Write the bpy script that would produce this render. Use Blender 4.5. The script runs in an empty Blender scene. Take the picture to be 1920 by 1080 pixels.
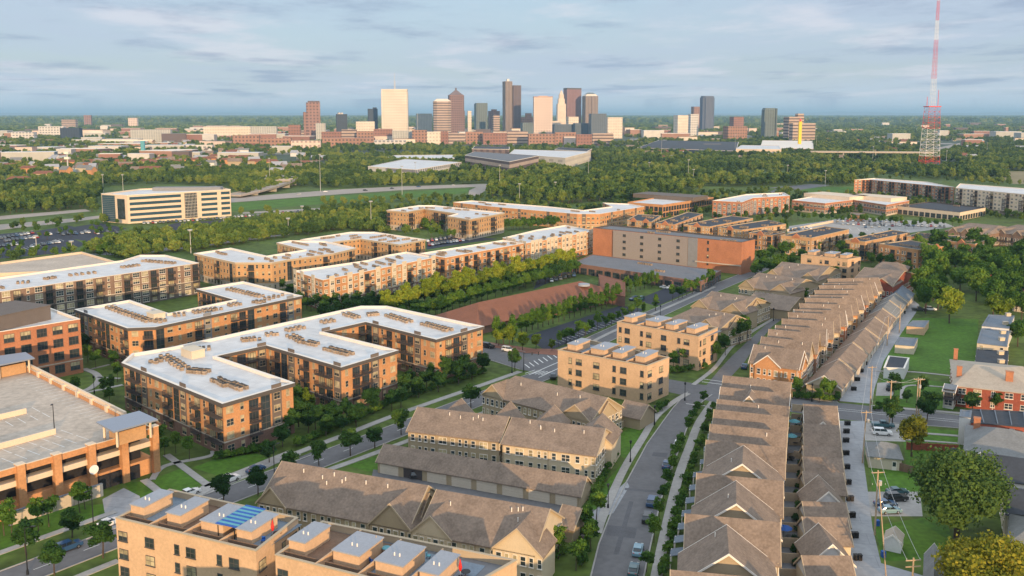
import bpy, math, random
import numpy as np
random.seed(7); RS = np.random.RandomState(11)
sc = bpy.context.scene
C = sc.collection
# ---------------------------------------------------------------- camera
HAZE = 6e-5; H = 80.0; F = 1700.0; CX = 960.0; CY = 430.0; HOR = 213.0
PIT = math.atan((CY-HOR)/F); cp, sp = math.cos(PIT), math.sin(PIT)
cd = bpy.data.cameras.new('camera'); cam = bpy.data.objects.new('camera', cd); C.objects.link(cam)
cam.location = (0, 0, H); cam.rotation_euler = (math.pi/2-PIT, 0, 0)
cd.sensor_width = 36; cd.sensor_fit = 'HORIZONTAL'; cd.lens = F/1920*36
cd.shift_x = 0; cd.shift_y = -(540-CY)/1920
cd.clip_start = 1; cd.clip_end = 250000
sc.camera = cam
# ---------------------------------------------------------------- sun, sky, exposure
SUN_AZ, SUN_EL = math.radians(164), math.radians(7.5)
sl = bpy.data.lights.new('sun', 'SUN'); so = bpy.data.objects.new('sun', sl); C.objects.link(so)
sl.energy = 3.9; sl.angle = math.radians(0.7); sl.color = (1.0, 0.66, 0.34)
so.rotation_euler = (math.pi/2-SUN_EL, 0, math.pi-SUN_AZ)
so.location = (0, 0, 300)
w = bpy.data.worlds.new('World'); sc.world = w; w.use_nodes = True
nt = w.node_tree; N = nt.nodes; Lk = nt.links; N.clear()
wo = N.new('ShaderNodeOutputWorld'); bg = N.new('ShaderNodeBackground'); bg.inputs[1].default_value = 0.15
sky = N.new('ShaderNodeTexSky'); sky.sky_type = 'NISHITA'; sky.sun_disc = False
sky.sun_elevation = SUN_EL; sky.sun_rotation = SUN_AZ; sky.altitude = 200
sky.air_density = 1.0; sky.dust_density = 1.2; sky.ozone_density = 2.5
def wn(t, **k):
    n = N.new(t)
    for a, b in k.items(): setattr(n, a, b)
    return n
tc = wn('ShaderNodeTexCoord'); sx = wn('ShaderNodeSeparateXYZ'); Lk.new(tc.outputs['Generated'], sx.inputs[0])
def mth(op, a, b=None, c=None, clamp=False):
    n = wn('ShaderNodeMath', operation=op); n.use_clamp = clamp
    for i, v in enumerate((a, b, c)):
        if v is None: continue
        if isinstance(v, (int, float)): n.inputs[i].default_value = v
        else: Lk.new(v, n.inputs[i])
    return n.outputs[0]
zc = mth('MAXIMUM', sx.outputs[2], 0.015)
den = mth('ADD', zc, 0.045)
u_, v_ = mth('DIVIDE', sx.outputs[0], den), mth('DIVIDE', sx.outputs[1], den)
cxyz = wn('ShaderNodeCombineXYZ'); Lk.new(u_, cxyz.inputs[0]); Lk.new(v_, cxyz.inputs[1])
def cloud(scale, loc, lo, hi, detail=5, sy=1.0, rough=.55):
    mp = wn('ShaderNodeMapping'); mp.inputs['Location'].default_value = loc; mp.inputs['Scale'].default_value = (1, sy, 1)
    Lk.new(cxyz.outputs[0], mp.inputs[0])
    nz = wn('ShaderNodeTexNoise'); nz.inputs['Scale'].default_value = scale; nz.inputs['Detail'].default_value = detail
    nz.inputs['Roughness'].default_value = rough
    Lk.new(mp.outputs[0], nz.inputs['Vector'])
    mr = wn('ShaderNodeMapRange'); mr.interpolation_type = 'SMOOTHSTEP'
    mr.inputs[1].default_value = lo; mr.inputs[2].default_value = hi
    Lk.new(nz.outputs[0], mr.inputs[0]); return mr.outputs[0]
def mixc(f, a, b):
    n = wn('ShaderNodeMix', data_type='RGBA')
    if isinstance(f, (int, float)): n.inputs[0].default_value = f
    else: Lk.new(f, n.inputs[0])
    for i, v in ((6, a), (7, b)):
        if isinstance(v, tuple): n.inputs[i].default_value = (*v, 1)
        else: Lk.new(v, n.inputs[i])
    return n.outputs[2]
veil = cloud(.34, (3.1, 1.7, 0), .30, .70, 4, .5)
puff = cloud(.72, (7.3, 2.2, 4), .50, .68, 7, .75, .62)
dark = cloud(.66, (1.9, 5.4, 9), .51, .68, 7, .75, .62)
k = 1/0.15
col = mixc(mth('MULTIPLY_ADD', veil, .30, .68), sky.outputs[0], (.395*k, .465*k, .57*k))
hg = wn('ShaderNodeMapRange'); hg.interpolation_type = 'SMOOTHSTEP'; hg.inputs[1].default_value = .055; hg.inputs[2].default_value = -.005; Lk.new(sx.outputs[2], hg.inputs[0])
col = mixc(mth('MULTIPLY', hg.outputs[0], .8), col, (.50*k, .585*k, .66*k))       # pale air along the horizon
col = mixc(mth('MULTIPLY', puff, .60), col, (.60*k, .60*k, .65*k))
col = mixc(mth('MULTIPLY', dark, .58), col, (.22*k, .28*k, .40*k))
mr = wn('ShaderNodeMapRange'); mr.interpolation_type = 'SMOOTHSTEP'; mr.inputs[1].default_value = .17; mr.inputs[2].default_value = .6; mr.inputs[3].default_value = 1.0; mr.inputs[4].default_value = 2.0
Lk.new(sx.outputs[2], mr.inputs[0]); vs_ = wn('ShaderNodeVectorMath', operation='SCALE'); Lk.new(col, vs_.inputs[0]); Lk.new(mr.outputs[0], vs_.inputs['Scale'])   # sky above the view brightened as added fill for the shaded ground
tn = wn('ShaderNodeMapRange'); tn.inputs[1].default_value = .17; tn.inputs[2].default_value = .5; Lk.new(sx.outputs[2], tn.inputs[0]); wt = wn('ShaderNodeVectorMath', operation='MULTIPLY'); Lk.new(vs_.outputs[0], wt.inputs[0]); Lk.new(mixc(tn.outputs[0], (1, 1, 1), (1.06, .98, .86)), wt.inputs[1])
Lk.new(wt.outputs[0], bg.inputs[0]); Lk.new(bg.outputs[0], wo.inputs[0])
sc.view_settings.view_transform = 'Standard'; sc.view_settings.look = 'None'
sc.view_settings.exposure = 0.44; sc.view_settings.gamma = 1
sc.cycles.max_bounces = 5; sc.cycles.diffuse_bounces = 3; sc.cycles.glossy_bounces = 2
sc.cycles.volume_bounces = 0; sc.cycles.transparent_max_bounces = 6; sc.cycles.transmission_bounces = 2
# ---------------------------------------------------------------- photogrammetry: a pixel of the plan to a point at height z
def G(px, py, z=0.0):
    r = (px-CX)/F; u = -(py-CY)/F
    dy, dz = cp+u*sp, -sp+u*cp
    t = (z-H)/dz
    return (r*t, dy*t)
def HT(x, y, ty):               # height over ground point (x,y) seen at row ty
    u = -(ty-CY)/F
    return H - y*(sp-u*cp)/(cp+u*sp)
def hpx(px, by, ty):
    g = G(px, by); return HT(g[0], g[1], ty)
def GY(px, Y, z=0.0):           # point at forward distance Y and column px
    dep = Y*cp+(H-z)*sp
    return ((px-CX)/F*dep, Y)
def gl(pts, z=0.0): return [G(a, b, z) for a, b in pts]
# ---------------------------------------------------------------- materials
MATS = {}
def M(name, col=None, rough=.85, var=.12, scale=.25, spec=.25, metal=0.0, fine=3.0, objrand=0.0, grid=None, emit=None, seam=None):
    if name in MATS: return MATS[name]
    m = bpy.data.materials.new(name); m.use_nodes = True; MATS[name] = m
    t = m.node_tree; n = t.nodes; l = t.links; b = n['Principled BSDF']
    b.inputs['Roughness'].default_value = rough; b.inputs['Metallic'].default_value = metal
    b.inputs['Specular IOR Level'].default_value = spec
    geo = n.new('ShaderNodeNewGeometry')
    a = n.new('ShaderNodeTexNoise'); a.inputs['Scale'].default_value = scale; a.inputs['Detail'].default_value = 4
    l.new(geo.outputs['Position'], a.inputs['Vector'])
    f = n.new('ShaderNodeTexNoise'); f.inputs['Scale'].default_value = fine; f.inputs['Detail'].default_value = 2
    l.new(geo.outputs['Position'], f.inputs['Vector'])
    ad = n.new('ShaderNodeMath'); ad.operation = 'ADD'; l.new(a.outputs[0], ad.inputs[0]); l.new(f.outputs[0], ad.inputs[1])
    mr = n.new('ShaderNodeMapRange'); mr.inputs[1].default_value = .65; mr.inputs[2].default_value = 1.35
    mr.inputs[3].default_value = 1-var; mr.inputs[4].default_value = 1+var; l.new(ad.outputs[0], mr.inputs[0])
    fac = mr.outputs[0]
    if objrand:
        oi = n.new('ShaderNodeObjectInfo'); m2 = n.new('ShaderNodeMapRange'); m2.inputs[3].default_value = 1-objrand; m2.inputs[4].default_value = 1+objrand
        l.new(oi.outputs['Random'], m2.inputs[0]); mm = n.new('ShaderNodeMath'); mm.operation = 'MULTIPLY'
        l.new(fac, mm.inputs[0]); l.new(m2.outputs[0], mm.inputs[1]); fac = mm.outputs[0]
    vs = n.new('ShaderNodeVectorMath'); vs.operation = 'SCALE'; vs.inputs[0].default_value = col; l.new(fac, vs.inputs['Scale'])
    out = vs.outputs[0]
    if seam:                     # welded seams of a roof membrane, joints of concrete
        per, ang_, dk = seam
        vr = n.new('ShaderNodeVectorRotate'); vr.rotation_type = 'Z_AXIS'; vr.inputs['Angle'].default_value = ang_; l.new(geo.outputs['Position'], vr.inputs['Vector'])
        bt = n.new('ShaderNodeTexBrick'); bt.inputs['Scale'].default_value = 1.0; bt.inputs['Brick Width'].default_value = per*3; bt.inputs['Row Height'].default_value = per; bt.inputs['Mortar Size'].default_value = .10; bt.inputs['Mortar Smooth'].default_value = .3
        bt.inputs['Color1'].default_value = (1, 1, 1, 1); bt.inputs['Color2'].default_value = (.93, .93, .94, 1); bt.inputs['Mortar'].default_value = (dk, dk, dk, 1); l.new(vr.outputs[0], bt.inputs['Vector'])
        vm = n.new('ShaderNodeVectorMath'); vm.operation = 'MULTIPLY'; l.new(out, vm.inputs[0]); l.new(bt.outputs['Color'], vm.inputs[1]); out = vm.outputs[0]
    if grid:                     # (dark colour, z period, z fraction, x period, x fraction) windows of far towers, in object space
        dc, zp, zf, xp, xf = grid
        tcn = n.new('ShaderNodeTexCoord'); s = n.new('ShaderNodeSeparateXYZ'); l.new(tcn.outputs['Object'], s.inputs[0])
        def fr(src, p, fr_):
            q = n.new('ShaderNodeMath'); q.operation = 'DIVIDE'; l.new(src, q.inputs[0]); q.inputs[1].default_value = p
            r = n.new('ShaderNodeMath'); r.operation = 'FRACT'; l.new(q.outputs[0], r.inputs[0])
            g = n.new('ShaderNodeMath'); g.operation = 'LESS_THAN'; l.new(r.outputs[0], g.inputs[0]); g.inputs[1].default_value = fr_; return g.outputs[0]
        xx = n.new('ShaderNodeMath'); xx.operation = 'ADD'; l.new(s.outputs[0], xx.inputs[0]); l.new(s.outputs[1], xx.inputs[1])
        g1 = fr(s.outputs[2], zp, zf); g2 = fr(xx.outputs[0], xp, xf)
        mm = n.new('ShaderNodeMath'); mm.operation = 'MULTIPLY'; l.new(g1, mm.inputs[0]); l.new(g2, mm.inputs[1])
        sn = n.new('ShaderNodeSeparateXYZ'); l.new(geo.outputs['Normal'], sn.inputs[0])
        lt = n.new('ShaderNodeMath'); lt.operation = 'LESS_THAN'; l.new(sn.outputs[2], lt.inputs[0]); lt.inputs[1].default_value = .5
        m3 = n.new('ShaderNodeMath'); m3.operation = 'MULTIPLY'; l.new(mm.outputs[0], m3.inputs[0]); l.new(lt.outputs[0], m3.inputs[1])
        mx = n.new('ShaderNodeMix'); mx.data_type = 'RGBA'; l.new(m3.outputs[0], mx.inputs[0]); l.new(out, mx.inputs[6]); mx.inputs[7].default_value = (*dc, 1)
        out = mx.outputs[2]
    l.new(out, b.inputs['Base Color'])
    if emit: b.inputs['Emission Color'].default_value = (*emit[0], 1); b.inputs['Emission Strength'].default_value = emit[1]
    return m
def leafmat(name, c1, c2, c3=None):
    m = bpy.data.materials.new(name); m.use_nodes = True; MATS[name] = m
    t = m.node_tree; n = t.nodes; l = t.links; b = n['Principled BSDF']; b.inputs['Roughness'].default_value = .75; b.inputs['Specular IOR Level'].default_value = .15
    oi = n.new('ShaderNodeObjectInfo'); geo = n.new('ShaderNodeNewGeometry')
    a = n.new('ShaderNodeTexNoise'); a.inputs['Scale'].default_value = .55; a.inputs['Detail'].default_value = 3; l.new(geo.outputs['Position'], a.inputs['Vector'])
    s = n.new('ShaderNodeMath'); s.operation = 'MULTIPLY_ADD'; l.new(a.outputs[0], s.inputs[0]); s.inputs[1].default_value = 1.5; s.inputs[2].default_value = -.60
    s2 = n.new('ShaderNodeMath'); s2.operation = 'MULTIPLY_ADD'; l.new(oi.outputs['Random'], s2.inputs[0]); s2.inputs[1].default_value = .7; l.new(s.outputs[0], s2.inputs[2])
    if name == 'leaf_wild':          # stands of lighter and darker species
        a2 = n.new('ShaderNodeTexNoise'); a2.inputs['Scale'].default_value = .012; a2.inputs['Detail'].default_value = 3; l.new(geo.outputs['Position'], a2.inputs['Vector'])
        s3 = n.new('ShaderNodeMath'); s3.operation = 'MULTIPLY_ADD'; l.new(a2.outputs[0], s3.inputs[0]); s3.inputs[1].default_value = 2.6; s3.inputs[2].default_value = -1.35
        s4 = n.new('ShaderNodeMath'); s4.operation = 'ADD'; l.new(s2.outputs[0], s4.inputs[0]); l.new(s3.outputs[0], s4.inputs[1]); s2 = s4
    rp = n.new('ShaderNodeValToRGB'); rp.color_ramp.elements[0].color = (*c1, 1); rp.color_ramp.elements[1].color = (*(c3 or c2), 1)
    rp.color_ramp.elements[1].position = 1.0
    e = rp.color_ramp.elements.new(.55); e.color = (*c2, 1)
    l.new(s2.outputs[0], rp.inputs[0]); l.new(rp.outputs[0], b.inputs['Base Color'])
    tr = n.new('ShaderNodeBsdfTranslucent'); l.new(rp.outputs[0], tr.inputs[0])
    mx = n.new('ShaderNodeMixShader'); mx.inputs[0].default_value = .22
    out = n['Material Output']; l.new(b.outputs[0], mx.inputs[1]); l.new(tr.outputs[0], mx.inputs[2]); l.new(mx.outputs[0], out.inputs[0])
    return m
# ---------------------------------------------------------------- mesh helpers
class MB:
    def __init__(s): s.v = []; s.f = []; s.m = []
    def add(s, vs, fs, m=0):
        o = len(s.v); s.v += vs
        for f in fs: s.f.append([i+o for i in f]); s.m.append(m)
    def quad(s, a, b, c, d, m=0): s.add([a, b, c, d], [(0, 1, 2, 3)], m)
    def box(s, c, d, m=0, a=0.0, bottom=True):        # centre-bottom c, size d, yaw a
        ca, sa = math.cos(a), math.sin(a); hx, hy = d[0]/2, d[1]/2; vs = []
        for z in (c[2], c[2]+d[2]):
            for x, y in ((-hx, -hy), (hx, -hy), (hx, hy), (-hx, hy)):
                vs.append((c[0]+x*ca-y*sa, c[1]+x*sa+y*ca, z))
        fs = [(4, 5, 6, 7), (0, 1, 5, 4), (1, 2, 6, 5), (2, 3, 7, 6), (3, 0, 4, 7)]
        if bottom: fs.append((3, 2, 1, 0))
        s.add(vs, fs, m)
    def prism(s, poly, z0, z1, m=0, top=True, mt=None):
        n = len(poly); vs = [(x, y, z0) for x, y in poly]+[(x, y, z1) for x, y in poly]
        s.add(vs, [(i, (i+1) % n, n+(i+1) % n, n+i) for i in range(n)], m)
        if top: s.add([(x, y, z1) for x, y in poly], [tuple(range(n))], m if mt is None else mt)
    def ring(s, pa, pb, z, m=0):
        n = len(pa); s.add([(x, y, z) for x, y in pa]+[(x, y, z) for x, y in pb], [(i, (i+1) % n, n+(i+1) % n, n+i) for i in range(n)], m)
    def slab(s, q, th, m=0):                            # thick sheet under the 3d polygon q
        n = len(q); vs = list(q)+[(x, y, z-th) for x, y, z in q]
        fs = [tuple(range(n)), tuple(range(2*n-1, n-1, -1))]+[(i, (i+1) % n, n+(i+1) % n, n+i) for i in range(n)]
        s.add(vs, fs, m)
    def tube(s, p, q, r0, r1, n=6, m=0, caps=True):
        p = np.array(p, float); q = np.array(q, float); d = q-p; L = np.linalg.norm(d) or 1; d /= L
        a = np.cross(d, (0, 0, 1) if abs(d[2]) < .9 else (1, 0, 0)); a /= np.linalg.norm(a); b = np.cross(d, a); vs = []
        for c, r in ((p, r0), (q, r1)):
            for i in range(n):
                t = 2*math.pi*i/n; vs.append(tuple(c+r*(math.cos(t)*a+math.sin(t)*b)))
        fs = [(i, (i+1) % n, n+(i+1) % n, n+i) for i in range(n)]
        if caps: fs += [tuple(range(n-1, -1, -1)), tuple(range(n, 2*n))]
        s.add(vs, fs, m)
    def merge(s, mb, loc=(0, 0, 0), a=0.0):
        ca, sa = math.cos(a), math.sin(a); o = len(s.v)
        s.v += [(loc[0]+x*ca-y*sa, loc[1]+x*sa+y*ca, loc[2]+z) for x, y, z in mb.v]
        s.f += [[i+o for i in f] for f in mb.f]; s.m += mb.m
    def mesh(s, name, mats, org=(0, 0, 0), smooth=False):
        me = bpy.data.meshes.new(name)
        v = s.v if org == (0, 0, 0) else [(x-org[0], y-org[1], z-org[2]) for x, y, z in s.v]
        me.from_pydata(v, [], s.f)
        for m in mats: me.materials.append(m)
        if len(mats) > 1: me.polygons.foreach_set('material_index', s.m)
        if smooth: me.polygons.foreach_set('use_smooth', [True]*len(s.f))
        me.update(); return me
    def build(s, name, mats, parent=None, org=(0, 0, 0), smooth=False):
        if not s.f: return None
        if not isinstance(mats, (list, tuple)): mats = [mats]
        return link(name, s.mesh(name, mats, org, smooth), parent)
def link(name, me, parent=None, loc=(0, 0, 0), a=0.0):
    o = bpy.data.objects.new(name, me); C.objects.link(o); o.location = loc; o.rotation_euler = (0, 0, a)
    if parent: o.parent = parent
    return o
def tag(o, label=None, cat=None, group=None, kind=None):
    if label: o['label'] = label
    if cat: o['category'] = cat
    if group: o['group'] = group
    if kind: o['kind'] = kind
    return o
def root(name, label, cat, loc, group=None, a=0.0):
    o = bpy.data.objects.new(name, None); o.empty_display_size = .5; C.objects.link(o); o.location = loc; o.rotation_euler = (0, 0, a)
    return tag(o, label, cat, group)
def dup(r, loc, a=0.0, label=None, group=None, s=1.0):
    c = r.copy(); C.objects.link(c); c.location = loc; c.rotation_euler = (0, 0, a); c.scale = (s, s, s)
    if label: c['label'] = label
    if group: c['group'] = group
    for ch in KIDS.get(r.name, []):
        d = ch.copy(); C.objects.link(d); d.parent = c
        for g in KIDS.get(ch.name, []):
            e = g.copy(); C.objects.link(e); e.parent = d
    return c
KIDS = {}
def kids(r, ch): KIDS[r.name] = [c for c in ch if c]
def area(p): return sum(p[i][0]*p[(i+1) % len(p)][1]-p[(i+1) % len(p)][0]*p[i][1] for i in range(len(p)))/2
def ccw(p): return list(p) if area(p) > 0 else list(p)[::-1]
def inset(p, d):                                          # p ccw, d>0 inwards
    n = len(p); out = []
    for i in range(n):
        a, b, c = p[i-1], p[i], p[(i+1) % n]
        u = (b[0]-a[0], b[1]-a[1]); v = (c[0]-b[0], c[1]-b[1]); lu = math.hypot(*u) or 1; lv = math.hypot(*v) or 1
        n1 = (-u[1]/lu, u[0]/lu); n2 = (-v[1]/lv, v[0]/lv); k = 1+n1[0]*n2[0]+n1[1]*n2[1]; k = max(k, .35)
        out.append((b[0]+d*(n1[0]+n2[0])/k, b[1]+d*(n1[1]+n2[1])/k))
    return out
EXCL = []                                                 # footprints where no wild tree may stand
def inside(x, y, poly):
    c = np.zeros(x.shape, bool); n = len(poly)
    for i in range(n):
        x1, y1 = poly[i]; x2, y2 = poly[(i+1) % n]
        if y1 == y2: continue
        k = ((y1 > y) != (y2 > y)) & (x < (x2-x1)*(y-y1)/(y2-y1)+x1); c ^= k
    return c
ORD = ['first', 'second', 'third', 'fourth', 'fifth', 'sixth', 'seventh', 'eighth', 'ninth', 'tenth', 'eleventh', 'twelfth', 'thirteenth', 'fourteenth', 'fifteenth', 'sixteenth', 'seventeenth', 'eighteenth', 'nineteenth', 'twentieth']
def ordn(i):
    if i < 20: return ORD[i]
    t = ['twenty', 'thirty', 'forty', 'fifty', 'sixty', 'seventy', 'eighty', 'ninety']
    k = i+1; a, b = divmod(k, 10)
    return (t[a-2]+'-'+ORD[b-1]) if b else t[a-2][:-1]+'ieth'
# ---------------------------------------------------------------- palette
M('grass', (.080, .122, .022), var=.55, scale=.04, fine=.35)
M('verge', (.068, .152, .014), var=.38, scale=.09, fine=.8)
M('farland', (.060, .085, .050), var=.5, scale=.006, fine=.03)
M('dryfield', (.26, .21, .11), var=.25, scale=.02)
M('asphalt', (.150, .148, .155), var=.16, scale=.10, fine=.7)
M('asphalt_patch', (.115, .115, .125), var=.2, scale=.3)
M('asphalt_dark', (.040, .045, .062), var=.22, scale=.08, fine=1.2)
M('concrete', (.36, .345, .33), var=.16, scale=.12, fine=1.1)
M('concrete_alley', (.33, .34, .36), var=.16, scale=.14, fine=.8, seam=(4.5, .2, .80))
M('concrete_deck', (.47, .40, .33), var=.24, scale=.10, fine=.9)
M('highway', (.36, .31, .27), var=.12, scale=.02, fine=.3)
M('paint', (.75, .75, .73), var=.12, fine=4)
M('mulch', (.10, .055, .035), var=.3, scale=1)
M('brickpave', (.28, .13, .09), var=.2, scale=.5)
M('brick_orange', (.52, .265, .125), var=.20, scale=.22, fine=2.2)
M('brick_red', (.43, .185, .10), var=.18, scale=.22, fine=2.2)
M('brick_dark', (.23, .135, .105), var=.20, scale=.22, fine=2.2)
M('brick_ochre', (.50, .30, .155), var=.18, scale=.2, fine=2.2)
M('brick_brown', (.245, .165, .125), var=.18, scale=.2, fine=2.2)
M('brick_tan', (.60, .41, .26), var=.12, scale=.25, fine=2.0)
M('brick_old', (.30, .085, .055), var=.22, scale=.3, fine=2.5)
M('stone', (.52, .45, .37), var=.12, scale=.4)
M('grey_block', (.30, .265, .25), var=.07, scale=.1, fine=1.5)
M('panel_dark', (.155, .13, .115), var=.10, scale=.4)
M('panel_grey', (.24, .245, .26), var=.10, scale=.4)
M('siding_tan', (.40, .32, .215), var=.08, scale=.4, fine=4)
M('siding_cream', (.60, .50, .36), var=.08, scale=.4, fine=4)
M('siding_white', (.66, .66, .66), var=.06, scale=.4)
M('stucco_cream', (.62, .54, .42), var=.08, scale=.4)
M('cream_conc', (.68, .56, .43), var=.08, scale=.3)
M('trim_white', (.78, .73, .66), var=.05)
M('trim_dark', (.10, .09, .085), var=.1)
M('trim_tan', (.46, .37, .26), var=.05)
M('membrane', (.64, .635, .63), rough=.55, var=.14, scale=.06, fine=.35, spec=.4, seam=(3.0, .55, .86))
M('coping', (.80, .72, .63), var=.05)
M('roof_pale', (.33, .35, .39), var=.1, scale=.2)
M('roof_grey', (.17, .175, .19), var=.12, scale=.15, fine=1)
M('roof_black', (.055, .062, .075), var=.2, scale=.2, fine=1.5)
M('roof_blue', (.16, .19, .23), var=.15, scale=.2, fine=1.5)
M('shingle', (.225, .172, .135), var=.30, scale=.35, fine=2.2)
M('shingle_red', (.21, .092, .058), var=.14, scale=.25, fine=1.6)
M('shingle_grey', (.20, .205, .205), var=.18, scale=.4, fine=2.2)
M('shingle_pale', (.42, .36, .29), var=.16, scale=.3, fine=2)
M('metal_roof', (.24, .27, .33), rough=.4, var=.05, spec=.5)
M('glass', (.035, .048, .058), rough=.08, var=.5, scale=.35, fine=.5, spec=.8)
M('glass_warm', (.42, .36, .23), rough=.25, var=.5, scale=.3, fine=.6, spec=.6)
M('glass_blue', (.04, .085, .12), rough=.08, var=.25, scale=.1, spec=.9)
M('dark_void', (.025, .025, .03), var=.3)  # near-black colour standing for the shade inside openings
M('balc_metal', (.075, .065, .065), rough=.6, var=.1)
M('ac_tan', (.33, .255, .19), var=.2, scale=2, objrand=.25)
M('ac_top', (.06, .06, .06))
M('deck_blue', (.20, .25, .31), var=.15, scale=.6)
M('deck_wood', (.20, .13, .09), var=.2, scale=.8)
M('fence_tan', (.44, .34, .24), var=.12, scale=1)
M('garage_door', (.60, .53, .44), var=.05, scale=.5)
M('wood_pole', (.45, .33, .22), var=.2, scale=.6)
M('bark', (.085, .062, .045), var=.3, scale=1.5)
M('black_metal', (.02, .022, .026), rough=.45)
M('steel', (.5, .5, .5), rough=.5, metal=.3)
M('tyre', (.015, .015, .016))
M('chrome', (.5, .5, .5), rough=.3, metal=.9)
M('white', (.8, .8, .79), rough=.4)
M('red', (.62, .03, .025), rough=.5)
M('blue', (.02, .10, .38), rough=.5)
M('teal', (.12, .36, .42), rough=.6)
M('yellow', (.75, .50, .02), rough=.5)
M('mast_red', (.70, .06, .05), rough=.5)
M('bin', (.018, .016, .016), rough=.5)
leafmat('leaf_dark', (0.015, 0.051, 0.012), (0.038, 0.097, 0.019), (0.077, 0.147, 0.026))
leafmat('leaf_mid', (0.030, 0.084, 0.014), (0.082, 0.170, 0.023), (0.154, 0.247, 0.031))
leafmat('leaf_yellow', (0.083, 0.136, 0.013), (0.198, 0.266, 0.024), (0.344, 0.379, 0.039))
leafmat('leaf_wild', (0.043, 0.090, 0.025), (0.121, 0.194, 0.036), (0.240, 0.286, 0.055))
leafmat('leaf_gold', (0.087, 0.105, 0.013), (0.222, 0.228, 0.022), (0.394, 0.321, 0.033))
# ---------------------------------------------------------------- ground sheets
def sheet(name, pts, z, mat, kind='structure', excl=True, thick=0.0, label=None):
    pts = ccw(pts); mb = MB()
    if thick: mb.prism(pts, z-thick, z)
    else: mb.add([(x, y, z) for x, y in pts], [tuple(range(len(pts)))])
    o = mb.build(name, MATS[mat]); o['kind'] = kind
    if excl: EXCL.append(pts)
    return o
def ribbon(pl, w, z, th=0.0, mb=None):                      # band of width w along polyline pl
    mb = mb or MB(); n = len(pl); L = []; R = []
    for i in range(n):
        a = pl[max(i-1, 0)]; b = pl[min(i+1, n-1)]; dx, dy = b[0]-a[0], b[1]-a[1]; l = math.hypot(dx, dy) or 1
        nx, ny = -dy/l*w/2, dx/l*w/2; L.append((pl[i][0]+nx, pl[i][1]+ny)); R.append((pl[i][0]-nx, pl[i][1]-ny))
    for i in range(n-1):
        q = [(*R[i], z), (*R[i+1], z), (*L[i+1], z), (*L[i], z)]
        if th: mb.slab(q, th)
        else: mb.add(q, [(0, 1, 2, 3)])
    return mb, L+R[::-1]
def smooth(pl, n=6):                                          # Catmull-Rom
    out = []; P = [pl[0]]+list(pl)+[pl[-1]]
    for i in range(1, len(P)-2):
        for k in range(n):
            t = k/n; out.append(tuple(.5*((2*P[i][j])+(-P[i-1][j]+P[i+1][j])*t+(2*P[i-1][j]-5*P[i][j]+4*P[i+1][j]-P[i+2][j])*t*t+(-P[i-1][j]+3*P[i][j]-3*P[i+1][j]+P[i+2][j])*t**3) for j in (0, 1)))
    return out+[pl[-1]]
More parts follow.
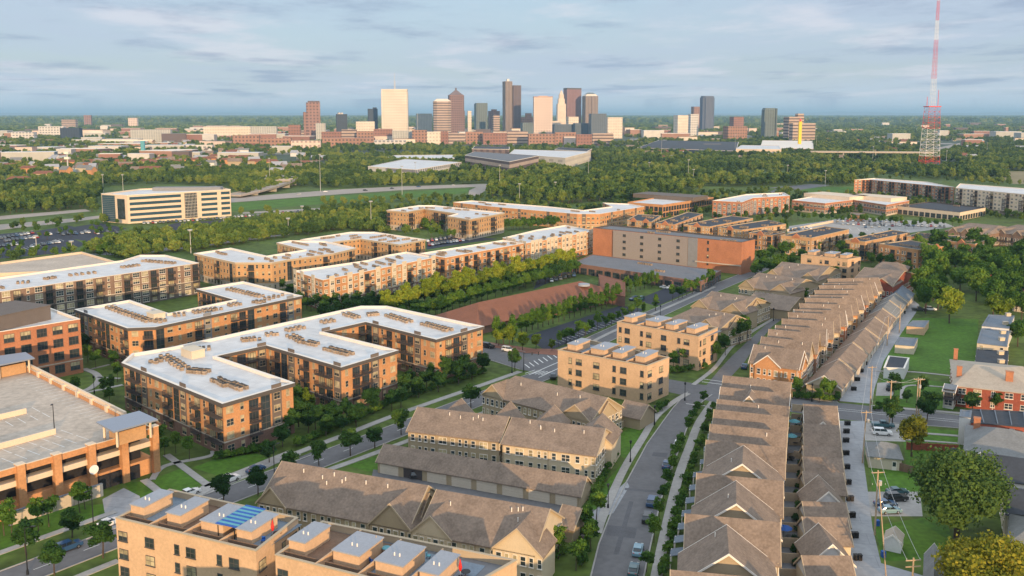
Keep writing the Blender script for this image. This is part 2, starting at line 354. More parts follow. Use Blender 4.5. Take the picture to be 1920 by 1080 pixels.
# ---------------------------------------------------------------- window and balcony meshes
WM = {}
def winmesh(kind, w, h, fr, gl_):
    mixed = gl_ == 'mix'; key = (kind, round(w, 2), round(h, 2), fr, gl_)
    if key in WM: return WM[key]
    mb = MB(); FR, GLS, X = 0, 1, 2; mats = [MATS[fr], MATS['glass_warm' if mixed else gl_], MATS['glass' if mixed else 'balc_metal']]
    if kind == 'win':
        mb.box((0, -.04, 0), (w, .12, h), FR); n = 2 if w > 1.3 else 1; m = 2; pw = (w-.09*(n+1))/n; ph = (h-.09*(m+1))/m
        if w > 2.6: n = 3; pw = (w-.09*4)/3
        for i in range(n):
            for j in range(m):
                x0 = -w/2+.09+i*(pw+.09); z0 = .09+j*(ph+.09)
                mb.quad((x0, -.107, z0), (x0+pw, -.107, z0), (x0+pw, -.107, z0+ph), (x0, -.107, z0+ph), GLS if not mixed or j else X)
        mb.box((0, -.12, -.1), (w+.2, .2, .1), FR)
    elif kind == 'strip':                                     # tall glazed bay with mullions
        mb.box((0, -.04, 0), (w, .16, h), FR); n = max(2, int(w/1.3)); m = max(2, int(h/1.5)); pw = (w-.1*(n+1))/n; ph = (h-.14*(m+1))/m
        for i in range(n):
            for j in range(m):
                x0 = -w/2+.1+i*(pw+.1); z0 = .14+j*(ph+.14)
                mb.quad((x0, -.127, z0), (x0+pw, -.127, z0), (x0+pw, -.127, z0+ph), (x0, -.127, z0+ph), GLS)
    elif kind == 'balc':
        mb.box((0, -.03, 0), (w, .08, h), X)
        pw = (w-.5)/3
        for i in range(3):
            x0 = -w/2+.1+i*(pw+.15); mb.quad((x0, -.077, .1), (x0+pw, -.077, .1), (x0+pw, -.077, h-.15), (x0, -.077, h-.15), GLS)
        mb.box((0, -.75, -.22), (w+.3, 1.35, .2), X)
        mb.box((0, -1.38, .95), (w+.3, .07, .07), X)
        for sx_ in (-1, 1): mb.box((sx_*(w/2+.12), -.75, .95), (.07, 1.3, .07), X)
        nb = int(w/.26)
        for i in range(nb+1): mb.box((-w/2-.1+i*(w+.2)/nb, -1.38, 0), (.06, .05, .95), X, bottom=False)
        for sx_ in (-1, 1):
            for i in range(4): mb.box((sx_*(w/2+.12), -.3-.32*i, 0), (.05, .06, .95), X, bottom=False)
    elif kind == 'panel':
        mb.box((0, -.03, 0), (w, .18, h), FR)
    elif kind == 'door':
        mb.box((0, -.04, 0), (w, .1, h), FR); mb.quad((-w/2+.15, -.095, .9), (w/2-.15, -.095, .9), (w/2-.15, -.095, h-.2), (-w/2+.15, -.095, h-.2), GLS)
    elif kind == 'gdoor':
        mb.box((0, -.02, 0), (w+.3, .08, h+.15), FR)
        n = 4
        for j in range(n): mb.box((0, -.08, .02+j*h/n), (w, .07, h/n-.05), GLS)
    elif kind == 'void':
        mb.box((0, -.02, 0), (w, .06, h), X)  # dark plate standing for the shaded inside of an open bay
    elif kind == 'awning':
        mb.slab([(-w/2, -.9, 0), (w/2, -.9, 0), (w/2, 0, .7), (-w/2, 0, .7)], .06)
    elif kind == 'pipe': mb.box((0, -.08, 0), (.13, .13, h), FR)
    elif kind == 'ac':
        mb.box((0, 0, 0), (.95, .95, .9), FR); mb.box((0, 0, .9), (.7, .7, .08), GLS); mb.box((0, 0, .35), (1.0, 1.0, .06), X)
    me = mb.mesh(kind, mats); WM[key] = (me, mb, mats); return WM[key]
NAMES = {'win': 'window', 'strip': 'window', 'balc': 'balcony', 'panel': 'wall_panel', 'door': 'door', 'gdoor': 'garage_door', 'void': 'opening', 'awning': 'awning', 'ac': 'air_conditioner', 'pipe': 'downpipe'}
class Bld:
    def __init__(s, name, label, cat, org, group=None):
        s.org = org; s.root = root(name, label, cat, org, group); s.items = []
    def part(s, name, mb, mats, smooth=False):
        return mb.build(name, [MATS[m] for m in (mats if isinstance(mats, (list, tuple)) else [mats])], s.root, s.org, smooth)
    def item(s, kind, loc, a, w, h, fr, g, name=None): s.items.append((name or NAMES[kind], winmesh(kind, w, h, fr, g), loc, a))
    def done(s, cap=100):
        by = {}
        for it in s.items: by.setdefault(it[0], []).append(it)
        for nm, its in by.items():
            its.sort(key=lambda i: math.hypot(i[2][0], i[2][1]))
            for n_, (me, mb, mats), loc, a in its[:cap]:
                link(n_, me, s.root, (loc[0]-s.org[0], loc[1]-s.org[1], loc[2]-s.org[2]), a)
            rest = its[cap:]
            if rest:
                big = MB(); ml = []; 
                for n_, (me, mb, mats), loc, a in rest:
                    idx = []
                    for m in mats:
                        if m not in ml: ml.append(m)
                        idx.append(ml.index(m))
                    o0 = len(big.m); big.merge(mb, loc, a)
                    for q in range(o0, len(big.m)): big.m[q] = idx[big.m[q]]
                o = link(nm, big.mesh(nm, ml, s.org), s.root); o['kind'] = 'stuff'
        return s.root
    # ---- a facade: pattern letters spread over bays
    def facade(s, P0, P1, st, z0=0.0, top=None):
        dx, dy = P1[0]-P0[0], P1[1]-P0[1]; L = math.hypot(dx, dy)
        if L < 2.2: return
        a = math.atan2(dy, dx); nx, ny = dy/L, -dx/L; mx, my = (P0[0]+P1[0])/2, (P0[1]+P1[1])/2
        if nx*(0-mx)+ny*(0-my) < -.12*math.hypot(mx, my): return           # turned well away from every likely viewpoint
        bay = st.get('bay', 3.6); n = max(1, int(round(L/bay))); bw = L/n; fh = st.get('fh', 3.1); fl = st['fl']; zb = z0+st.get('zb', .9)
        pat = st['pat']; ph = st.get('ph', int(mx*7+my*3)) % len(pat); rnd = random.Random(int(mx*31+my*17))
        gls = st.get('glass', ('glass', 'glass_warm')); fr = st.get('fr', 'trim_white'); gw = st.get('warm', .35)
        for b in range(n):
            t = (b+.5)*bw; x, y = P0[0]+dx/L*t, P0[1]+dy/L*t; c = pat[(b+ph) % len(pat)]
            def put(kind, z, w, h, g, f=None, off=0.0, out=0.0, nm=None):
                s.item(kind, (x+dx/L*off+nx*out, y+dy/L*off+ny*out, z), a, w, h, f or fr, g, nm)
            if c == 'p': put('panel', z0+st.get('pz', 3.3), min(bw*.86, 3.4), fh*(fl-1)+1.4-st.get('pt', 0), 'glass', st.get('pmat', 'panel_dark'))
            if c == 's': put('strip', z0+fh+.2, min(bw*.8, 2.8), fh*(fl-1)-.6, gls[0], 'trim_dark'); continue
            for f in range(fl):
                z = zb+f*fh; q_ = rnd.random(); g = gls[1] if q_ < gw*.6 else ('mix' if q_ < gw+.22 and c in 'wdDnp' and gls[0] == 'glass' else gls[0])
                if c in 'bgR' and g == 'mix': g = gls[0]
                if f == 0 and c in 'bp': c2 = st.get('ground', 'd')
                else: c2 = c
                if f == 0 and st.get('g0'): c2 = st['g0']
                hh = st.get('wh', 1.7)
                if c2 == 'w': put('win', z, 1.05, hh, g)
                elif c2 == 'd': put('win', z, 2.0, hh, g)
                elif c2 == 'D': put('win', z-.2, 2.9, hh+.3, g)
                elif c2 == 'n': put('win', z, .8, hh, g, off=-.75); put('win', z, .8, hh, g, off=.75)
                elif c2 == 'p': put('win', z, 1.9, hh, g, None, 0, .10)
                elif c2 == 'b': put('balc', z-.75, 2.7, 2.4, g)
                elif c2 == 'g': put('strip', z-.7, bw*.78, fh*.78, g, 'trim_dark')
                elif c2 == 'R': put('strip', z, bw*.96, 1.6, g, 'trim_dark')
def flat(name, label, cat, pts, h, st, wall='brick_orange', base=None, group=None, roof='membrane', cop='coping', corn=None, par=.7, acs=None, nac=0, basez=3.3, excl=True, extra=None):
    P = ccw(pts); cx, cy = sum(p[0] for p in P)/len(P), sum(p[1] for p in P)/len(P)
    B = Bld(name, label, cat, (cx, cy, 0), group)
    mb = MB(); mb.prism(P, 0, h, top=False); I = inset(P, .35)
    B.part('wall', mb, wall)
    r = MB(); r.add([(x, y, h-par) for x, y in inset(P, .36)], [tuple(range(len(P)))]); B.part('roof', r, roof)
    c = MB(); c.prism(I[::-1], h-par, h-.1, top=False)
    if corn: 
        O = inset(P, -.45); c.prism(O, h-.9, h+.06, top=False, m=1); c.ring(inset(P, -.02), O, h-.9, 1); c.ring(O, inset(P, .4), h+.06, 0)
        c.prism(inset(P, .4)[::-1], h-.1, h+.06, top=False)
        B.part('parapet', c, [cop, corn])
    else:
        O = inset(P, -.08); c.prism(O, h-.12, h+.06, top=False); c.ring(O, inset(P, .43), h+.06); c.prism(inset(P, .43)[::-1], h-.12, h+.06, top=False); B.part('parapet', c, cop)
    if base:
        b = MB(); O = inset(P, -.07); b.prism(O, 0, basez, top=False); b.ring(O, inset(P, .02), basez); B.part('base', b, base)
        t = MB(); O = inset(P, -.16); t.prism(O, basez, basez+.3, top=False); t.ring(O, inset(P, .02), basez+.3); t.ring(inset(P, .02), O, basez); B.part('string_course', t, 'stone')
    for i in range(len(P)): B.facade(P[i], P[(i+1) % len(P)], st)
    zr = h-par
    for seg in (acs or []):
        x0, y0, x1, y1, n = seg; A0, A1 = G(x0, y0, zr), G(x1, y1, zr); d = math.hypot(A1[0]-A0[0], A1[1]-A0[1]) or 1
        a = math.atan2(A1[1]-A0[1], A1[0]-A0[0]); cols = max(1, n//2)
        for k in range(n):
            t = (k//2+.5)/cols; off = (k % 2-.5)*1.9; x = A0[0]+(A1[0]-A0[0])*t-math.sin(a)*off; y = A0[1]+(A1[1]-A0[1])*t+math.cos(a)*off
            B.item('ac', (x+random.uniform(-.2, .2), y+random.uniform(-.2, .2), zr), a, 1, 1, 'ac_tan', 'ac_top')
    if nac:
        I3 = inset(P, 3.0); xs = [p[0] for p in P]; ys = [p[1] for p in P]; rr = random.Random(int(cx)); k = 0; tr = 0
        while k < nac and tr < 4000:
            tr += 1; x, y = rr.uniform(min(xs), max(xs)), rr.uniform(min(ys), max(ys)); m = rr.choice((2, 3, 4, 6)); a = math.atan2(P[1][1]-P[0][1], P[1][0]-P[0][0])
            if not inside(np.array([x]), np.array([y]), I3)[0]: continue
            for q in range(m):
                xx, yy = x+math.cos(a)*1.5*q, y+math.sin(a)*1.5*q
                if inside(np.array([xx]), np.array([yy]), I3)[0]: B.item('ac', (xx, yy, zr), a, 1, 1, 'ac_tan', 'ac_top'); k += 1
    if extra: extra(B, P, h)
    B.done()
    if excl: EXCL.append(P)
    return B
def px_h(pts, h): return [G(a, b, h) for a, b in pts]
# ---------------------------------------------------------------- gabled and hipped houses
def frame(A, B_):
    dx, dy = B_[0]-A[0], B_[1]-A[1]; L = math.hypot(dx, dy); u = (dx/L, dy/L); v = (-u[1], u[0]); return u, v, L
def gable(roof, wall, trim, O, U, V, L, W, ze, zr, oh=.4, th=.22, hip=(0, 0), wm=0, gm=1, z0=0.0, rake=True):
    """block with its ridge along U; O a corner at the ground, V across; hip = hip run at each end (0: gable)"""
    def p(u, v, z): return (O[0]+U[0]*u+V[0]*v, O[1]+U[1]*u+V[1]*v, z)
    sl = (zr-ze)/(W/2); zo = ze-sl*oh; eps = 0
    wall.add([p(0, 0, z0), p(L, 0, z0), p(L, W, z0), p(0, W, z0), p(0, 0, ze), p(L, 0, ze), p(L, W, ze), p(0, W, ze)], [(0, 1, 5, 4), (1, 2, 6, 5), (2, 3, 7, 6), (3, 0, 4, 7)], wm)
    e0, e1 = (-oh if not hip[0] else -oh), (L+oh if not hip[1] else L+oh)
    r0 = hip[0]-oh if hip[0] else e0; r1 = L-hip[1]+oh if hip[1] else e1
    roof.slab([p(e0, -oh, zo), p(e1, -oh, zo), p(r1, W/2, zr), p(r0, W/2, zr)], th)
    roof.slab([p(r0, W/2, zr), p(r1, W/2, zr), p(e1, W+oh, zo), p(e0, W+oh, zo)], th)
    for k, (e, r, hh) in enumerate(((e0, r0, hip[0]), (e1, r1, hip[1]))):
        x = 0 if k == 0 else L
        if hh: roof.slab([p(e, -oh, zo), p(r, W/2, zr), p(e, W+oh, zo)], th)
        else:
            wall.add([p(x, 0, ze), p(x, W, ze), p(x, W/2, zr-th*.6)], [(0, 1, 2)], gm)
            if trim is not None and rake:
                s = -1 if k == 0 else 1; xx = e+s*.03
                for va, vb in ((-oh, W/2), (W+oh, W/2)):
                    q = [p(xx, va, zo+.03), p(xx, vb, zr+.03), p(xx, vb, zr-.33), p(xx, va, zo-.33)]
                    q2 = [p(xx-s*.12, va, zo+.03), p(xx-s*.12, vb, zr+.03), p(xx-s*.12, vb, zr-.33), p(xx-s*.12, va, zo-.33)]
                    trim.add(q+q2, [(0, 1, 2, 3), (4, 5, 6, 7), (0, 1, 5, 4), (2, 3, 7, 6), (0, 3, 7, 4)])
def house(name, label, cat, A, B_, depth, ze, zr, wall='siding_tan', gw='siding_tan', roof='shingle', trim='trim_white', hip=(0, 0), across=False, cross=(), pat=None, fl=2, group=None, stack=0, chim=(), oh=.4, back=True, fr='trim_white', excl=True, extra=None, bay=2.6, doors=None):
    """A, B_: ground points of the camera-side wall, left then right. ridge parallel to it unless across"""
    u, v, L = frame(A, B_); org = (A[0]+u[0]*L/2+v[0]*depth/2, A[1]+u[1]*L/2+v[1]*depth/2, 0)
    Bd = Bld(name, label, cat, org, group); r, w_, t = MB(), MB(), MB()
    if across: gable(r, w_, t, A, v, u, depth, L, ze, zr, oh, hip=hip)
    else: gable(r, w_, t, A, u, v, L, depth, ze, zr, oh, hip=hip)
    for cgl in cross:                                           # (side, centre 0..1, width, protrusion, eave, ridge)
        side, c, wd, out, ze2, zr2 = cgl; ln = out+depth*.42
        if side == 'f': O = (A[0]+u[0]*(c*L-wd/2)-v[0]*out, A[1]+u[1]*(c*L-wd/2)-v[1]*out); gable(r, w_, t, O, v, u, ln, wd, ze2, zr2, oh*.8)
        elif side == 'b': O = (A[0]+u[0]*(c*L-wd/2)+v[0]*(depth+out), A[1]+u[1]*(c*L-wd/2)+v[1]*(depth+out)); gable(r, w_, t, O, (-v[0], -v[1]), u, ln, wd, ze2, zr2, oh*.8)
        elif side == 'r': ln = out+L*.42; O = (A[0]+u[0]*(L+out)+v[0]*(c*depth-wd/2), A[1]+u[1]*(L+out)+v[1]*(c*depth-wd/2)); gable(r, w_, t, O, (-u[0], -u[1]), v, ln, wd, ze2, zr2, oh*.8)
        elif side == 'l': ln = out+L*.42; O = (A[0]-u[0]*out+v[0]*(c*depth-wd/2), A[1]-u[1]*out+v[1]*(c*depth-wd/2)); gable(r, w_, t, O, u, v, ln, wd, ze2, zr2, oh*.8)
        st = dict(fl=int(ze2//2.9) or 1, pat='nw', bay=2.2, fh=2.9, zb=.9, fr=fr, warm=.25)
        if side == 'f': Q0 = O; Q1 = (O[0]+u[0]*wd, O[1]+u[1]*wd); Bd.facade(Q0, Q1, st)
        if side == 'r': Q0 = O; Q1 = (O[0]+v[0]*wd, O[1]+v[1]*wd); Bd.facade(Q0, Q1, st)
        if side == 'l': Q0 = (O[0]+v[0]*wd, O[1]+v[1]*wd); Q1 = O; Bd.facade(Q0, Q1, st)
    Bd.part('wall', w_, [wall, gw]); Bd.part('roof', r, roof); Bd.part('trim', t, trim)
    P = [A, B_, (B_[0]+v[0]*depth, B_[1]+v[1]*depth), (A[0]+v[0]*depth, A[1]+v[1]*depth)]
    if pat:
        st = dict(fl=fl, pat=pat, bay=bay, fh=2.9, zb=.9, fr=fr, warm=.25, wh=1.6)
        for i in range(4): Bd.facade(P[i], P[(i+1) % 4], st)
        nn_ = max(2, int(L/7.5)+1)
        for k in range(nn_): t = L*(k+.02 if k == 0 else k-.02 if k == nn_-1 else k)/(nn_-1); Bd.item('pipe', (A[0]+u[0]*t, A[1]+u[1]*t, 0), math.atan2(u[1], u[0]), .13, ze, trim, 'glass')
    rr = random.Random(int(org[0]*3+org[1]))
    for k in range(stack):                                      # vent pipes through the roof
        m = MB(); f = rr.uniform(.15, .85); g = rr.uniform(.30, .44)
        if across: x, y = A[0]+u[0]*L*g+v[0]*depth*f, A[1]+u[1]*L*g+v[1]*depth*f
        else: x, y = A[0]+u[0]*L*f+v[0]*depth*g, A[1]+u[1]*L*f+v[1]*depth*g
        z = ze+(zr-ze)*g*2; m.tube((x, y, z-.2), (x, y, z+.7), .11, .11); Bd.part('vent_pipe', m, 'trim_white')
    for (f, g, cw, ch, cm) in chim:
        m = MB(); x, y = A[0]+u[0]*L*f+v[0]*depth*g, A[1]+u[1]*L*f+v[1]*depth*g; a = math.atan2(u[1], u[0])
        m.box((x, y, ze-1), (cw, cw*.8, zr-ze+1+ch), 0, a); m.box((x, y, zr+ch), (cw+.2, cw*.8+.2, .2), 0, a); Bd.part('chimney', m, cm)
    if extra: extra(Bd, A, u, v, L)
    Bd.done()
    if excl: EXCL.append(P)
    return Bd
# ---------------------------------------------------------------- terrain
def disc(name, R0, R1, z, mat):
    n = 64; mb = MB()
    o = [(R1*math.cos(2*math.pi*i/n), R1*math.sin(2*math.pi*i/n)) for i in range(n)]
    if R0: 
        i_ = [(R0*math.cos(2*math.pi*i/n), R0*math.sin(2*math.pi*i/n)) for i in range(n)]; mb.ring(o[::-1], i_[::-1], z)
    else: mb.add([(x, y, z) for x, y in o], [tuple(range(n))])
    ob = mb.build(name, MATS[mat]); ob['kind'] = 'structure'; return ob
disc('ground', 0, 1500, 0, 'grass'); disc('terrain', 1500, 160000, -.02, 'farland')
hm = MB(); hr = random.Random(3)                              # low hills along the horizon
for k in range(46):
    a = math.radians(-42+84*k/45); D = 42000+hr.uniform(-4000, 4000); hh = hr.uniform(60, 150)*(1.25 if k > 20 else .8); wd = hr.uniform(3500, 7000)
    bx, by = D*math.sin(a), D*math.cos(a); px_, py_ = math.cos(a), -math.sin(a); n = 12; prof = []
    for i in range(n+1):
        t = -1+2*i/n; prof.append((t*wd, hh*(math.cos(t*math.pi)/2+.5)*(1+.2*math.sin(9*t+k))))
    vs = []
    for dx_, z_ in prof: vs += [(bx+px_*dx_-math.sin(a)*2500, by+py_*dx_-math.cos(a)*2500, -1), (bx+px_*dx_, by+py_*dx_, max(z_, 0)), (bx+px_*dx_+math.sin(a)*2500, by+py_*dx_+math.cos(a)*2500, -1)]
    fs = []
    for i in range(n):
        for j in range(2): q = 3*i+j; fs.append((q, q+3, q+4, q+1))
    hm.add(vs, fs)
o = hm.build('hills', MATS['farland']); o['kind'] = 'structure'
# ---------------------------------------------------------------- streets
def L2(p, vp, x): return (x, p[1]+(vp[1]-p[1])*(x-p[0])/(vp[0]-p[0]))
V1 = (2300, 213)
far1 = [L2((213, 992), V1, x) for x in (-60, 213, 600, 960, 1010)]; near1 = [L2((213, 1031), V1, x) for x in (-60, 213, 600, 960, 1045)]
street_a = gl(far1)+gl(near1[::-1]); sheet('street', street_a, .012, 'asphalt')
up1 = gl([(985, 672), (1075, 645), (1160, 607), (1290, 552), (1372, 520), (1440, 492)]); up2 = gl([(1050, 703), (1090, 668), (1160, 632), (1300, 566), (1392, 527), (1470, 492)])
sheet('street', up1+up2[::-1], .016, 'asphalt')
sheet('street', gl([(700, 607), (907, 641), (985, 660), (1060, 668), (1255, 712), (1262, 735), (1140, 716), (1045, 705), (975, 693), (905, 671), (700, 640)]), .020, 'asphalt')
sheet('street', gl([(1240, 709), (1320, 722), (1350, 722), (1481, 744), (1572, 755), (1797, 779), (2050, 800), (2050, 832), (1797, 803), (1573, 786), (1480, 772), (1330, 752), (1240, 732)]), .024, 'asphalt')
cl = gl([(1103, 1100), (1123, 1020), (1146, 962), (1173, 907), (1213, 833), (1240, 795), (1262, 765), (1290, 735)]); cr = gl([(1203, 1100), (1228, 985), (1240, 935), (1255, 890), (1281, 822), (1297, 778), (1312, 757), (1335, 740)])
sheet('street', cl+cr[::-1], .028, 'asphalt')
sheet('street', gl([(1318, 730), (1350, 692), (1372, 668), (1404, 638), (1435, 610), (1462, 590), (1478, 590), (1448, 612), (1420, 645), (1395, 680), (1372, 705), (1372, 732)]), .032, 'asphalt')
sheet('alley', gl([(1568, 789), (1578, 900), (1588, 1000), (1598, 1120), (1700, 1120), (1740, 1082), (1652, 1056), (1636, 990), (1627, 920), (1620, 870), (1622, 789)]), .016, 'concrete_alley')
sheet('alley', gl([(1574, 752), (1583, 730), (1592, 716), (1628, 650), (1692, 580), (1712, 562), (1724, 572), (1717, 587), (1690, 625), (1657, 677), (1641, 725), (1632, 757)]), .020, 'concrete_alley')
sheet('driveway', gl([(192, 936), (232, 915), (262, 930), (268, 960), (212, 992), (196, 960)]), .008, 'concrete_alley')
sheet('parking_bay', gl([(330, 951), (382, 908), (540, 845), (556, 852), (470, 892), (345, 945)]), .030, 'concrete')
sheet('driveway', gl([(1175, 902), (1110, 962), (1090, 958), (1060, 975), (1080, 990), (1150, 962), (1180, 912)]), .031, 'concrete_alley')
sheet('driveway', gl([(700, 880), (1090, 952), (1140, 960), (1118, 985), (1050, 1005), (960, 980), (820, 950), (690, 925)]), .0075, 'asphalt')
# kerbs and painted marks
kb = MB()
for pl in (gl(far1), gl(near1), up1[1:], up2[1:], cl, cr): ribbon(pl, .28, .13, .13, kb)
for pl in (gl([(907, 641), (985, 660)]), gl([(905, 671), (975, 693)]), gl([(1481, 744), (1572, 755)]), gl([(1632, 761), (1797, 779), (2050, 800)]), gl([(1624, 789), (1797, 803), (2050, 832)]), gl([(1568, 789), (1578, 900), (1588, 1000), (1598, 1120)])): ribbon(pl, .28, .13, .13, kb)
o = kb.build('kerb', MATS['concrete']); o['kind'] = 'structure'
pm = MB()
def dash(p, q, w, z, on=0, off=0):
    P, Q = G(*p), G(*q); L = math.hypot(Q[0]-P[0], Q[1]-P[1]); d = ((Q[0]-P[0])/L, (Q[1]-P[1])/L); t = 0
    if not on: ribbon([P, Q], w, z, 0, pm); return
    while t < L: 
        e = min(t+on, L); ribbon([(P[0]+d[0]*t, P[1]+d[1]*t), (P[0]+d[0]*e, P[1]+d[1]*e)], w, z, 0, pm); t += on+off
dash(L2((213, 1011), V1, -40), L2((213, 1011), V1, 990), .14, .034, 3, 6)
dash((1480, 757), (2000, 808), .14, .036); dash((1480, 760), (2000, 812), .14, .037)
for k in range(9): dash((984+k*8.5, 683-k*3.2), (993+k*8.5, 690-k*3.2), .35, .038)          # crosswalks
dash((992, 703), (1052, 677), .3, .039); dash((1010, 708), (1064, 683), .3, .040)
dash((1286, 757), (1328, 762), .3, .041); dash((1316, 716), (1362, 722), .3, .042); dash((1320, 711), (1365, 717), .3, .043)
dash((1120, 712), (1255, 733), .12, .044)
for k in range(6): dash((985+k*6, 700+k*.6), (1003+k*6, 694+k*.6), .3, .045)
o = pm.build('road_marking', MATS['paint']); o['kind'] = 'structure'
# pavements
def walk(pl, w=1.7, mat='concrete', z=.14):
    mb, P = ribbon(smooth(gl(pl)) if len(pl) > 2 else gl(pl), w, z, .15); o = mb.build('pavement', MATS[mat]); o['kind'] = 'structure'; EXCL.append(ccw(P)) if len(pl) < 3 else None
walk([L2((210, 962), V1, -60), L2((210, 962), V1, 216)]); walk([L2((222, 1052), V1, -40), L2((222, 1052), V1, 222)])
walk([(556, 850), (640, 818), (757, 773), (913, 719), (975, 697)], 2.0); walk([(500, 920), (640, 873), (765, 827), (905, 775), (960, 748)], 1.8)
walk([(300, 975), (345, 940), (430, 897), (556, 850)], 3.2)
walk([(312, 853), (392, 912)], 1.7); walk([(285, 900), (310, 874), (392, 856), (400, 846)], 1.4); walk([(270, 900), (308, 930)], 1.7)
walk([(157, 692), (178, 700), (186, 712), (170, 728), (143, 738)], 2.0); walk([(183, 708), (225, 710)], 1.0); walk([(155, 738), (230, 722)], 1.4); walk([(172, 692), (205, 684)], 1.0)
walk([(1120, 1000), (1133, 962), (1170, 880), (1205, 822), (1230, 782), (1262, 755), (1290, 738)], 1.8)
walk([(1228, 1095), (1243, 1020), (1270, 903), (1292, 840), (1311, 792), (1337, 754)], 2.0)
walk([(1300, 722), (1340, 690), (1372, 650), (1410, 622), (1450, 598)], 1.4)
walk([(1637, 762), (1797, 775), (2050, 796)], 1.6); walk([(1630, 806), (1760, 815), (1950, 830)], 1.2); walk([(1484, 741), (1570, 752)], 1.5)
walk([(1640, 696), (1715, 698), (1790, 706)], 1.0); walk([(1690, 748), (1700, 724), (1770, 726)], .9); walk([(1690, 824), (1800, 832)], .9)
walk([(1113, 640), (1160, 617), (1290, 560), (1340, 538)], 1.6)
sheet('patio', gl([(1562, 730), (1600, 735), (1640, 757), (1500, 748), (1500, 742)]), .010, 'mulch')
sheet('patio', gl([(905, 640), (1000, 654), (1055, 655), (1060, 668), (985, 662), (905, 648)]), .09, 'brickpave')
sheet('driveway', gl([(1625, 922), (1725, 922), (1730, 968), (1634, 968)]), .009, 'concrete')
sheet('driveway', gl([(1622, 792), (1695, 794), (1698, 828), (1622, 826)]), .009, 'concrete')
sheet('driveway', gl([(1645, 718), (1672, 716), (1676, 742), (1642, 742)]), .009, 'concrete')
for qi, q in enumerate(([(1172, 915), (1243, 921), (1242, 925), (1171, 919)], [(1140, 985), (1195, 990), (1190, 1010), (1136, 1004)], [(1225, 848), (1252, 850), (1249, 858), (1222, 855)], [(1180, 940), (1188, 941), (1160, 1040), (1150, 1040)], [(560, 858), (600, 842), (604, 846), (566, 862)])): sheet('road_patch', gl(q), .036+qi*.004, 'asphalt_patch', excl=False)
# lawns
for p in ([(232, 905), (262, 903), (302, 922), (260, 940)], [(285, 899), (345, 876), (393, 901), (345, 925), (310, 925)], [(362, 877), (400, 862), (480, 850), (507, 860), (410, 893)],
          [(1655, 690), (1668, 640), (1690, 600), (1730, 596), (1835, 598), (1828, 705)], [(1655, 706), (1800, 718), (1795, 770), (1640, 758)], [(1690, 800), (1800, 808), (1800, 870), (1700, 880)],
          [(1630, 875), (1720, 880), (1730, 960), (1635, 920)], [(1640, 985), (1770, 965), (1800, 1050), (1655, 1052)], [(650, 873), (705, 855), (712, 880), (690, 884)],
          [(1150, 820), (1205, 790), (1215, 800), (1175, 860), (1152, 850)], [(1110, 935), (1165, 870), (1180, 872), (1130, 960), (1100, 955)], [(0, 1000), (0, 960), (195, 945), (206, 960), (0, 1045)],
          [(1505, 352), (1600, 350), (1602, 362), (1500, 366)]):
    sheet('lawn', gl(p), .006, 'verge', excl=True)
# dark car park by the long red roof, and the other parking lots
sheet('car_park', gl([(985, 630), (1163, 573), (1212, 580), (1025, 660)]), .010, 'asphalt_dark')
sheet('car_park', gl([(1192, 563), (1240, 543), (1300, 520), (1345, 527), (1290, 548), (1232, 574)]), .014, 'asphalt_dark')
sheet('car_park', gl([(1000, 543), (1085, 505), (1075, 500), (1010, 520)]), .010, 'asphalt_dark')
sheet('car_park', gl([(800, 468), (880, 455), (935, 448), (850, 440), (800, 450)]), .010, 'asphalt_dark')
sheet('car_park', gl([(1476, 436), (1480, 424), (1595, 407), (1770, 417), (1790, 425), (1680, 440), (1600, 448)]), .010, 'concrete')
sheet('car_park', gl([(-60, 470), (-60, 445), (40, 435), (115, 437), (160, 458), (120, 474), (-60, 490)]), .012, 'asphalt_dark')
sheet('car_park', gl([(65, 434), (130, 423), (170, 433), (240, 452), (200, 460), (150, 450)]), .016, 'asphalt_dark')
sheet('car_park', gl([(112, 430), (185, 418), (238, 428), (225, 433), (150, 441)]), .020, 'asphalt_dark')
sheet('car_park', gl([(255, 440), (330, 418), (430, 412), (520, 403), (560, 395), (620, 395), (560, 410), (420, 428)]), .012, 'asphalt_dark')
pm = MB()
for k in range(22):
    t = k/21; dash((1040+t*150, 640-t*55), (1052+t*150, 644-t*55), .14, .024)
for k in range(14): t = k/13; dash((1500+t*200, 425+t*6), (1504+t*200, 429+t*6), .2, .028)
for k in range(16): t = k/15; dash((20+t*90, 470-t*22), (30+t*90, 474-t*22), .2, .03)
o = pm.build('road_marking', MATS['paint']); o['kind'] = 'structure'
# highway and ramps
sheet('highway', gl([(-80, 431), (0, 421), (120, 411), (230, 400), (230, 404), (120, 418), (0, 431), (-80, 440)]), .03, 'highway')
sheet('highway', gl([(-80, 417), (0, 405), (160, 392), (170, 396), (0, 412), (-80, 424)]), .04, 'highway')
sheet('highway', gl([(430, 371), (560, 361), (640, 355), (760, 349), (900, 345), (1003, 343), (1003, 347), (880, 351), (760, 356), (640, 364), (560, 370), (430, 380)]), .04, 'highway')
sheet('highway', gl([(905, 345), (880, 357), (878, 366), (900, 368), (906, 360), (920, 352), (1000, 347), (960, 345)]), .06, 'highway')
sheet('highway', gl([(455, 398), (640, 388), (640, 391), (455, 401)]), .03, 'highway')
sheet('dry_verge', gl([(430, 381), (640, 366), (880, 353), (875, 362), (760, 372), (640, 380), (430, 396)]), .02, 'verge', excl=True)
sheet('dry_field', gl([(1875, 333), (1875, 322), (2050, 318), (2050, 345), (1900, 345)]), .03, 'dryfield')
sheet('rail_bed', gl([(150, 478), (420, 450), (540, 436), (540, 440), (380, 462), (240, 478)]), .010, 'asphalt')
sheet('road', gl([(1240, 500), (1400, 380), (1460, 352), (1475, 352), (1420, 380)]), .01, 'asphalt')
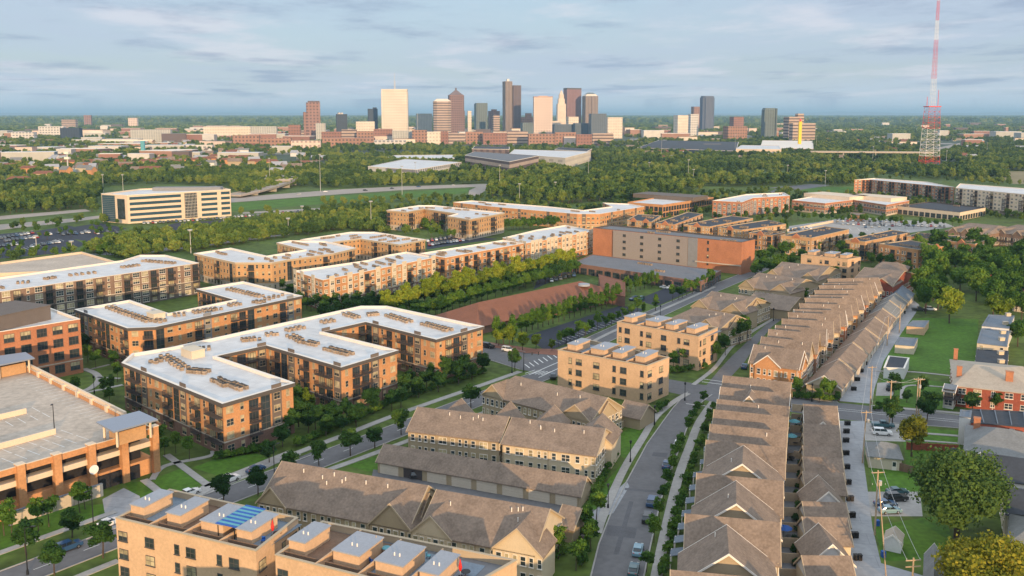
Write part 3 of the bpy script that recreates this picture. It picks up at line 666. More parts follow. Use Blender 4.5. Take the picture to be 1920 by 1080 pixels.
sheet('road', gl([(1810, 495), (1850, 482), (1930, 462), (1930, 480), (1870, 500), (1845, 510)]), .01, 'concrete')
sheet('road', gl([(1720, 282), (1760, 277), (1800, 268), (1800, 272), (1780, 290), (1740, 292)]), .3, 'highway')
sheet('dry_field', gl([(1440, 352), (1520, 345), (1560, 347), (1500, 356)]), .02, 'asphalt')
# ---------------------------------------------------------------- flat-roofed apartment blocks of the near and middle ground
ST1 = dict(fl=4, pat='wbbpwdwbspwb', bay=3.5, fh=3.1, warm=.5, fr='trim_tan')
ST2 = dict(fl=4, pat='dbpdwbbsdw', bay=3.5, fh=3.1, warm=.4, pmat='panel_grey', fr='trim_tan')
ST3 = dict(fl=5, pat='DbDDbDbw', bay=3.9, fh=2.75, warm=.45)
ST4 = dict(fl=4, pat='wwwwbwwwsww', bay=2.9, fh=3.1, warm=.15, fr='trim_tan')
ST6 = dict(fl=4, pat='dpdpbdpd', bay=3.4, fh=3.1, warm=.55, pmat='stucco_cream')
A1 = [(231, 680), (418, 756), (549, 718), (402, 668), (500, 647), (640, 688), (744, 657), (602, 622), (686, 603), (818, 636), (905, 612), (724, 574), (677, 574), (320, 652), (250, 663)]
def roofbox(x0, y0, w, d, h, mat='stucco_cream', ang=None):
    def f(B, P, hh):
        c = G(x0, y0, hh-.7); m = MB(); a = ang if ang is not None else math.atan2(P[1][1]-P[0][1], P[1][0]-P[0][0]); m.box((c[0], c[1], hh-.7), (w, d, h), 0, a); m.box((c[0], c[1], hh-.7+h), (w+.4, d+.4, .15), 0, a); B.part('stair_hatch', m, mat)
    return f
flat('apartment_block', 'orange brick apartment block with three wings and a bright white roof, left foreground', 'apartment block', px_h(A1, 13), 13, ST1, 'brick_orange', 'brick_dark', corn='trim_dark',
     acs=[(285, 678, 302, 681, 4), (307, 668, 350, 695, 16), (355, 697, 390, 700, 12), (402, 713, 430, 725, 12), (430, 722, 460, 732, 10), (368, 657, 395, 655, 6), (452, 640, 482, 637, 9), (497, 630, 515, 628, 5), (535, 622, 570, 615, 8), (542, 630, 565, 641, 9), (572, 643, 593, 648, 9), (612, 655, 658, 667, 18), (602, 607, 628, 602, 6), (647, 590, 672, 598, 10), (688, 592, 710, 590, 8), (725, 592, 770, 606, 16), (793, 608, 845, 622, 18)],
     extra=roofbox(362, 668, 6, 4, 2.2))
A2 = [(142, 580), (240, 615), (290, 613), (565, 555), (455, 528), (370, 542), (441, 562), (315, 588), (242, 563)]
flat('apartment_block', 'orange brick block with a white roof folded round a narrow court, behind the three-winged block', 'apartment block', px_h(A2, 13), 13, ST2, 'brick_orange', 'brick_dark', corn='trim_dark',
     acs=[(203, 577, 283, 605, 26), (283, 602, 310, 605, 6), (322, 593, 350, 591, 6), (362, 588, 408, 581, 13), (427, 575, 452, 571, 6), (428, 543, 492, 558, 22), (475, 567, 495, 569, 6), (497, 564, 521, 556, 7)], extra=roofbox(293, 598, 5, 4, 2.2))
flat('apartment_block', 'long dark brown brick apartment block with white window bays at the left edge', 'apartment block', px_h([(-70, 560), (0, 547), (373, 493), (310, 478), (262, 478), (230, 488), (0, 520), (-70, 530)], 14), 14, ST3, 'brick_brown', 'panel_dark',
     acs=[(29, 532, 58, 530, 6), (83, 525, 104, 521, 6), (127, 518, 182, 512, 10), (226, 503, 262, 498, 10), (268, 490, 328, 495, 20), (-30, 545, 10, 540, 6)], basez=6)
flat('apartment_block', 'ochre brick block with an angled white roof, right of the long dark brown block', 'apartment block', px_h([(365, 475), (442, 492), (510, 492), (537, 487), (624, 475), (666, 465), (610, 452), (543, 451), (520, 455), (573, 468), (500, 480), (432, 465)], 13), 13, ST4, 'brick_ochre', 'stone', corn='trim_tan', nac=70, basez=3)
flat('apartment_block', 'ochre brick block at the back left, its right end beside a small car park', 'apartment block', px_h([(565, 449), (657, 435), (702, 435), (797, 449), (748, 458), (675, 447), (613, 455)], 12), 12, ST4, 'brick_ochre', 'stone', nac=50, corn='trim_tan', basez=3)
flat('apartment_block', 'orange brick block with tall cream window bays, nearest beside the tree belt', 'apartment block', px_h([(550, 508), (605, 525), (817, 482), (762, 472), (727, 478), (688, 488), (592, 502)], 13), 13, ST6, 'brick_orange', 'brick_dark', nac=50)
flat('apartment_block', 'orange brick block with dark balconies, middle of the row beside the tree belt', 'apartment block', px_h([(787, 475), (835, 483), (982, 456), (943, 450)], 13), 13, dict(ST6, pat='dbdbwdb'), 'brick_orange', 'brick_orange', nac=34)
flat('apartment_block', 'orange brick block farthest in the row beside the tree belt, touching the big windowless warehouse', 'apartment block', px_h([(942, 446), (987, 456), (1100, 436), (1112, 432), (1060, 422), (1005, 431)], 13), 13, dict(ST6, pat='ppdp'), 'brick_orange', 'brick_orange', nac=34)
B1p = [(726, 394), (762, 397), (795, 391), (822, 395), (858, 400), (840, 405), (880, 411), (945, 399), (815, 385), (785, 385)]
flat('apartment_block', 'ochre brick block with a pink stone base, standing alone behind a small car park', 'apartment block', px_h(B1p, 13.5), 13.5, dict(ST4, pat='wwbbwwww', warm=.2), 'brick_ochre', 'stone', nac=40, corn='trim_tan')
flat('apartment_block', 'very long low white-roofed block with pink and brown brick walls behind the ochre block', 'apartment block', px_h([(850, 379), (920, 387), (1000, 394), (1082, 401), (1125, 401), (1208, 387), (1180, 382), (1130, 380), (1147, 387), (1095, 394), (1027, 387), (885, 376)], 11), 11, dict(ST4, pat='dwdwpd', fl=3, warm=.4), 'brick_orange', 'brick_ochre', nac=30)
def whs(B):
    a, b = G(1150, 431, 16.5), G(1290, 444.2, 16.5); u, v, L = frame(a, b); m = MB()
    def q(t0, t1, z0, z1, o): return [(a[0]+u[0]*t0-v[0]*o, a[1]+u[1]*t0-v[1]*o, z0), (a[0]+u[0]*t1-v[0]*o, a[1]+u[1]*t1-v[1]*o, z0), (a[0]+u[0]*t1-v[0]*o, a[1]+u[1]*t1-v[1]*o, z1), (a[0]+u[0]*t0-v[0]*o, a[1]+u[1]*t0-v[1]*o, z1)]
    m.prism([(x, y) for x, y, _ in (q(0, L, 0, 1, .25)[:2]+q(0, L, 0, 1, -.5)[:2][::-1])], 0, 16.2); B.part('wall_panel', m, 'grey_block')
    ang = math.atan2(u[1], u[0])
    for c in range(4):
        for f in range(4):
            t = L*(.16+.24*c); B.item('win', (a[0]+u[0]*t-v[0]*.25, a[1]+u[1]*t-v[1]*.25, 2.8+f*3.5), ang, 1.9, 1.4, 'trim_dark', 'glass')
    m = MB(); t0 = L+.2; m.prism([(a[0]+u[0]*(t0+k)-v[0]*o, a[1]+u[1]*(t0+k)-v[1]*o) for k, o in ((0, .25), (5.5, .25), (5.5, -.5), (0, -.5))], 0, 16.3); B.part('wall_panel', m, 'panel_grey')
    c0, c1 = G(1304, 446.4, 16.5), G(1391, 454, 16.5); m = MB(); u2, v2, L2_ = frame(c0, c1); m.prism([(c0[0]+u2[0]*k-v2[0]*o, c0[1]+u2[1]*k-v2[1]*o) for k, o in ((0, .12), (L2_, .12), (L2_, -.3), (0, -.3))], 4.2, 4.7); B.part('string_course', m, 'stone')
flat('warehouse', 'huge brick storage building with orange corners and a plain grey-brown middle wall', 'warehouse', px_h([(1112, 427), (1391, 454), (1416, 448), (1145, 421)], 16.5), 16.5, dict(fl=4, pat='w.......', bay=5.2, fh=3.6, zb=3, fr='trim_dark', warm=0), 'brick_red', None, roof='roof_grey', cop='trim_dark', nac=10,
     extra=lambda B, P, h: whs(B))

flat('warehouse_annex', 'long low grey-roofed shed in front of the brick storage building', 'shed', px_h([(1073, 493), (1315, 528), (1352, 507), (1110, 477)], 5), 5, dict(fl=1, pat='g', bay=5, fh=4, zb=.8, warm=0), 'brick_dark', None, roof='roof_grey', cop='brick_dark', par=.2, nac=8)
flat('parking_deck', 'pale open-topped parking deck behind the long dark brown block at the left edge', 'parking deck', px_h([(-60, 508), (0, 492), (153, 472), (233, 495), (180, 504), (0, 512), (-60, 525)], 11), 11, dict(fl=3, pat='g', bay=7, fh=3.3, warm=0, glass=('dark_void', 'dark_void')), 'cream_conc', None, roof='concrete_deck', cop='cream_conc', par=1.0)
# offices and blocks at the back right
STO = dict(fl=3, pat='g', bay=4.2, fh=3.6, warm=.05)
flat('office_building', 'brick office with large window bays and a brown penthouse, behind the brick storage building', 'office', px_h([(1177, 379), (1243, 384), (1338, 370), (1275, 363)], 10), 10, dict(STO, fl=2, fh=4.4), 'brick_orange', None, cop='brick_orange', nac=4, extra=roofbox(1256, 372, 58, 24, 3.2, 'panel_dark'))
flat('hotel', 'brick and grey panel hotel with a white roof between the two brick offices', 'hotel', px_h([(1336, 376), (1391, 379), (1412, 371), (1481, 367), (1470, 361), (1400, 364)], 13.5), 13.5, dict(fl=4, pat='dp', bay=4.2, fh=3.1, warm=.2, pmat='panel_grey', pz=0), 'brick_red', None, nac=8)
flat('office_building', 'two-storey red brick office with two beige roof penthouses, beyond the open car park', 'office', px_h([(1485, 375), (1547, 381), (1600, 374.5), (1662, 384), (1705, 376), (1630, 367), (1600, 369), (1545, 364)], 9), 9, dict(fl=2, pat='D', bay=3.6, fh=3.9, zb=1.4, warm=.1, wh=1.9), 'brick_red', 'stone', nac=0, basez=1.0,
     extra=lambda B, P, h: (roofbox(1567, 371, 46, 26, 3.0, 'cream_conc')(B, P, h), roofbox(1645, 374, 40, 22, 3.0, 'cream_conc')(B, P, h)))
flat('pavilion', 'low black-roofed glass pavilion with a white base wall beyond the open car park', 'pavilion', px_h([(1683, 386), (1800, 398), (1848, 389), (1740, 378)], 6.5), 6.5, dict(fl=1, pat='g', bay=5, fh=4.5, warm=.05), 'cream_conc', None, roof='roof_black', cop='trim_dark', nac=3)
flat('apartment_block', 'six-storey dark and red brick block with a thin white roof edge at the far right', 'apartment block', px_h([(1602, 337), (1630, 336.5), (1772, 350), (1790, 351), (1740, 341), (1640, 334)], 15), 15, dict(fl=5, pat='bdDb', bay=3.8, fh=2.95, warm=.35), 'brick_red', 'brick_dark', nac=0)
flat('apartment_block', 'cream and charcoal panel apartment block running off the right edge of the picture', 'apartment block', px_h([(1792, 352), (1960, 368), (1960, 356), (1800, 344)], 18), 18, dict(fl=6, pat='dpbd', bay=3.8, fh=2.95, warm=.3, pz=0, pt=3, pmat='panel_dark'), 'cream_conc', 'panel_dark', nac=0)
# near-left brick office and the tan three-storey blocks with roof terraces
flat('office_building', 'orange brick office with square black-framed windows and a grey roof box at the left edge', 'office', px_h([(-90, 643), (0, 622), (150, 598), (82, 573), (17, 575), (-90, 590)], 17), 17, dict(fl=4, pat='D', bay=4.6, fh=4.0, zb=1.6, wh=2.2, warm=.05, fr='trim_dark'), 'brick_red', 'brick_red', basez=4.2, extra=roofbox(8, 607, 20, 16, 4.5, 'panel_dark'))
# ---------------------------------------------------------------- tan blocks with roof terraces
def terraces(n, sun=True, seed=1, deck='deck_blue', wide=(1,)):
    def f(B, P4, h):
        # P4: near-left, near-right, far-right, far-left in the original order
        a, b, c, d = B.quad; zr = h-1.15
        def at(s, t): return (a[0]+(b[0]-a[0])*s+(d[0]-a[0])*t, a[1]+(b[1]-a[1])*s+(d[1]-a[1])*t)
        ang = math.atan2(b[1]-a[1], b[0]-a[0]); Lx = math.hypot(b[0]-a[0], b[1]-a[1]); Ly = math.hypot(d[0]-a[0], d[1]-a[1]); rr = random.Random(seed)
        for k in range(n):
            s0 = k/n; wd = Lx/n*(.62 if k in wide else .40); s1 = s0+(.5*wd+.5)/Lx+(.10/n if k else 0); m = MB(); x, y = at(s1, .50)
            m.box((x, y, zr), (wd, Ly*.52, 2.3), 0, ang); B.part('stair_house', m, 'brick_tan')
            m = MB(); m.box((x, y, zr+2.3), (wd+.35, Ly*.52+.35, .2), 0, ang); q = B.part('stair_house_roof', m, ['roof_pale'])
            m = MB(); 
            for j in range(2): xx, yy = at(s1+(j-.5)*.03, .42); m.tube((xx, yy, zr+2.5), (xx, yy, zr+3.0), .12, .12, 6)
            B.part('roof_vent', m, 'trim_white')
            if k: m = MB(); x, y = at(s0, .5); m.box((x, y, zr), (.25, Ly*.97, 1.25), 0, ang); B.part('party_wall', m, 'brick_tan')
            m = MB(); x, y = at(s0+.5/n, .13); m.box((x, y, zr), (Lx/n*.86, .12, 1.1), 0, ang); B.part('fence', m, 'deck_wood')
            m = MB(); x, y = at(s0+.5/n, .57); m.box((x, y, zr+.004), (Lx/n*.95, Ly*.8, .05), 0, ang); B.part('deck', m, deck if rr.random() < .6 else 'deck_wood')
    return f
STT = dict(fl=3, pat='d.wd.wd.', bay=2.9, fh=3.2, zb=1.2, wh=1.75, warm=.3, fr='trim_dark')
def tan(label, quad, h, n, seed, st=STT, wide=(1,)):
    P = px_h(quad, h); B0 = Bld
    class Q(Bld): quad = P
    globals()['Bld'] = Q
    try: r = flat('terrace_block', label, 'apartment block', P, h, st, 'brick_tan', None, roof='roof_grey', cop='trim_tan', par=1.15, extra=terraces(n, seed=seed, wide=wide))
    finally: globals()['Bld'] = B0
    m = MB(); Pn = ccw(P)                                      # downpipes and lower stone band
    return r
T1 = tan('tan brick block with roof terraces and a blue striped awning at the bottom left', [(217, 971), (480, 1033), (559, 970), (318, 917)], 11.5, 4, 1, wide=(2,))
T2 = tan('tan brick block with roof terraces cut by the bottom edge of the picture', [(516, 1040), (843, 1122), (969, 1050), (604, 977)], 11.5, 4, 2, wide=(1, 2))
T3 = tan('tan brick block with roof terraces standing at the street crossing', [(1046, 656), (1213, 686), (1255, 670), (1103, 637)], 11, 4, 3)
T4 = tan('tan brick block with roof terraces behind the one at the crossing', [(1157, 603), (1310, 631), (1346, 614), (1205, 588)], 11, 4, 4)
T5 = tan('small tan brick block with roof terraces farthest back among the brown gables', [(1502, 477), (1590, 486), (1614, 482), (1535, 471)], 11, 3, 5)
# things that stand on the roof terraces
def on(T, s, t, z=0):
    a, b, c, d = T.quad; return (a[0]+(b[0]-a[0])*s+(d[0]-a[0])*t, a[1]+(b[1]-a[1])*s+(d[1]-a[1])*t)
def parasol(x, y, z, mat, label, opened=False, group=None):
    r = root('parasol', label, 'parasol', (x, y, z), group); m = MB(); m.tube((0, 0, 0), (0, 0, 2.6), .04, .04); m.build('pole', MATS['steel'], r); m = MB()
    if opened: m.tube((0, 0, 2.1), (0, 0, 2.7), 1.5, .05, 8)
    else: m.tube((0, 0, .9), (0, 0, 1.5), .14, .30, 8); m.tube((0, 0, 1.5), (0, 0, 2.8), .30, .04, 8)
    m.build('canopy', MATS[mat], r); m = MB(); m.tube((0, 0, 0), (0, 0, .12), .35, .35, 8); m.build('base', MATS['black_metal'], r); return r
def tableset(x, y, z, label, mat='black_metal', n=4):
    r = root('patio_table', label, 'table', (x, y, z)); m = MB(); m.tube((0, 0, .68), (0, 0, .74), .75, .75, 12); m.build('table_top', MATS[mat], r); m = MB(); m.tube((0, 0, 0), (0, 0, .68), .06, .06); m.build('leg', MATS['black_metal'], r); return r
def chair(x, y, z, a, mat, label, group):
    r = root('patio_chair', label, 'chair', (x, y, z), group, a); m = MB(); m.box((0, 0, .38), (.6, .6, .1)); m.build('seat', MATS[mat], r); m = MB(); m.box((0, .28, .48), (.6, .08, .5)); m.build('backrest', MATS[mat], r)
    m = MB(); 
    for sx_ in (-.25, .25):
        for sy_ in (-.25, .25): m.box((sx_, sy_, 0), (.05, .05, .38))
    m.build('legs', MATS['black_metal'], r); return r
zt = 11.5-1.15+.06
x, y = on(T1, .93, .55); parasol(x, y, zt, 'red', 'folded red parasol on the right end of the roof terrace with the blue striped awning'); tableset(x+.9, y-.3, zt, 'round dark table beside the red parasol on the terrace with the striped awning')
x, y = on(T2, .93, .62); parasol(x, y, zt, 'red', 'folded bright red parasol on the terrace nearest the curving street'); tableset(x+.8, y+.2, zt, 'dark dining table under the bright red parasol')
x, y = on(T2, .42, .72); parasol(x, y, zt, 'fence_tan', 'tall folded cream parasol on the middle terrace at the bottom'); tableset(x+1.6, y, zt, 'round table with red and white cushions by the cream parasol', 'teal')
gi = 0
for T, s, t, mt, nm in ((T1, .93, .35, 'blue', 'blue lounge chair near the red parasol'), (T1, .86, .42, 'balc_metal', 'dark lounge chair next to the blue one on the striped-awning terrace'), (T2, .46, .45, 'blue', 'blue garden chair in the open part of the middle terrace'), (T2, .34, .60, 'white', 'white garden chair by the wide stair house'), (T2, .88, .62, 'balc_metal', 'dark dining chair left of the bright red parasol'), (T2, .97, .52, 'balc_metal', 'dark dining chair right of the bright red parasol'), (T2, .60, .45, 'red', 'reddish lounge chair between two grey-roofed stair houses'), (T2, .70, .85, 'teal', 'teal lounge chair in the back corner of the terrace')):
    x, y = on(T, s, t); chair(x, y, zt, gi*1.1, mt, nm, 'roof terrace chairs'); gi += 1
# striped awning pergola
x, y = on(T1, .722, .52); a_, b_, _, d_ = T1.quad; an = math.atan2(b_[1]-a_[1], b_[0]-a_[0]); r = root('pergola', 'blue and pale striped sun awning on posts between two stair houses', 'awning', (x, y, zt), None, an)
m = MB()
for k in range(13): m.box((0, -3.6+k*.6, 2.45), (4.2, .6, .07), k % 2)
m.build('awning', [MATS['blue'], MATS['teal']], r)
for sx_ in (-1.7, 1.7):
    for sy_ in (-3.7, 3.7): m = MB(); m.box((sx_, sy_, 0), (.12, .12, 2.4)); m.build('post', MATS['black_metal'], r)
# ---------------------------------------------------------------- parking garage, bottom left
h = 10.3; gq = px_h([(-150, 915), (0, 884), (288, 802), (230, 778), (50, 688), (-150, 705)], h); P = ccw(gq)
B = Bld('parking_garage', 'open-sided parking garage of orange brick piers and beige rails with a pale roof deck', 'parking garage', (*G(60, 900), 0))
m = MB(); m.prism(inset(P, 2.2), 0, h-1.05); B.part('core', m, ['dark_void'])  # solid block painted dark in place of the shade in the open storeys
for z in (6.2,): m = MB(); I = inset(P, .3); m.prism(I, z, z+1.15); B.part('spandrel', m, 'cream_conc')
m = MB(); O = P; m.prism(O, h-1.3, h, top=False); m.ring(O, inset(P, .3), h); m.prism(inset(P, .3)[::-1], h-1.1, h, top=False); B.part('parapet', m, ['brick_orange']); 
m = MB(); m.ring(inset(P, -.06), inset(P, .4), h+.08); m.prism(inset(P, -.06), h-.02, h+.08, top=False); B.part('coping', m, 'cream_conc')
m = MB(); m.add([(x, y, h-.985) for x, y in inset(P, .31)], [tuple(range(len(P)))]); B.part('roof_deck', m, 'concrete_deck')
m = MB(); m.prism(inset(P, .25), 0, 3.5); B.part('base', m, 'brick_orange')
def along(a, b, step):
    L = math.hypot(b[0]-a[0], b[1]-a[1]); n = max(1, round(L/step)); return [(a[0]+(b[0]-a[0])*k/n, a[1]+(b[1]-a[1])*k/n) for k in range(n+1)], math.atan2(b[1]-a[1], b[0]-a[0])
fa, fb = G(0, 884, h), G(288, 802, h)
pts_, an = along((fa[0]-(fb[0]-fa[0])*.55, fa[1]-(fb[1]-fa[1])*.55), fb, 7.0)
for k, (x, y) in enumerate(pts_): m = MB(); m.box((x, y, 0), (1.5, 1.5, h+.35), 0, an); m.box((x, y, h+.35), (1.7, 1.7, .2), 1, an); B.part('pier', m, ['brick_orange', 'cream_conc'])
ra, rb = G(232, 779, h), G(52, 689, h); pts_, an2 = along(ra, rb, 8.0)
for x, y in pts_[1:]: m = MB(); m.box((x, y, 0), (1.2, 1.2, h+.5), 0, an2); B.part('pier', m, 'cream_conc')
u_g = ((fb[0]-fa[0]), (fb[1]-fa[1])); Lg = math.hypot(*u_g); ug = (u_g[0]/Lg, u_g[1]/Lg); vg = (-ug[1], ug[0])
for t0 in (.08, .30, .52):                                     # shaded slabs inside the open storeys
    pass
m = MB()                                                       # roof-deck bay lines
zt2 = h-.975
for row, (p0, p1) in enumerate((((70, 705), (215, 777)), ((-40, 800), (98, 768)), ((0, 858), (140, 815)))):
    A_, B2 = G(*p0, zt2), G(*p1, zt2); L = math.hypot(B2[0]-A_[0], B2[1]-A_[1]); d = ((B2[0]-A_[0])/L, (B2[1]-A_[1])/L); nn = (d[1], -d[0]) if row == 0 else (-d[1], d[0])
    if row == 0: nn = (-d[1], d[0]) if (-d[1])*(-1) > 0 else (d[1], -d[0])
    nn = (-d[0]*0+d[1], -d[0]); 
    for k in range(int(L/2.7)+1):
        x, y = A_[0]+d[0]*k*2.7, A_[1]+d[1]*k*2.7; ribbon([(x+nn[0]*.6, y+nn[1]*.6), (x+nn[0]*5.4, y+nn[1]*5.4)], .14, zt2, 0, m)
        if row: ribbon([(x-nn[0]*.6, y-nn[1]*.6), (x-nn[0]*5.4, y-nn[1]*5.4)], .14, zt2, 0, m)
B.part('bay_marking', m, 'paint'); m = MB(); ribbon([(ra[0]*.995, ra[1]), (rb[0]*.995, rb[1])], .5, h+.9, 1.9, m); B.part('ramp_wall', m, 'cream_conc')
for p0, p1 in (((-60, 793), (49, 768)), ((-60, 850), (104, 806))):
    m = MB(); ribbon([G(*p0, h), G(*p1, h)], .35, h+.35, 1.3, m); B.part('ramp_wall', m, 'cream_conc')
for t in (.66, .80): c = (fa[0]+ug[0]*Lg*t-vg[0]*-.10, fa[1]+ug[1]*Lg*t-vg[1]*-.10); m = MB(); m.box((c[0]-vg[0]*.1, c[1]-vg[1]*.1, 0), (5.2, .5, 3.0), 0, an); B.part('entrance', m, 'dark_void')  # dark boxes painting the shade of the vehicle entrances
B.done(); EXCL.append(P)
for (quad, lab) in (([(180, 791), (213, 809), (296, 786), (261, 770)], 'flat grey metal canopy on the stair tower at the near corner of the parking garage'), ([(-40, 672), (-40, 690), (0, 684), (65, 671), (48, 660)], 'flat grey metal canopy over the far stair of the parking garage')):
    zc_ = h+3.2; q = px_h(quad, zc_); cx_, cy_ = sum(p[0] for p in q)/len(q), sum(p[1] for p in q)/len(q); B = Bld('stair_canopy', lab, 'canopy', (cx_, cy_, h-.9)); m = MB(); m.slab([(x, y, zc_) for x, y in ccw(q)], .35); B.part('roof', m, 'metal_roof')
    for x, y in inset(ccw(q), 1.2): m = MB(); m.box((x, y, h-.9), (.4, .4, 3.8)); B.part('post', m, 'cream_conc')
    m = MB(); m.prism(inset(ccw(q), 1.9), h-.9, h+2.0, top=False); B.part('wall', m, 'brick_ochre'); B.done()
# flat round sign on the garage wall and low white wall at its foot
x, y = fa[0]+ug[0]*Lg*.555-vg[0]*.95, fa[1]+ug[1]*Lg*.555-vg[1]*.95
r = root('round_sign', 'round white sign hung on the garage wall above the vehicle entrance', 'sign', (x, y, 5.3)); m = MB(); m.tube((0, 0, 0), (-vg[0]*.15, -vg[1]*.15, 0), 1.0, 1.0, 20); m.build('face', MATS['white'], r); m = MB(); m.tube((vg[0]*.8, vg[1]*.8, 0), (0, 0, 0), .08, .08); m.build('bracket', MATS['black_metal'], r)
def wallthing(name, label, cat, p0, p1, w, hgt, mat, cap=None, group=None, posts=None):
    a, b = G(*p0), G(*p1); B = Bld(name, label, cat, (*a, 0), group); m = MB(); ribbon([a, b], w, hgt, hgt, m); B.part('panel' if 'fence' in name else 'wall', m, mat)
    if cap: m = MB(); ribbon([a, b], w+.15, hgt+.12, .12, m); B.part('coping', m, cap)
    if posts:
        ps, an = along(a, b, posts)
        for x, y in ps: m = MB(); m.box((x, y, 0), (w+.12, w+.12, hgt+.15), 0, an); B.part('post', m, cap or mat)
    B.done(); return B
wallthing('garden_wall', 'brick and pale panel wall below the parking garage by the small trees', 'wall', (20, 985), (190, 930), .5, 2.6, 'stone', 'roof_blue', posts=6)

# unseen blocks added below the lower edge of the frame to shade the nearest facades
def shadeblock(label, x, y, w_, d, h_, a):
    ca, sa = math.cos(a), math.sin(a); P = [(x+u*ca-v*sa, y+u*sa+v*ca) for u, v in ((-w_/2, -d/2), (w_/2, -d/2), (w_/2, d/2), (-w_/2, d/2))]; flat('terrace_block', label, 'apartment block', P, h_, STT, 'brick_tan', None, roof='roof_grey', cop='trim_tan', par=1.15)
shadeblock('unseen tan brick block added for shade below the picture, nearest the striped-awning terrace', -18, 96, 46, 15, 11.5, -.42)
shadeblock('unseen tan brick block added for shade below the picture, right of the other one', 36, 84, 40, 15, 11.5, -.30)
# ---------------------------------------------------------------- brown gabled town houses
def pd(B_, Cq): return math.hypot(B_[0]-Cq[0], B_[1]-Cq[1])
def hs(name, label, a, b, c, ze, zr, **k):
    A, B_, C_ = G(*a, ze), G(*b, ze), G(*c, ze); u, v, L = frame(A, B_)
    d = abs((C_[0]-A[0])*v[0]+(C_[1]-A[1])*v[1]); return house(name, label, k.pop('cat', 'town houses'), A, B_, max(d, 3), ze, zr, **k)
TH = dict(wall='siding_tan', gw='siding_tan', pat='nw', fl=2, trim='trim_tan')
hs('town_house_block', 'brown gabled town houses, the row just above the nearest roof terraces at the bottom left', (489, 938), (765, 990), (828, 928), 6.2, 11.3, cross=[('f', .085, 6.5, .4, 6.2, 9.6), ('f', .895, 8.5, .4, 6.2, 10.6), ('r', .5, 8, .3, 6.2, 9.8)], stack=8, **TH)
hs('town_house_block', 'brown gabled town houses with a sunlit orange gable at the bottom beside the curving street', (787, 996), (1000, 1037), (1053, 969), 6.2, 11.0, cross=[('f', .11, 8, .4, 6.2, 9.8), ('f', .87, 9, .4, 6.2, 10.4)], stack=5, **dict(TH, gw='siding_cream', wall='siding_cream'))
hs('town_house_block', 'two-storey gabled town houses left of their twin, behind the row of eight garages', (765, 806), (936, 826), (968, 792), 6.2, 9.8, cross=[('b', .30, 7, 4, 6, 9.4), ('b', .86, 7, 5, 6, 9.6)], stack=5, **dict(TH, pat='wdwn', wall='siding_tan'))
hs('town_house_block', 'two-storey gabled town houses with a cream right end, behind the row of eight garages', (942, 830), (1117, 853), (1152, 812), 6.2, 9.8, cross=[('b', .28, 8, 5, 6, 9.6), ('b', .86, 9, 3, 6, 9.6)], stack=6, **dict(TH, pat='wdwn', wall='siding_cream', gw='siding_cream'))
hs('town_house_block', 'long brown hipped town houses in front of the tan block at the crossing', (910, 738), (1107, 789), (1158, 760), 6.4, 10.6, cross=[('f', .085, 7, .4, 6.4, 9.6), ('f', .875, 9, .4, 6.4, 9.8), ('r', .5, 8, .3, 6.4, 9.6)], stack=3, hip=(5, 0), **TH)
hs('town_house_block', 'brown gabled town houses tucked behind the second tan terrace block', (1250, 600), (1345, 620), (1381, 597), 6.8, 10.8, cross=[('f', .80, 9, .4, 6.8, 10.2), ('r', .5, 8, .3, 6.8, 9.9)], stack=3, hip=(5, 0), **TH)
hs('town_house_block', 'brown gabled town houses, second group behind the tan terrace blocks', (1305, 574), (1386, 587), (1436, 566), 6.8, 10.8, cross=[('f', .10, 7, .4, 6.8, 9.8), ('f', .86, 9, .4, 6.8, 10.2), ('r', .5, 8, .3, 6.8, 9.9)], stack=3, **TH)
hs('town_house_block', 'brown gabled town houses, third group behind the tan terrace blocks', (1392, 536), (1478, 549), (1510, 528), 6.8, 10.8, cross=[('f', .10, 7, .4, 6.8, 9.8), ('f', .84, 9, .4, 6.8, 10.2)], stack=3, **TH)
hs('town_house_block', 'brown gabled town houses just left of the small far tan block', (1440, 516), (1528, 526), (1556, 504), 6.8, 10.8, cross=[('f', .10, 7, .4, 6.8, 9.8), ('f', .86, 8, .4, 6.8, 10.2)], stack=2, **TH)
hs('town_house_block', 'dark grey-roofed town houses beyond the alley garages, in front of the orange terraces', (1598, 528), (1672, 536), (1708, 512), 8, 11.8, cross=[('f', .75, 9, .4, 8, 11)], **dict(TH, wall='brick_old', gw='brick_old'))
hs('town_house_block', 'farthest brown hipped town houses with a dark red brick end wall', (1630, 512), (1692, 517), (1712, 500), 8, 11.6, hip=(4, 4), **dict(TH, wall='brick_old', gw='brick_old'))
# garages
def gar(B, A, u, v, L, n, opn=()):
    a = math.atan2(u[1], u[0]); nx, ny = -v[0], -v[1]
    for k in range(n):
        t = (k+.5)*L/n; x, y = A[0]+u[0]*t+nx*.02, A[1]+u[1]*t+ny*.02
        B.item('void' if k in opn else 'gdoor', (x, y, .02), a, L/n*.78, 2.25, 'trim_tan', 'garage_door')
hs('garage_row', 'long brown-roofed row of eight garages, one of them open with a dark car inside', (708, 863), (1088, 928), (1112, 905), 2.9, 5.6, cat='garages', wall='siding_tan', gw='siding_tan', trim='trim_tan', extra=lambda B, A, u, v, L: gar(B, A, u, v, L, 8, (1,)))
hs('garage_row', 'small brown-roofed garage right of the sunlit gable near the bottom of the picture', (1043, 984), (1074, 991), (1103, 962), 3, 5.6, cat='garages', wall='siding_tan', gw='siding_tan', trim='trim_tan')
hs('garage_row', 'small brown-roofed garage beside the long hipped houses near the crossing', (1160, 775), (1200, 784), (1214, 766), 3.2, 5.8, cat='garages', wall='siding_tan', gw='siding_tan', trim='trim_tan')
hs('garage_row', 'dark brown garage roof between the second and third group of gabled houses', (1395, 571), (1478, 582), (1490, 559), 4, 7.2, cat='garages', wall='siding_tan', gw='siding_tan', trim='trim_tan')
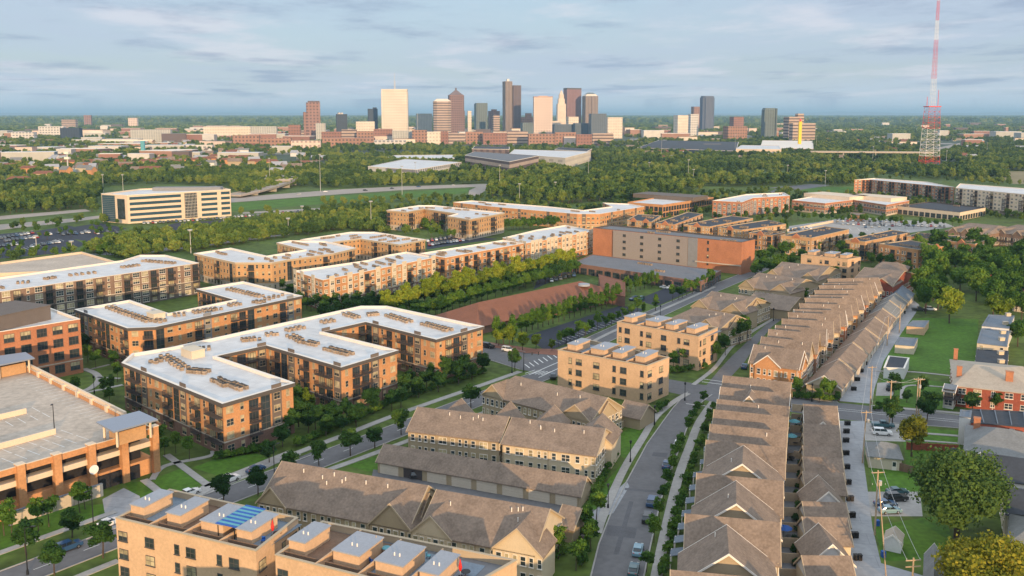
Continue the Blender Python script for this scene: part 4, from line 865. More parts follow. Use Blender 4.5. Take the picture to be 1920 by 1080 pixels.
# ---- long rows: ridges across the row
def rowof(name, cat, l0, l1, r0, r1, z, n, ze, zr, fn, label, group, **k):
    a0, a1, b0, b1 = G(*l0, z), G(*l1, z), G(*r0, z), G(*r1, z); out = []
    for i in range(n):
        t0, t1 = i/n, (i+1)/n
        A = (a0[0]+(a1[0]-a0[0])*t0, a0[1]+(a1[1]-a0[1])*t0); B_ = (b0[0]+(b1[0]-b0[0])*t0, b0[1]+(b1[1]-b0[1])*t0)
        A2 = (a0[0]+(a1[0]-a0[0])*t1, a0[1]+(a1[1]-a0[1])*t1); u, v, L = frame(A, B_); d = (A2[0]-A[0])*v[0]+(A2[1]-A[1])*v[1]
        sh = (A2[0]-A[0])*u[0]+(A2[1]-A[1])*u[1]
        kw = dict(k); ex = fn(i) or {}; lab = ex.pop('label', None); kw.update(ex); zr_ = kw.pop('zr', zr)
        s_ = sh/2; Am = (A[0]+u[0]*s_, A[1]+u[1]*s_); Bm = (B_[0]+u[0]*s_, B_[1]+u[1]*s_)
        out.append(house(name, lab or label % ordn(i), cat, Am, Bm, d, ze, zr_, group=group, **kw))
    return out
def fA(i):
    e = dict(zr=10.7+(i % 3)*.25, wall=('siding_cream', 'siding_tan', 'siding_white')[i % 3], gw=('siding_tan', 'siding_cream')[i % 2], stack=i % 2)
    e['trim'] = 'trim_tan'
    if i in (1, 3, 5): e.update(across=True, zr=11.9, trim='trim_white', gw='siding_tan', label='brown-roofed row house with a broad white-edged gable facing the camera, %s of them' % ('lowest' if i == 1 else 'middle one' if i == 3 else 'farthest'))
    if i == 10: e.update(cross=[('f', .45, 8.5, .9, 6.5, 11.2)], trim='trim_white', label='brown-roofed row house with the smallest and farthest white-edged gable in the right-hand row')
    if i == 4: e.update(label='row house with a partly shaded roof between the two upper broad gables')
    return e
rowof('row_house', 'row house', (1253, 1112), (1361, 706), (1448, 1130), (1482, 719), 9.5, 12, 6.3, 9.8, fA, 'brown-roofed row house right of the curving street, %s from the bottom of the picture', 'row houses with ridges across the row', pat='wd', fl=2, trim='trim_white', bay=3.0)
def fC(i):
    e = dict(zr=11.2+(i % 3)*.35, wall=('brick_orange', 'siding_cream', 'brick_red', 'siding_tan')[i % 4], gw=('siding_cream', 'trim_tan', 'siding_tan')[i % 3], stack=1+i % 2, cross=[], trim='trim_tan' if i % 3 else 'trim_white')
    if i in (0, 3, 6, 9, 11): e['cross'] = e['cross']+[('r', .5, 6.5, .5, 6.8, 9.8)]
    if i in (0, 2, 5, 8, 11): e['cross'] = e['cross']+[('f', .38, 7.5, .5, 6.8, 9.9)]
    if i in (4, 7, 10, 13): e['cross'] = e['cross']+[('r', .5, 5.5, .3, 6.8, 9.3)]
    if i == 0: e.update(wall='brick_orange', gw='brick_orange', label='end house of the upper row with an orange brick gable facing the street crossing')
    return e
rowof('row_house', 'row house', (1408, 668), (1556, 532), (1499, 681), (1650, 529), 8.6, 14, 7.0, 10.6, fC, 'brown-roofed row house with small side gables above the cross street, %s from its near end', 'upper row houses with side gables', pat='nwd', fl=2, trim='trim_white', bay=2.6)
def fB(i):
    e = dict(zr=5.9+(i % 2)*.3, wall=('siding_tan', 'siding_cream')[i % 2], gw='siding_white')
    e['trim'] = 'trim_tan'
    if i in (2, 5, 11): e.update(across=i != 11, zr=6.6, cross=[('f', .5, 5.5, .5, 3.0, 5.6)] if i == 11 else [], trim='trim_white', label='alley garage with a white-edged gable facing the camera, the %s of three' % ('lowest' if i == 2 else 'middle one' if i == 5 else 'farthest'))
    return e
rowof('garage', 'garage', (1505, 1130), (1508, 762), (1596, 1130), (1566, 766), 4.0, 13, 3.0, 5.2, fB, 'brown-roofed garage along the concrete alley, %s from the bottom of the picture', 'alley garages', trim='trim_white', extra=lambda B, A, u, v, L: None)
# upper alley garages: ridge along the alley
def seg(p, q, t0, t1): 
    a, b = G(*p, 3.0), G(*q, 3.0); f = lambda t: (a[0]+(b[0]-a[0])*t, a[1]+(b[1]-a[1])*t); return f(t0), f(t1)
wl = G(1533, 718, 3.0)
for i, (t0, t1, rf, lab) in enumerate(((0, .14, 'shingle', 'garage block at the near end of the upper alley with a white-edged cream gable'), (.14, .30, 'shingle', 'brown garage roof second along the upper alley'), (.30, .46, 'shingle', 'brown garage roof third along the upper alley'), (.46, .60, 'shingle', 'brown garage roof fourth along the upper alley'), (.60, .72, 'shingle', 'garage roof with pale fire walls fifth along the upper alley'), (.72, .84, 'shingle_grey', 'grey garage roof with pale fire walls sixth along the upper alley'), (.84, .94, 'shingle_grey', 'grey garage roof with a dark red edge, last but one along the upper alley'), (.96, 1.10, 'roof_blue', 'blue-grey garage roof at the far end of the alley'))):
    A, B_ = seg((1577, 728), (1705, 561), t0, t1); u, v, L = frame(A, B_)
    def ex(Bd, A_, u_, v_, L_, i=i):
        gar(Bd, A_, u_, v_, L_, max(2, int(L_/5.4)))
        if i >= 1:
            m = MB(); m.slab([(A_[0]-v_[0]*.4, A_[1]-v_[1]*.4, 3.1), (A_[0]+v_[0]*4.75, A_[1]+v_[1]*4.75, 6.4), (A_[0]+v_[0]*4.75+u_[0]*.3, A_[1]+v_[1]*4.75+u_[1]*.3, 6.4), (A_[0]-v_[0]*.4+u_[0]*.3, A_[1]-v_[1]*.4+u_[1]*.3, 3.1)], .5); Bd.part('fire_wall', m, 'trim_tan')
    house('garage', lab, 'garage', A, B_, 9.5, 3.0, 6.1, wall='siding_tan', gw='siding_cream', roof=rf, trim='trim_white', group='upper alley garages', extra=ex, oh=.35)
# ---- right-hand yards
def fl4(name, label, cat, q, h, wall, roof, st=None, **k): return flat(name, label, cat, px_h(q, h), h, st or dict(fl=2, pat='w.', bay=3.4, fh=2.9, warm=.1), wall, None, roof=roof, cop=k.pop('cop', roof), par=.10, **k)
nw = dict(fl=1, pat='.', bay=5)
fl4('shed', 'small cream shed with a flat grey roof, the farther of two on the lawn', 'shed', [(1700, 611), (1733, 614), (1742, 601), (1711, 601)], 2.9, 'brick_tan', 'roof_blue', nw)
fl4('shed', 'small cream shed with a flat grey roof, the nearer of two on the lawn', 'shed', [(1678, 646), (1714, 649), (1721, 634), (1686, 632)], 2.9, 'stucco_cream', 'roof_blue', nw)
fl4('garage', 'pale garage with a black flat roof and raised white edge beside the alley', 'garage', [(1657, 689), (1696, 691), (1705, 671), (1666, 667)], 3.4, 'siding_white', 'roof_black', nw, cop='trim_white')
fl4('flat_house', 'white-walled flat-roofed terrace house farthest of three in a line right of the lawn', 'house', [(1841, 611), (1892, 616), (1902, 592), (1854, 590)], 6.8, 'siding_white', 'roof_blue')
fl4('flat_house', 'flat blue-grey roofed terrace house in the middle of three right of the lawn', 'house', [(1832, 643), (1888, 650), (1893, 620), (1840, 616)], 6.0, 'stucco_cream', 'roof_blue')
fl4('flat_house', 'dark-roofed terrace house nearest of three right of the lawn', 'house', [(1828, 688), (1888, 692), (1891, 658), (1831, 655)], 5.6, 'brick_old', 'roof_black')
for k, (x, y) in enumerate(((1890, 592), (1885, 608), (1880, 625), (1878, 638), (1876, 664), (1877, 680))):
    g = G(x, y, 6.8 if k < 2 else 6.0 if k < 4 else 5.6); zb = (6.8, 6.8, 6.0, 6.0, 5.6, 5.6)[k]-.2; r = root('chimney', 'square cream chimney on a flat roof right of the lawn, %s from the far end' % ORD[k], 'chimney', (g[0], g[1], zb), 'chimneys on the flat roofs'); m = MB(); m.box((0, 0, 0), (1.6, 1.2, 1.1)); m.build('stack', MATS['siding_cream'], r); m = MB(); m.box((0, 0, 1.1), (1.8, 1.4, .12)); m.build('cap', MATS['stone'], r)
hs('brick_house', 'two-storey red brick house with a pale hipped roof and orange chimneys at the right edge', (1790, 722), (1938, 738), (1950, 690), 6.0, 8.8, hip=(6, 6), cat='house', wall='brick_old', gw='brick_old', roof='shingle_pale', trim='trim_white', pat='dwd', fl=2, bay=4.2, chim=[(.07, .25, 1.3, .6, 'brick_red'), (.72, .22, 1.8, .8, 'brick_red'), (.06, .95, 1.1, .8, 'brick_red')])
a = G(1770, 730, 5.2); b = G(1789, 733, 5.2); house('porch', 'white two-level porch with a grey roof on the left side of the brick house', 'porch', a, b, 5.5, 5.0, 6.2, wall='siding_white', gw='siding_white', roof='roof_blue', pat='b', fl=2, bay=3)
fl4('brick_house', 'brick terrace with a black flat roof divided by pale ridges, at the right edge', 'house', [(1821, 792), (1945, 803), (1945, 773), (1819, 767)], 6.2, 'brick_old', 'roof_black', dict(fl=2, pat='w.', bay=3.2, fh=2.9, warm=.05, fr='trim_white'))
for k in range(4):
    a, b = G(1845+k*26, 793+k*2.2, 6.2), G(1838+k*27, 768+k*1.6, 6.2); r = root('roof_divider', 'pale raised ridge dividing the black terrace roof, %s from the left' % ORD[k], 'roof divider', (*a, 6.05), 'roof dividers'); m = MB(); ribbon([(0, 0), (b[0]-a[0], b[1]-a[1])], .22, .3, .3, m); m.build('ridge', MATS['roof_blue'], r)
fl4('annex', 'tall white box annex at the left end of the black-roofed terrace', 'annex', [(1799, 781), (1820, 783), (1822, 770), (1801, 768)], 7.0, 'siding_white', 'roof_blue', nw)
hs('house', 'two-storey house with cream walls and a grey hipped roof behind the large round tree', (1810, 842), (1955, 864), (1962, 818), 6.0, 9.2, hip=(6.5, 6.5), cat='house', wall='stucco_cream', gw='stucco_cream', roof='shingle_grey', trim='trim_white', pat='.w.w', fl=2, bay=3.2, fr='trim_dark', chim=[(.14, .75, 1.4, .2, 'brick_red')])
fl4('annex', 'small white annex with a black roof in front of the grey hipped house', 'annex', [(1783, 852), (1806, 855), (1806, 843), (1783, 840)], 3.4, 'siding_white', 'roof_black', nw)
hs('house', 'house with a black gabled roof half hidden by the large round tree', (1843, 893), (1990, 915), (2000, 872), 6.0, 8.6, cat='house', wall='siding_white', gw='siding_white', roof='roof_black', pat='w', fl=2, bay=3.4)
hs('house', 'house with a dark roof and cream wall right of the large round tree', (1888, 962), (2000, 980), (2010, 930), 6.0, 8.4, cat='house', wall='stucco_cream', gw='stucco_cream', roof='roof_black', pat='w.', fl=2, bay=3.4)
hs('house', 'dark grey hipped roof at the right edge between the two big trees', (1893, 1018), (2000, 1040), (2010, 985), 6.0, 9.0, cat='house', wall='siding_white', gw='siding_white', roof='shingle_grey', hip=(5, 5))
hs('garage', 'grey hip-roofed garage with a small white door beside the alley', (1630, 853), (1691, 859), (1690, 834), 3.0, 4.9, hip=(3.2, 3.2), cat='garage', wall='stucco_cream', gw='stucco_cream', roof='shingle_grey', trim='trim_white', extra=lambda B, A, u, v, L: B.item('door', (A[0]+u[0]*L*.78-v[0]*.02, A[1]+u[1]*L*.78-v[1]*.02, 0), math.atan2(u[1], u[0]), 1.0, 2.1, 'trim_white', 'glass'))
hs('shed', 'little white gabled garden shed on the grass near the bottom right', (1657, 1010), (1690, 1017), (1688, 1000), 2.2, 3.4, cat='shed', wall='siding_white', gw='siding_white', roof='shingle_pale', oh=.15, across=True)
hs('garage', 'pale-walled garage cut by the bottom edge, left of the golden tree', (1735, 1098), (1765, 1104), (1763, 1040), 3.4, 5.2, cat='garage', wall='siding_white', gw='siding_white', roof='shingle_grey', across=True)
hs('house', 'house with pink walls and a brown roof at the right edge among the trees', (1900, 556), (1950, 562), (1960, 538), 6.0, 9.2, cat='house', wall='stucco_cream', gw='siding_cream', roof='shingle_red', pat='w', cross=[('f', .4, 7, .3, 6, 8.6)])
fl4('shed', 'low dark-roofed building behind the trees at the right edge', 'shed', [(1858, 499), (1990, 512), (1990, 484), (1880, 480)], 5, 'brick_old', 'roof_black', nw)
# the long low red hipped roof
A, B_, C_ = G(847, 586, 3.2), G(892, 613, 3.2), G(1165, 549, 3.2); u, v, L = frame(B_, C_); dpt = abs((A[0]-B_[0])*v[0]+(A[1]-B_[1])*v[1])
house('long_hall', 'long low hall with a sweeping red-brown hipped roof in the centre of the picture', 'hall', B_, C_, dpt, 3.4, 8.6, wall='brick_dark', gw='brick_dark', roof='shingle_red', trim='trim_dark', hip=(14, 14), oh=.8)
A2, B2 = G(1122, 516, 3.4), G(1180, 540, 3.4)
fl4('hall_wing', 'flat mauve-brown roofed end wing of the long red hall', 'hall wing', [(1128, 547), (1172, 556), (1172, 527), (1122, 514)], 4.5, 'brick_dark', 'shingle_red', nw)
x, y = G(1095, 532, 8.2); r = root('skylight', 'flat white round skylight on the long red roof', 'skylight', (x, y, 7.4)); m = MB(); m.tube((0, 0, 0), (0, 0, .75), 2.6, 2.4, 20); m.build('dome', MATS['roof_pale'], r)
# ---- orange terraces with flat dark roofs
def gablets(B, P, h, n=2):
    best = sorted(range(len(P)), key=lambda i: (P[i][1]+P[(i+1) % len(P)][1]))[0]; a, b = P[best], P[(best+1) % len(P)]; u, v, L = frame(a, b); m = MB(); n = max(1, int(L/9))
    for k in range(n):
        t = (k+.5)*L/n; w_ = 2.2; o = .25
        q = [(a[0]+u[0]*(t-w_)-v[0]*o, a[1]+u[1]*(t-w_)-v[1]*o), (a[0]+u[0]*(t+w_)-v[0]*o, a[1]+u[1]*(t+w_)-v[1]*o), (a[0]+u[0]*t-v[0]*o, a[1]+u[1]*t-v[1]*o)]
        f = [(q[0][0], q[0][1], h-1), (q[1][0], q[1][1], h-1), (q[1][0], q[1][1], h), (q[2][0], q[2][1], h+1.8), (q[0][0], q[0][1], h)]; g = [(x+v[0]*1.0, y+v[1]*1.0, z) for x, y, z in f]
        m.add(f+g, [(0, 1, 2, 3, 4), (9, 8, 7, 6, 5)]+[(i, (i+1) % 5, 5+(i+1) % 5, 5+i) for i in range(5)])
    B.part('gable', m, 'brick_red')
STI = dict(fl=3, pat='nbw', bay=3.2, fh=3.2, warm=.3, wh=1.8)
for q, h, lab, w_ in (([(1176, 412), (1222, 416), (1240, 404), (1196, 401)], 10, 'yellow brick terrace with little red gables, leftmost behind the storage building', 'brick_ochre'),
    ([(1229, 418), (1265, 421), (1318, 401), (1290, 397)], 10, 'orange brick terrace with a long dark roof, second from the left behind the storage building', 'brick_orange'),
    ([(1282, 421), (1331, 425), (1412, 409), (1370, 404)], 10, 'ochre brick terrace with twin red gables, third from the left behind the storage building', 'brick_ochre'),
    ([(1346, 426), (1391, 431), (1474, 420), (1440, 412)], 10, 'ochre brick terrace with twin red gables, right behind the corner of the storage building', 'brick_ochre'),
    ([(1404, 436), (1447, 441), (1472, 436), (1432, 430)], 10, 'orange brick terrace just right of the storage building', 'brick_orange'),
    ([(1464, 441), (1522, 446), (1592, 430), (1545, 424)], 11, 'ochre and red brick terrace in front of the open car park\'s left corner', 'brick_ochre'),
    ([(1585, 449), (1622, 453), (1706, 436), (1672, 431)], 11, 'red-gabled terrace below the middle of the open car park', 'brick_ochre'),
    ([(1649, 457), (1722, 468), (1769, 462), (1705, 450)], 11, 'orange brick terrace with grey bays and a flat black roof facing the tree tops', 'brick_orange'),
    ([(1700, 443), (1776, 450), (1800, 442), (1722, 436)], 10, 'ochre brick terrace with a plain wall behind the grey-bayed terrace', 'brick_ochre'),
    ([(1777, 451), (1828, 458), (1846, 451), (1796, 445)], 11, 'pale orange brick terrace at the right end of the orange terraces', 'brick_orange')):
    flat('terrace_house_block', lab, 'terraces', px_h(q, h), h, dict(STI, ph=int(q[0][0]) % 3), w_, None, roof='roof_black', cop='trim_tan', nac=14, extra=lambda B, P, h_: gablets(B, P, h_), par=.4)
for a_, b_, c_, lab in (((1772, 432), (1850, 440), (1872, 425), 'brown mansard-roofed terrace right of the open car park, left one'), ((1858, 434), (1960, 446), (1970, 430), 'brown mansard-roofed terrace right of the open car park, cut by the right edge')):
    hs('terrace_house_block', lab, a_, b_, c_, 8, 11.5, wall='brick_brown', gw='brick_brown', pat='nb', fl=2, hip=(4, 4), trim='trim_tan', cross=[('f', .2, 5, .3, 8, 10.5), ('f', .5, 5, .3, 8, 10.5), ('f', .8, 5, .3, 8, 10.5)])
fl4('kiosk', 'small brick pavilion with a brown roof in the tree line above the open car park', 'pavilion', [(1590, 402), (1618, 404), (1622, 400), (1596, 398)], 4.5, 'brick_orange', 'shingle', nw)
wallthing('parapet_wall', 'long cream parapet wall along the far edge of the open car park', 'wall', (1476, 434), (1562, 417), .6, 1.6, 'cream_conc')
# patios and fences between the row houses and their garages
for i in range(13):
    t = i/12; y = 760+(1075-760)*((t**1.15)); xl = 1483-(y-760)*.093; xr = 1506-(y-760)*.02
    wallthing('patio_fence', 'tan patio fence between row houses and garages, %s from the far end' % ordn(i), 'fence', (xl+2, y+10), (xr-1, y+12), .15, 1.9, 'fence_tan', group='patio fences')
sheet('patio', gl([(1484, 775), (1508, 778), (1500, 940), (1512, 1120), (1452, 1120), (1468, 900)]), .05, 'roof_grey')
for i in range(12):
    t = i/12; p = 716+(556-716)*t**.9; x = 1528+(1672-1528)*t**.95
    wallthing('patio_fence', 'tan patio fence beside the upper garages, %s from the near end' % ordn(i), 'fence', (x-24+t*6, p-1), (x-2, p+3), .15, 1.8, 'fence_tan', group='patio fences by the upper garages')
for i, (x, y, mt, lab) in enumerate(((1489, 805, 'teal', 'pale blue open parasol, farthest on the patios'), (1483, 833, 'teal', 'teal open parasol, second farthest on the patios'), (1476, 862, 'balc_metal', 'dark open parasol in the middle of the patios'), (1470, 1010, 'blue', 'blue open parasol near the bottom patios'), (1497, 700, 'white', 'white open parasol by the near end of the upper row'))):
    g = G(x, y); parasol(g[0], g[1], .05, mt, lab, True); tableset(g[0]+.9, g[1]-.5, .05, 'patio table under the '+lab.split(',')[0])
wallthing('garden_fence', 'dark brown board fence below the hip-roofed garage', 'fence', (1668, 878), (1713, 889), .12, 1.8, 'deck_wood', posts=2.5)
wallthing('garden_fence', 'reddish board fence between two back lawns beneath the golden tree', 'fence', (1700, 843), (1795, 848), .12, 1.8, 'brick_old', posts=2.5)
wallthing('garden_wall', 'tan garden wall beside the garage near the crossing', 'wall', (1163, 806), (1182, 790), .2, 1.8, 'siding_tan')
wallthing('garden_wall', 'tan garden wall beside the garage near the bottom', 'wall', (1050, 1022), (1067, 1004), .2, 1.8, 'siding_tan')
# ---------------------------------------------------------------- downtown towers, placed at their own distance and size
def gm(name, col, dark=(.08, .09, .11), zp=4.0, zf=.5, xp=5.0, xf=.6, **k): return M(name, col, grid=(dark, zp, zf, xp, xf), scale=.02, fine=.1, **k)
gm('tw_cream', (.66, .59, .50), (.46, .41, .36), 9, .4, 9, .5); gm('tw_tan', (.46, .36, .30), (.14, .11, .11), 8, .45, 100, 1.1); gm('tw_pyr', (.24, .16, .15), (.09, .06, .07), 8, .5, 9, .6)
gm('tw_red', (.30, .185, .16), (.13, .09, .09), 9, .5, 12, .5); gm('tw_bluegl', (.035, .055, .09), (.02, .035, .06), 4, .5, 8, .5, rough=.6, spec=.3); gm('tw_dark', (.17, .13, .13), (.10, .08, .09), 100, 1.1, 7, .45)
gm('tw_pink', (.66, .54, .47), (.36, .28, .26), 9, .5, 10, .5); gm('tw_deco', (.66, .56, .46), (.50, .40, .32), 5, .4, 5, .4); gm('tw_purple', (.25, .15, .15), (.19, .12, .125), 100, 1.1, 8, .5)
gm('tw_grey', (.30, .24, .21), (.14, .12, .12), 100, 1.1, 7, .5); gm('tw_green', (.13, .17, .18), (.06, .08, .09), 4, .5, 9, .5, rough=.6, spec=.3); gm('tw_blue2', (.13, .15, .21), (.07, .09, .14), 100, 1.1, 8, .5, rough=.6, spec=.3)
gm('tw_white', (.60, .58, .55), (.24, .24, .26), 8, .5, 10, .6); gm('tw_brick', (.34, .20, .15), (.12, .09, .085), 8, .5, 9, .5); gm('tw_brick2', (.28, .15, .12), (.13, .09, .085), 8, .4, 8, .5)
gm('tw_pale', (.45, .45, .42), (.25, .27, .28), 4, .5, 7, .5); gm('tw_glass3', (.10, .13, .17), (.05, .075, .10), 4, .5, 6, .5, rough=.6, spec=.3)
def prismT(r, name, mat, w, d, z0, z1, a=0, ox=0, oy=0, shape='box', top=None):
    m = MB(); W, D_ = w/2, d/2
    if shape == 'box': P = [(-W, -D_), (W, -D_), (W, D_), (-W, D_)]
    elif shape == 'oct': c = min(W, D_)*.45; P = [(-W+c, -D_), (W-c, -D_), (W, -D_+c), (W, D_-c), (W-c, D_), (-W+c, D_), (-W, D_-c), (-W, -D_+c)]
    else: P = [(W*math.cos(t*math.pi/8), D_*math.sin(t*math.pi/8)) for t in range(16)]
    ca, sa = math.cos(a), math.sin(a); P = [(ox+x*ca-y*sa, oy+x*sa+y*ca) for x, y in P]
    if top is None: m.prism(P, z0, z1)
    else:
        Q = [(ox+(x-ox)*top, oy+(y-oy)*top) for x, y in P]; n = len(P)
        m.add([(x, y, z0) for x, y in P]+[(x, y, z1) for x, y in Q], [(i, (i+1) % n, n+(i+1) % n, n+i) for i in range(n)]+[tuple(range(n, 2*n))])
    return m.build(name, MATS[mat], r)
def tower(label, x0, x1, yt, D, mat, dr=.8, a=.25, segs=None, cap=None, name='tower', cat='tower', shape='box', group=None, excl=False):
    xc = (x0+x1)/2; zt = HT(*GY(xc, D), yt); x, y = GY(xc, D, zt*.5); w_full = (x1-x0)/F*(D+10); w_ = w_full/(math.cos(a)+dr*abs(math.sin(a))); r = root(name, label, cat, (x, y+w_*dr*.5, 0), group)
    for i, (fw, fd, z0f, z1f, ox) in enumerate(segs or [(1, 1, 0, 1, 0)]): prismT(r, 'shaft' if i == 0 else 'upper_stage', mat, w_*fw, w_*dr*fd, zt*z0f, zt*z1f, a, ox*w_full, 0, shape)
    if cap:
        for nm, mt, fw, zz0, zz1, tp, ox in cap: prismT(r, nm, mt, w_*fw, w_*dr*fw, zt*zz0, zt*zz1, a, ox*w_full, 0, 'box' if tp != 'oct' else 'oct', tp if tp != 'oct' else None)
    return r, zt, w_
tower('red-brown slab tower stepping down to the left, first of the skyline from the left', 571, 600, 192, 2700, 'tw_red', segs=[(1, 1, 0, 1, 0), (.5, 1.05, 0, .75, -.42), (.9, 1.2, 0, .3, .05)], cap=[('crown', 'tw_dark', .85, 1, 1.04, None, .05)])
tower('short dark blue glass tower right of the red-brown tower', 628, 651, 214, 2800, 'tw_bluegl', cap=[('penthouse', 'tw_white', .5, 1, 1.06, None, -.1)])
tower('small dark navy tower left of the wide cream tower', 688, 708, 204, 3300, 'tw_bluegl', cap=[('penthouse', 'tw_dark', .4, 1, 1.05, None, .2)])
r, zt, w_ = tower('wide pale cream office tower with antenna masts on its flat top', 714, 764, 168, 3100, 'tw_cream', dr=.55, a=.06, segs=[(1, 1, 0, .965, 0), (.96, .97, .965, .985, 0)], cap=[('crown', 'tw_cream', 1.0, .985, 1.01, None, 0)])
for ox, hh in ((-1, 34), (0, 58), (2, 30)): m = MB(); m.tube((ox*1.5, 0, zt), (ox*1.5, 0, zt+hh), .9, .5); m.build('antenna', MATS['steel'], r)
tower('striped tan tower with a chamfered hipped top in front of the pyramid-topped tower', 810, 846, 190, 3000, 'tw_tan', a=.15, shape='oct', cap=[('roof', 'tw_cream', 1.0, 1, 1.07, .6, 0)])
tower('tall red-brown tower crowned by a dark pyramid roof', 839, 870, 178, 3200, 'tw_pyr', a=.2, segs=[(1, 1, 0, 1, 0), (1.08, 1.08, 0, .62, 0)], cap=[('roof', 'tw_dark', .9, 1, 1.12, .12, 0), ('spire', 'tw_dark', .1, 1.12, 1.17, None, 0)])
tower('green glass and beige box tower right of the pyramid-topped tower', 890, 914, 193, 3500, 'tw_green', segs=[(1, 1, 0, 1, 0), (.45, 1.1, 0, .97, -.28)])
tower('brown stepped old tower behind a lower one, left of the tallest tower', 915, 937, 205, 3700, 'tw_pyr', segs=[(1, 1, 0, .93, 0), (.5, .5, .93, 1, 0)])
tower('short beige tower just left of the tallest tower', 923, 937, 216, 3300, 'tw_tan')
r, zt, w_ = tower('tallest dark grey-brown tower made of a taller left slab and a lower right slab', 958, 977, 160, 3450, 'tw_dark', a=.3, dr=1.0, cap=[('crown', 'trim_dark', .9, .955, .975, None, 0)])
prismT(r, 'left_slab', 'tw_grey', w_*.9, w_*1.2, 0, zt*1.08, .3, -w_*1.05, 0); prismT(r, 'penthouse', 'steel', w_*.3, w_*.3, zt*1.08, zt*1.13, .3, -w_*1.0, 0)
tower('pink and cream tower with ribbed corners and a red roof line', 1000, 1036, 181, 3200, 'tw_pink', a=.05, dr=.7, segs=[(1, 1, 0, .985, 0)], cap=[('crown', 'brick_red', 1.02, .985, 1.0, None, 0), ('penthouse', 'tw_pink', .5, 1.0, 1.02, None, 0)])
tower('slender cream art deco tower with stepped wings and a pointed lantern', 1044, 1061, 185, 3500, 'tw_deco', a=.1, dr=1, segs=[(1, 1, 0, .86, 0), (2.6, 1, 0, .38, .1), (.75, .75, .86, 1, 0)], cap=[('lantern', 'tw_deco', .6, 1, 1.12, 'oct', 0), ('spire', 'tw_deco', .45, 1.12, 1.24, .12, 0)])
tower('broad purple-brown ribbed slab tower behind the art deco tower', 1057, 1090, 165, 3700, 'tw_purple', a=.35, dr=.6, cap=[('crown', 'trim_dark', 1.01, .97, 1.0, None, 0)])
tower('grey and cream tower with a pale green stepped crown, right end of the central cluster', 1093, 1121, 180, 3600, 'tw_grey', a=.2, dr=.9, segs=[(1, 1, 0, 1, 0), (.5, 1.15, 0, 1.0, .2)], cap=[('crown', 'tw_cream', .95, 1, 1.05, .75, 0), ('crown', 'tw_green', .7, 1.05, 1.09, .5, 0)])
tower('dark blue glass block in front of the green-crowned tower', 1106, 1137, 213, 2700, 'tw_glass3', a=.1)
tower('pale beige slab right of the dark glass block', 1138, 1167, 220, 2950, 'tw_cream', a=.1, dr=.5)
tower('slate blue tower with a chamfered top, standing apart right of the cluster', 1313, 1342, 180, 3900, 'tw_blue2', a=.3, shape='oct', segs=[(1, 1, 0, .96, 0), (.9, .9, .96, 1, 0)])
tower('reddish slab just left of the slate blue tower', 1297, 1312, 200, 4100, 'tw_red')
tower('orange and cream hotel block left of the slate blue tower', 1265, 1291, 216, 2900, 'tw_cream', a=.3)
tower('white office block with glass strips below the slate blue tower', 1291, 1310, 214, 3100, 'tw_white')
tower('green glass tower with a curved roof and a bright white edge, standing alone', 1430, 1456, 206, 2700, 'tw_green', a=.2, dr=.5, cap=[('roof', 'tw_green', .98, 1, 1.06, .85, 0)], segs=[(1, 1, 0, 1, 0), (.10, 1.1, 0, 1.05, .43)])
tower('small red-brown block on the horizon right of the slate blue tower', 1371, 1395, 219, 3500, 'tw_brick2')
tower('wide red brick and grey block below the small red-brown one', 1359, 1402, 237, 2500, 'tw_brick', dr=.5)
tower('pinkish stepped block at the right of the skyline', 1473, 1508, 219, 2500, 'tw_tan', dr=.6, segs=[(1, 1, 0, 1, 0), (.4, .5, 1, 1.12, .3)])
tower('dark framed long block right of the pinkish one', 1484, 1529, 231, 2350, 'tw_tan', dr=.4, a=.1)
tower('pale green-white low tower behind the striped tan tower', 779, 810, 213, 3300, 'tw_pale', dr=.6)
tower('small cream tower between the pyramid tower and the green glass box', 876, 884, 208, 3400, 'tw_cream')
tower('orange stepped office block between the tallest tower and the pink tower', 977, 1000, 216, 3400, 'tw_brick', segs=[(1, 1, 0, .9, 0), (.5, .6, .9, 1.1, .1)])
tower('teal glass low block below the pink tower', 976, 1000, 230, 2900, 'tw_green')
tower('dark glass podium under the art deco tower', 1036, 1075, 233, 2800, 'tw_glass3', dr=.4)
tower('dark green glass podium left of the dark glass block', 1075, 1104, 231, 2780, 'tw_glass3', dr=.5)
tower('cream civic block with a colonnade beneath the purple-brown tower', 1062, 1085, 219, 3300, 'tw_cream')
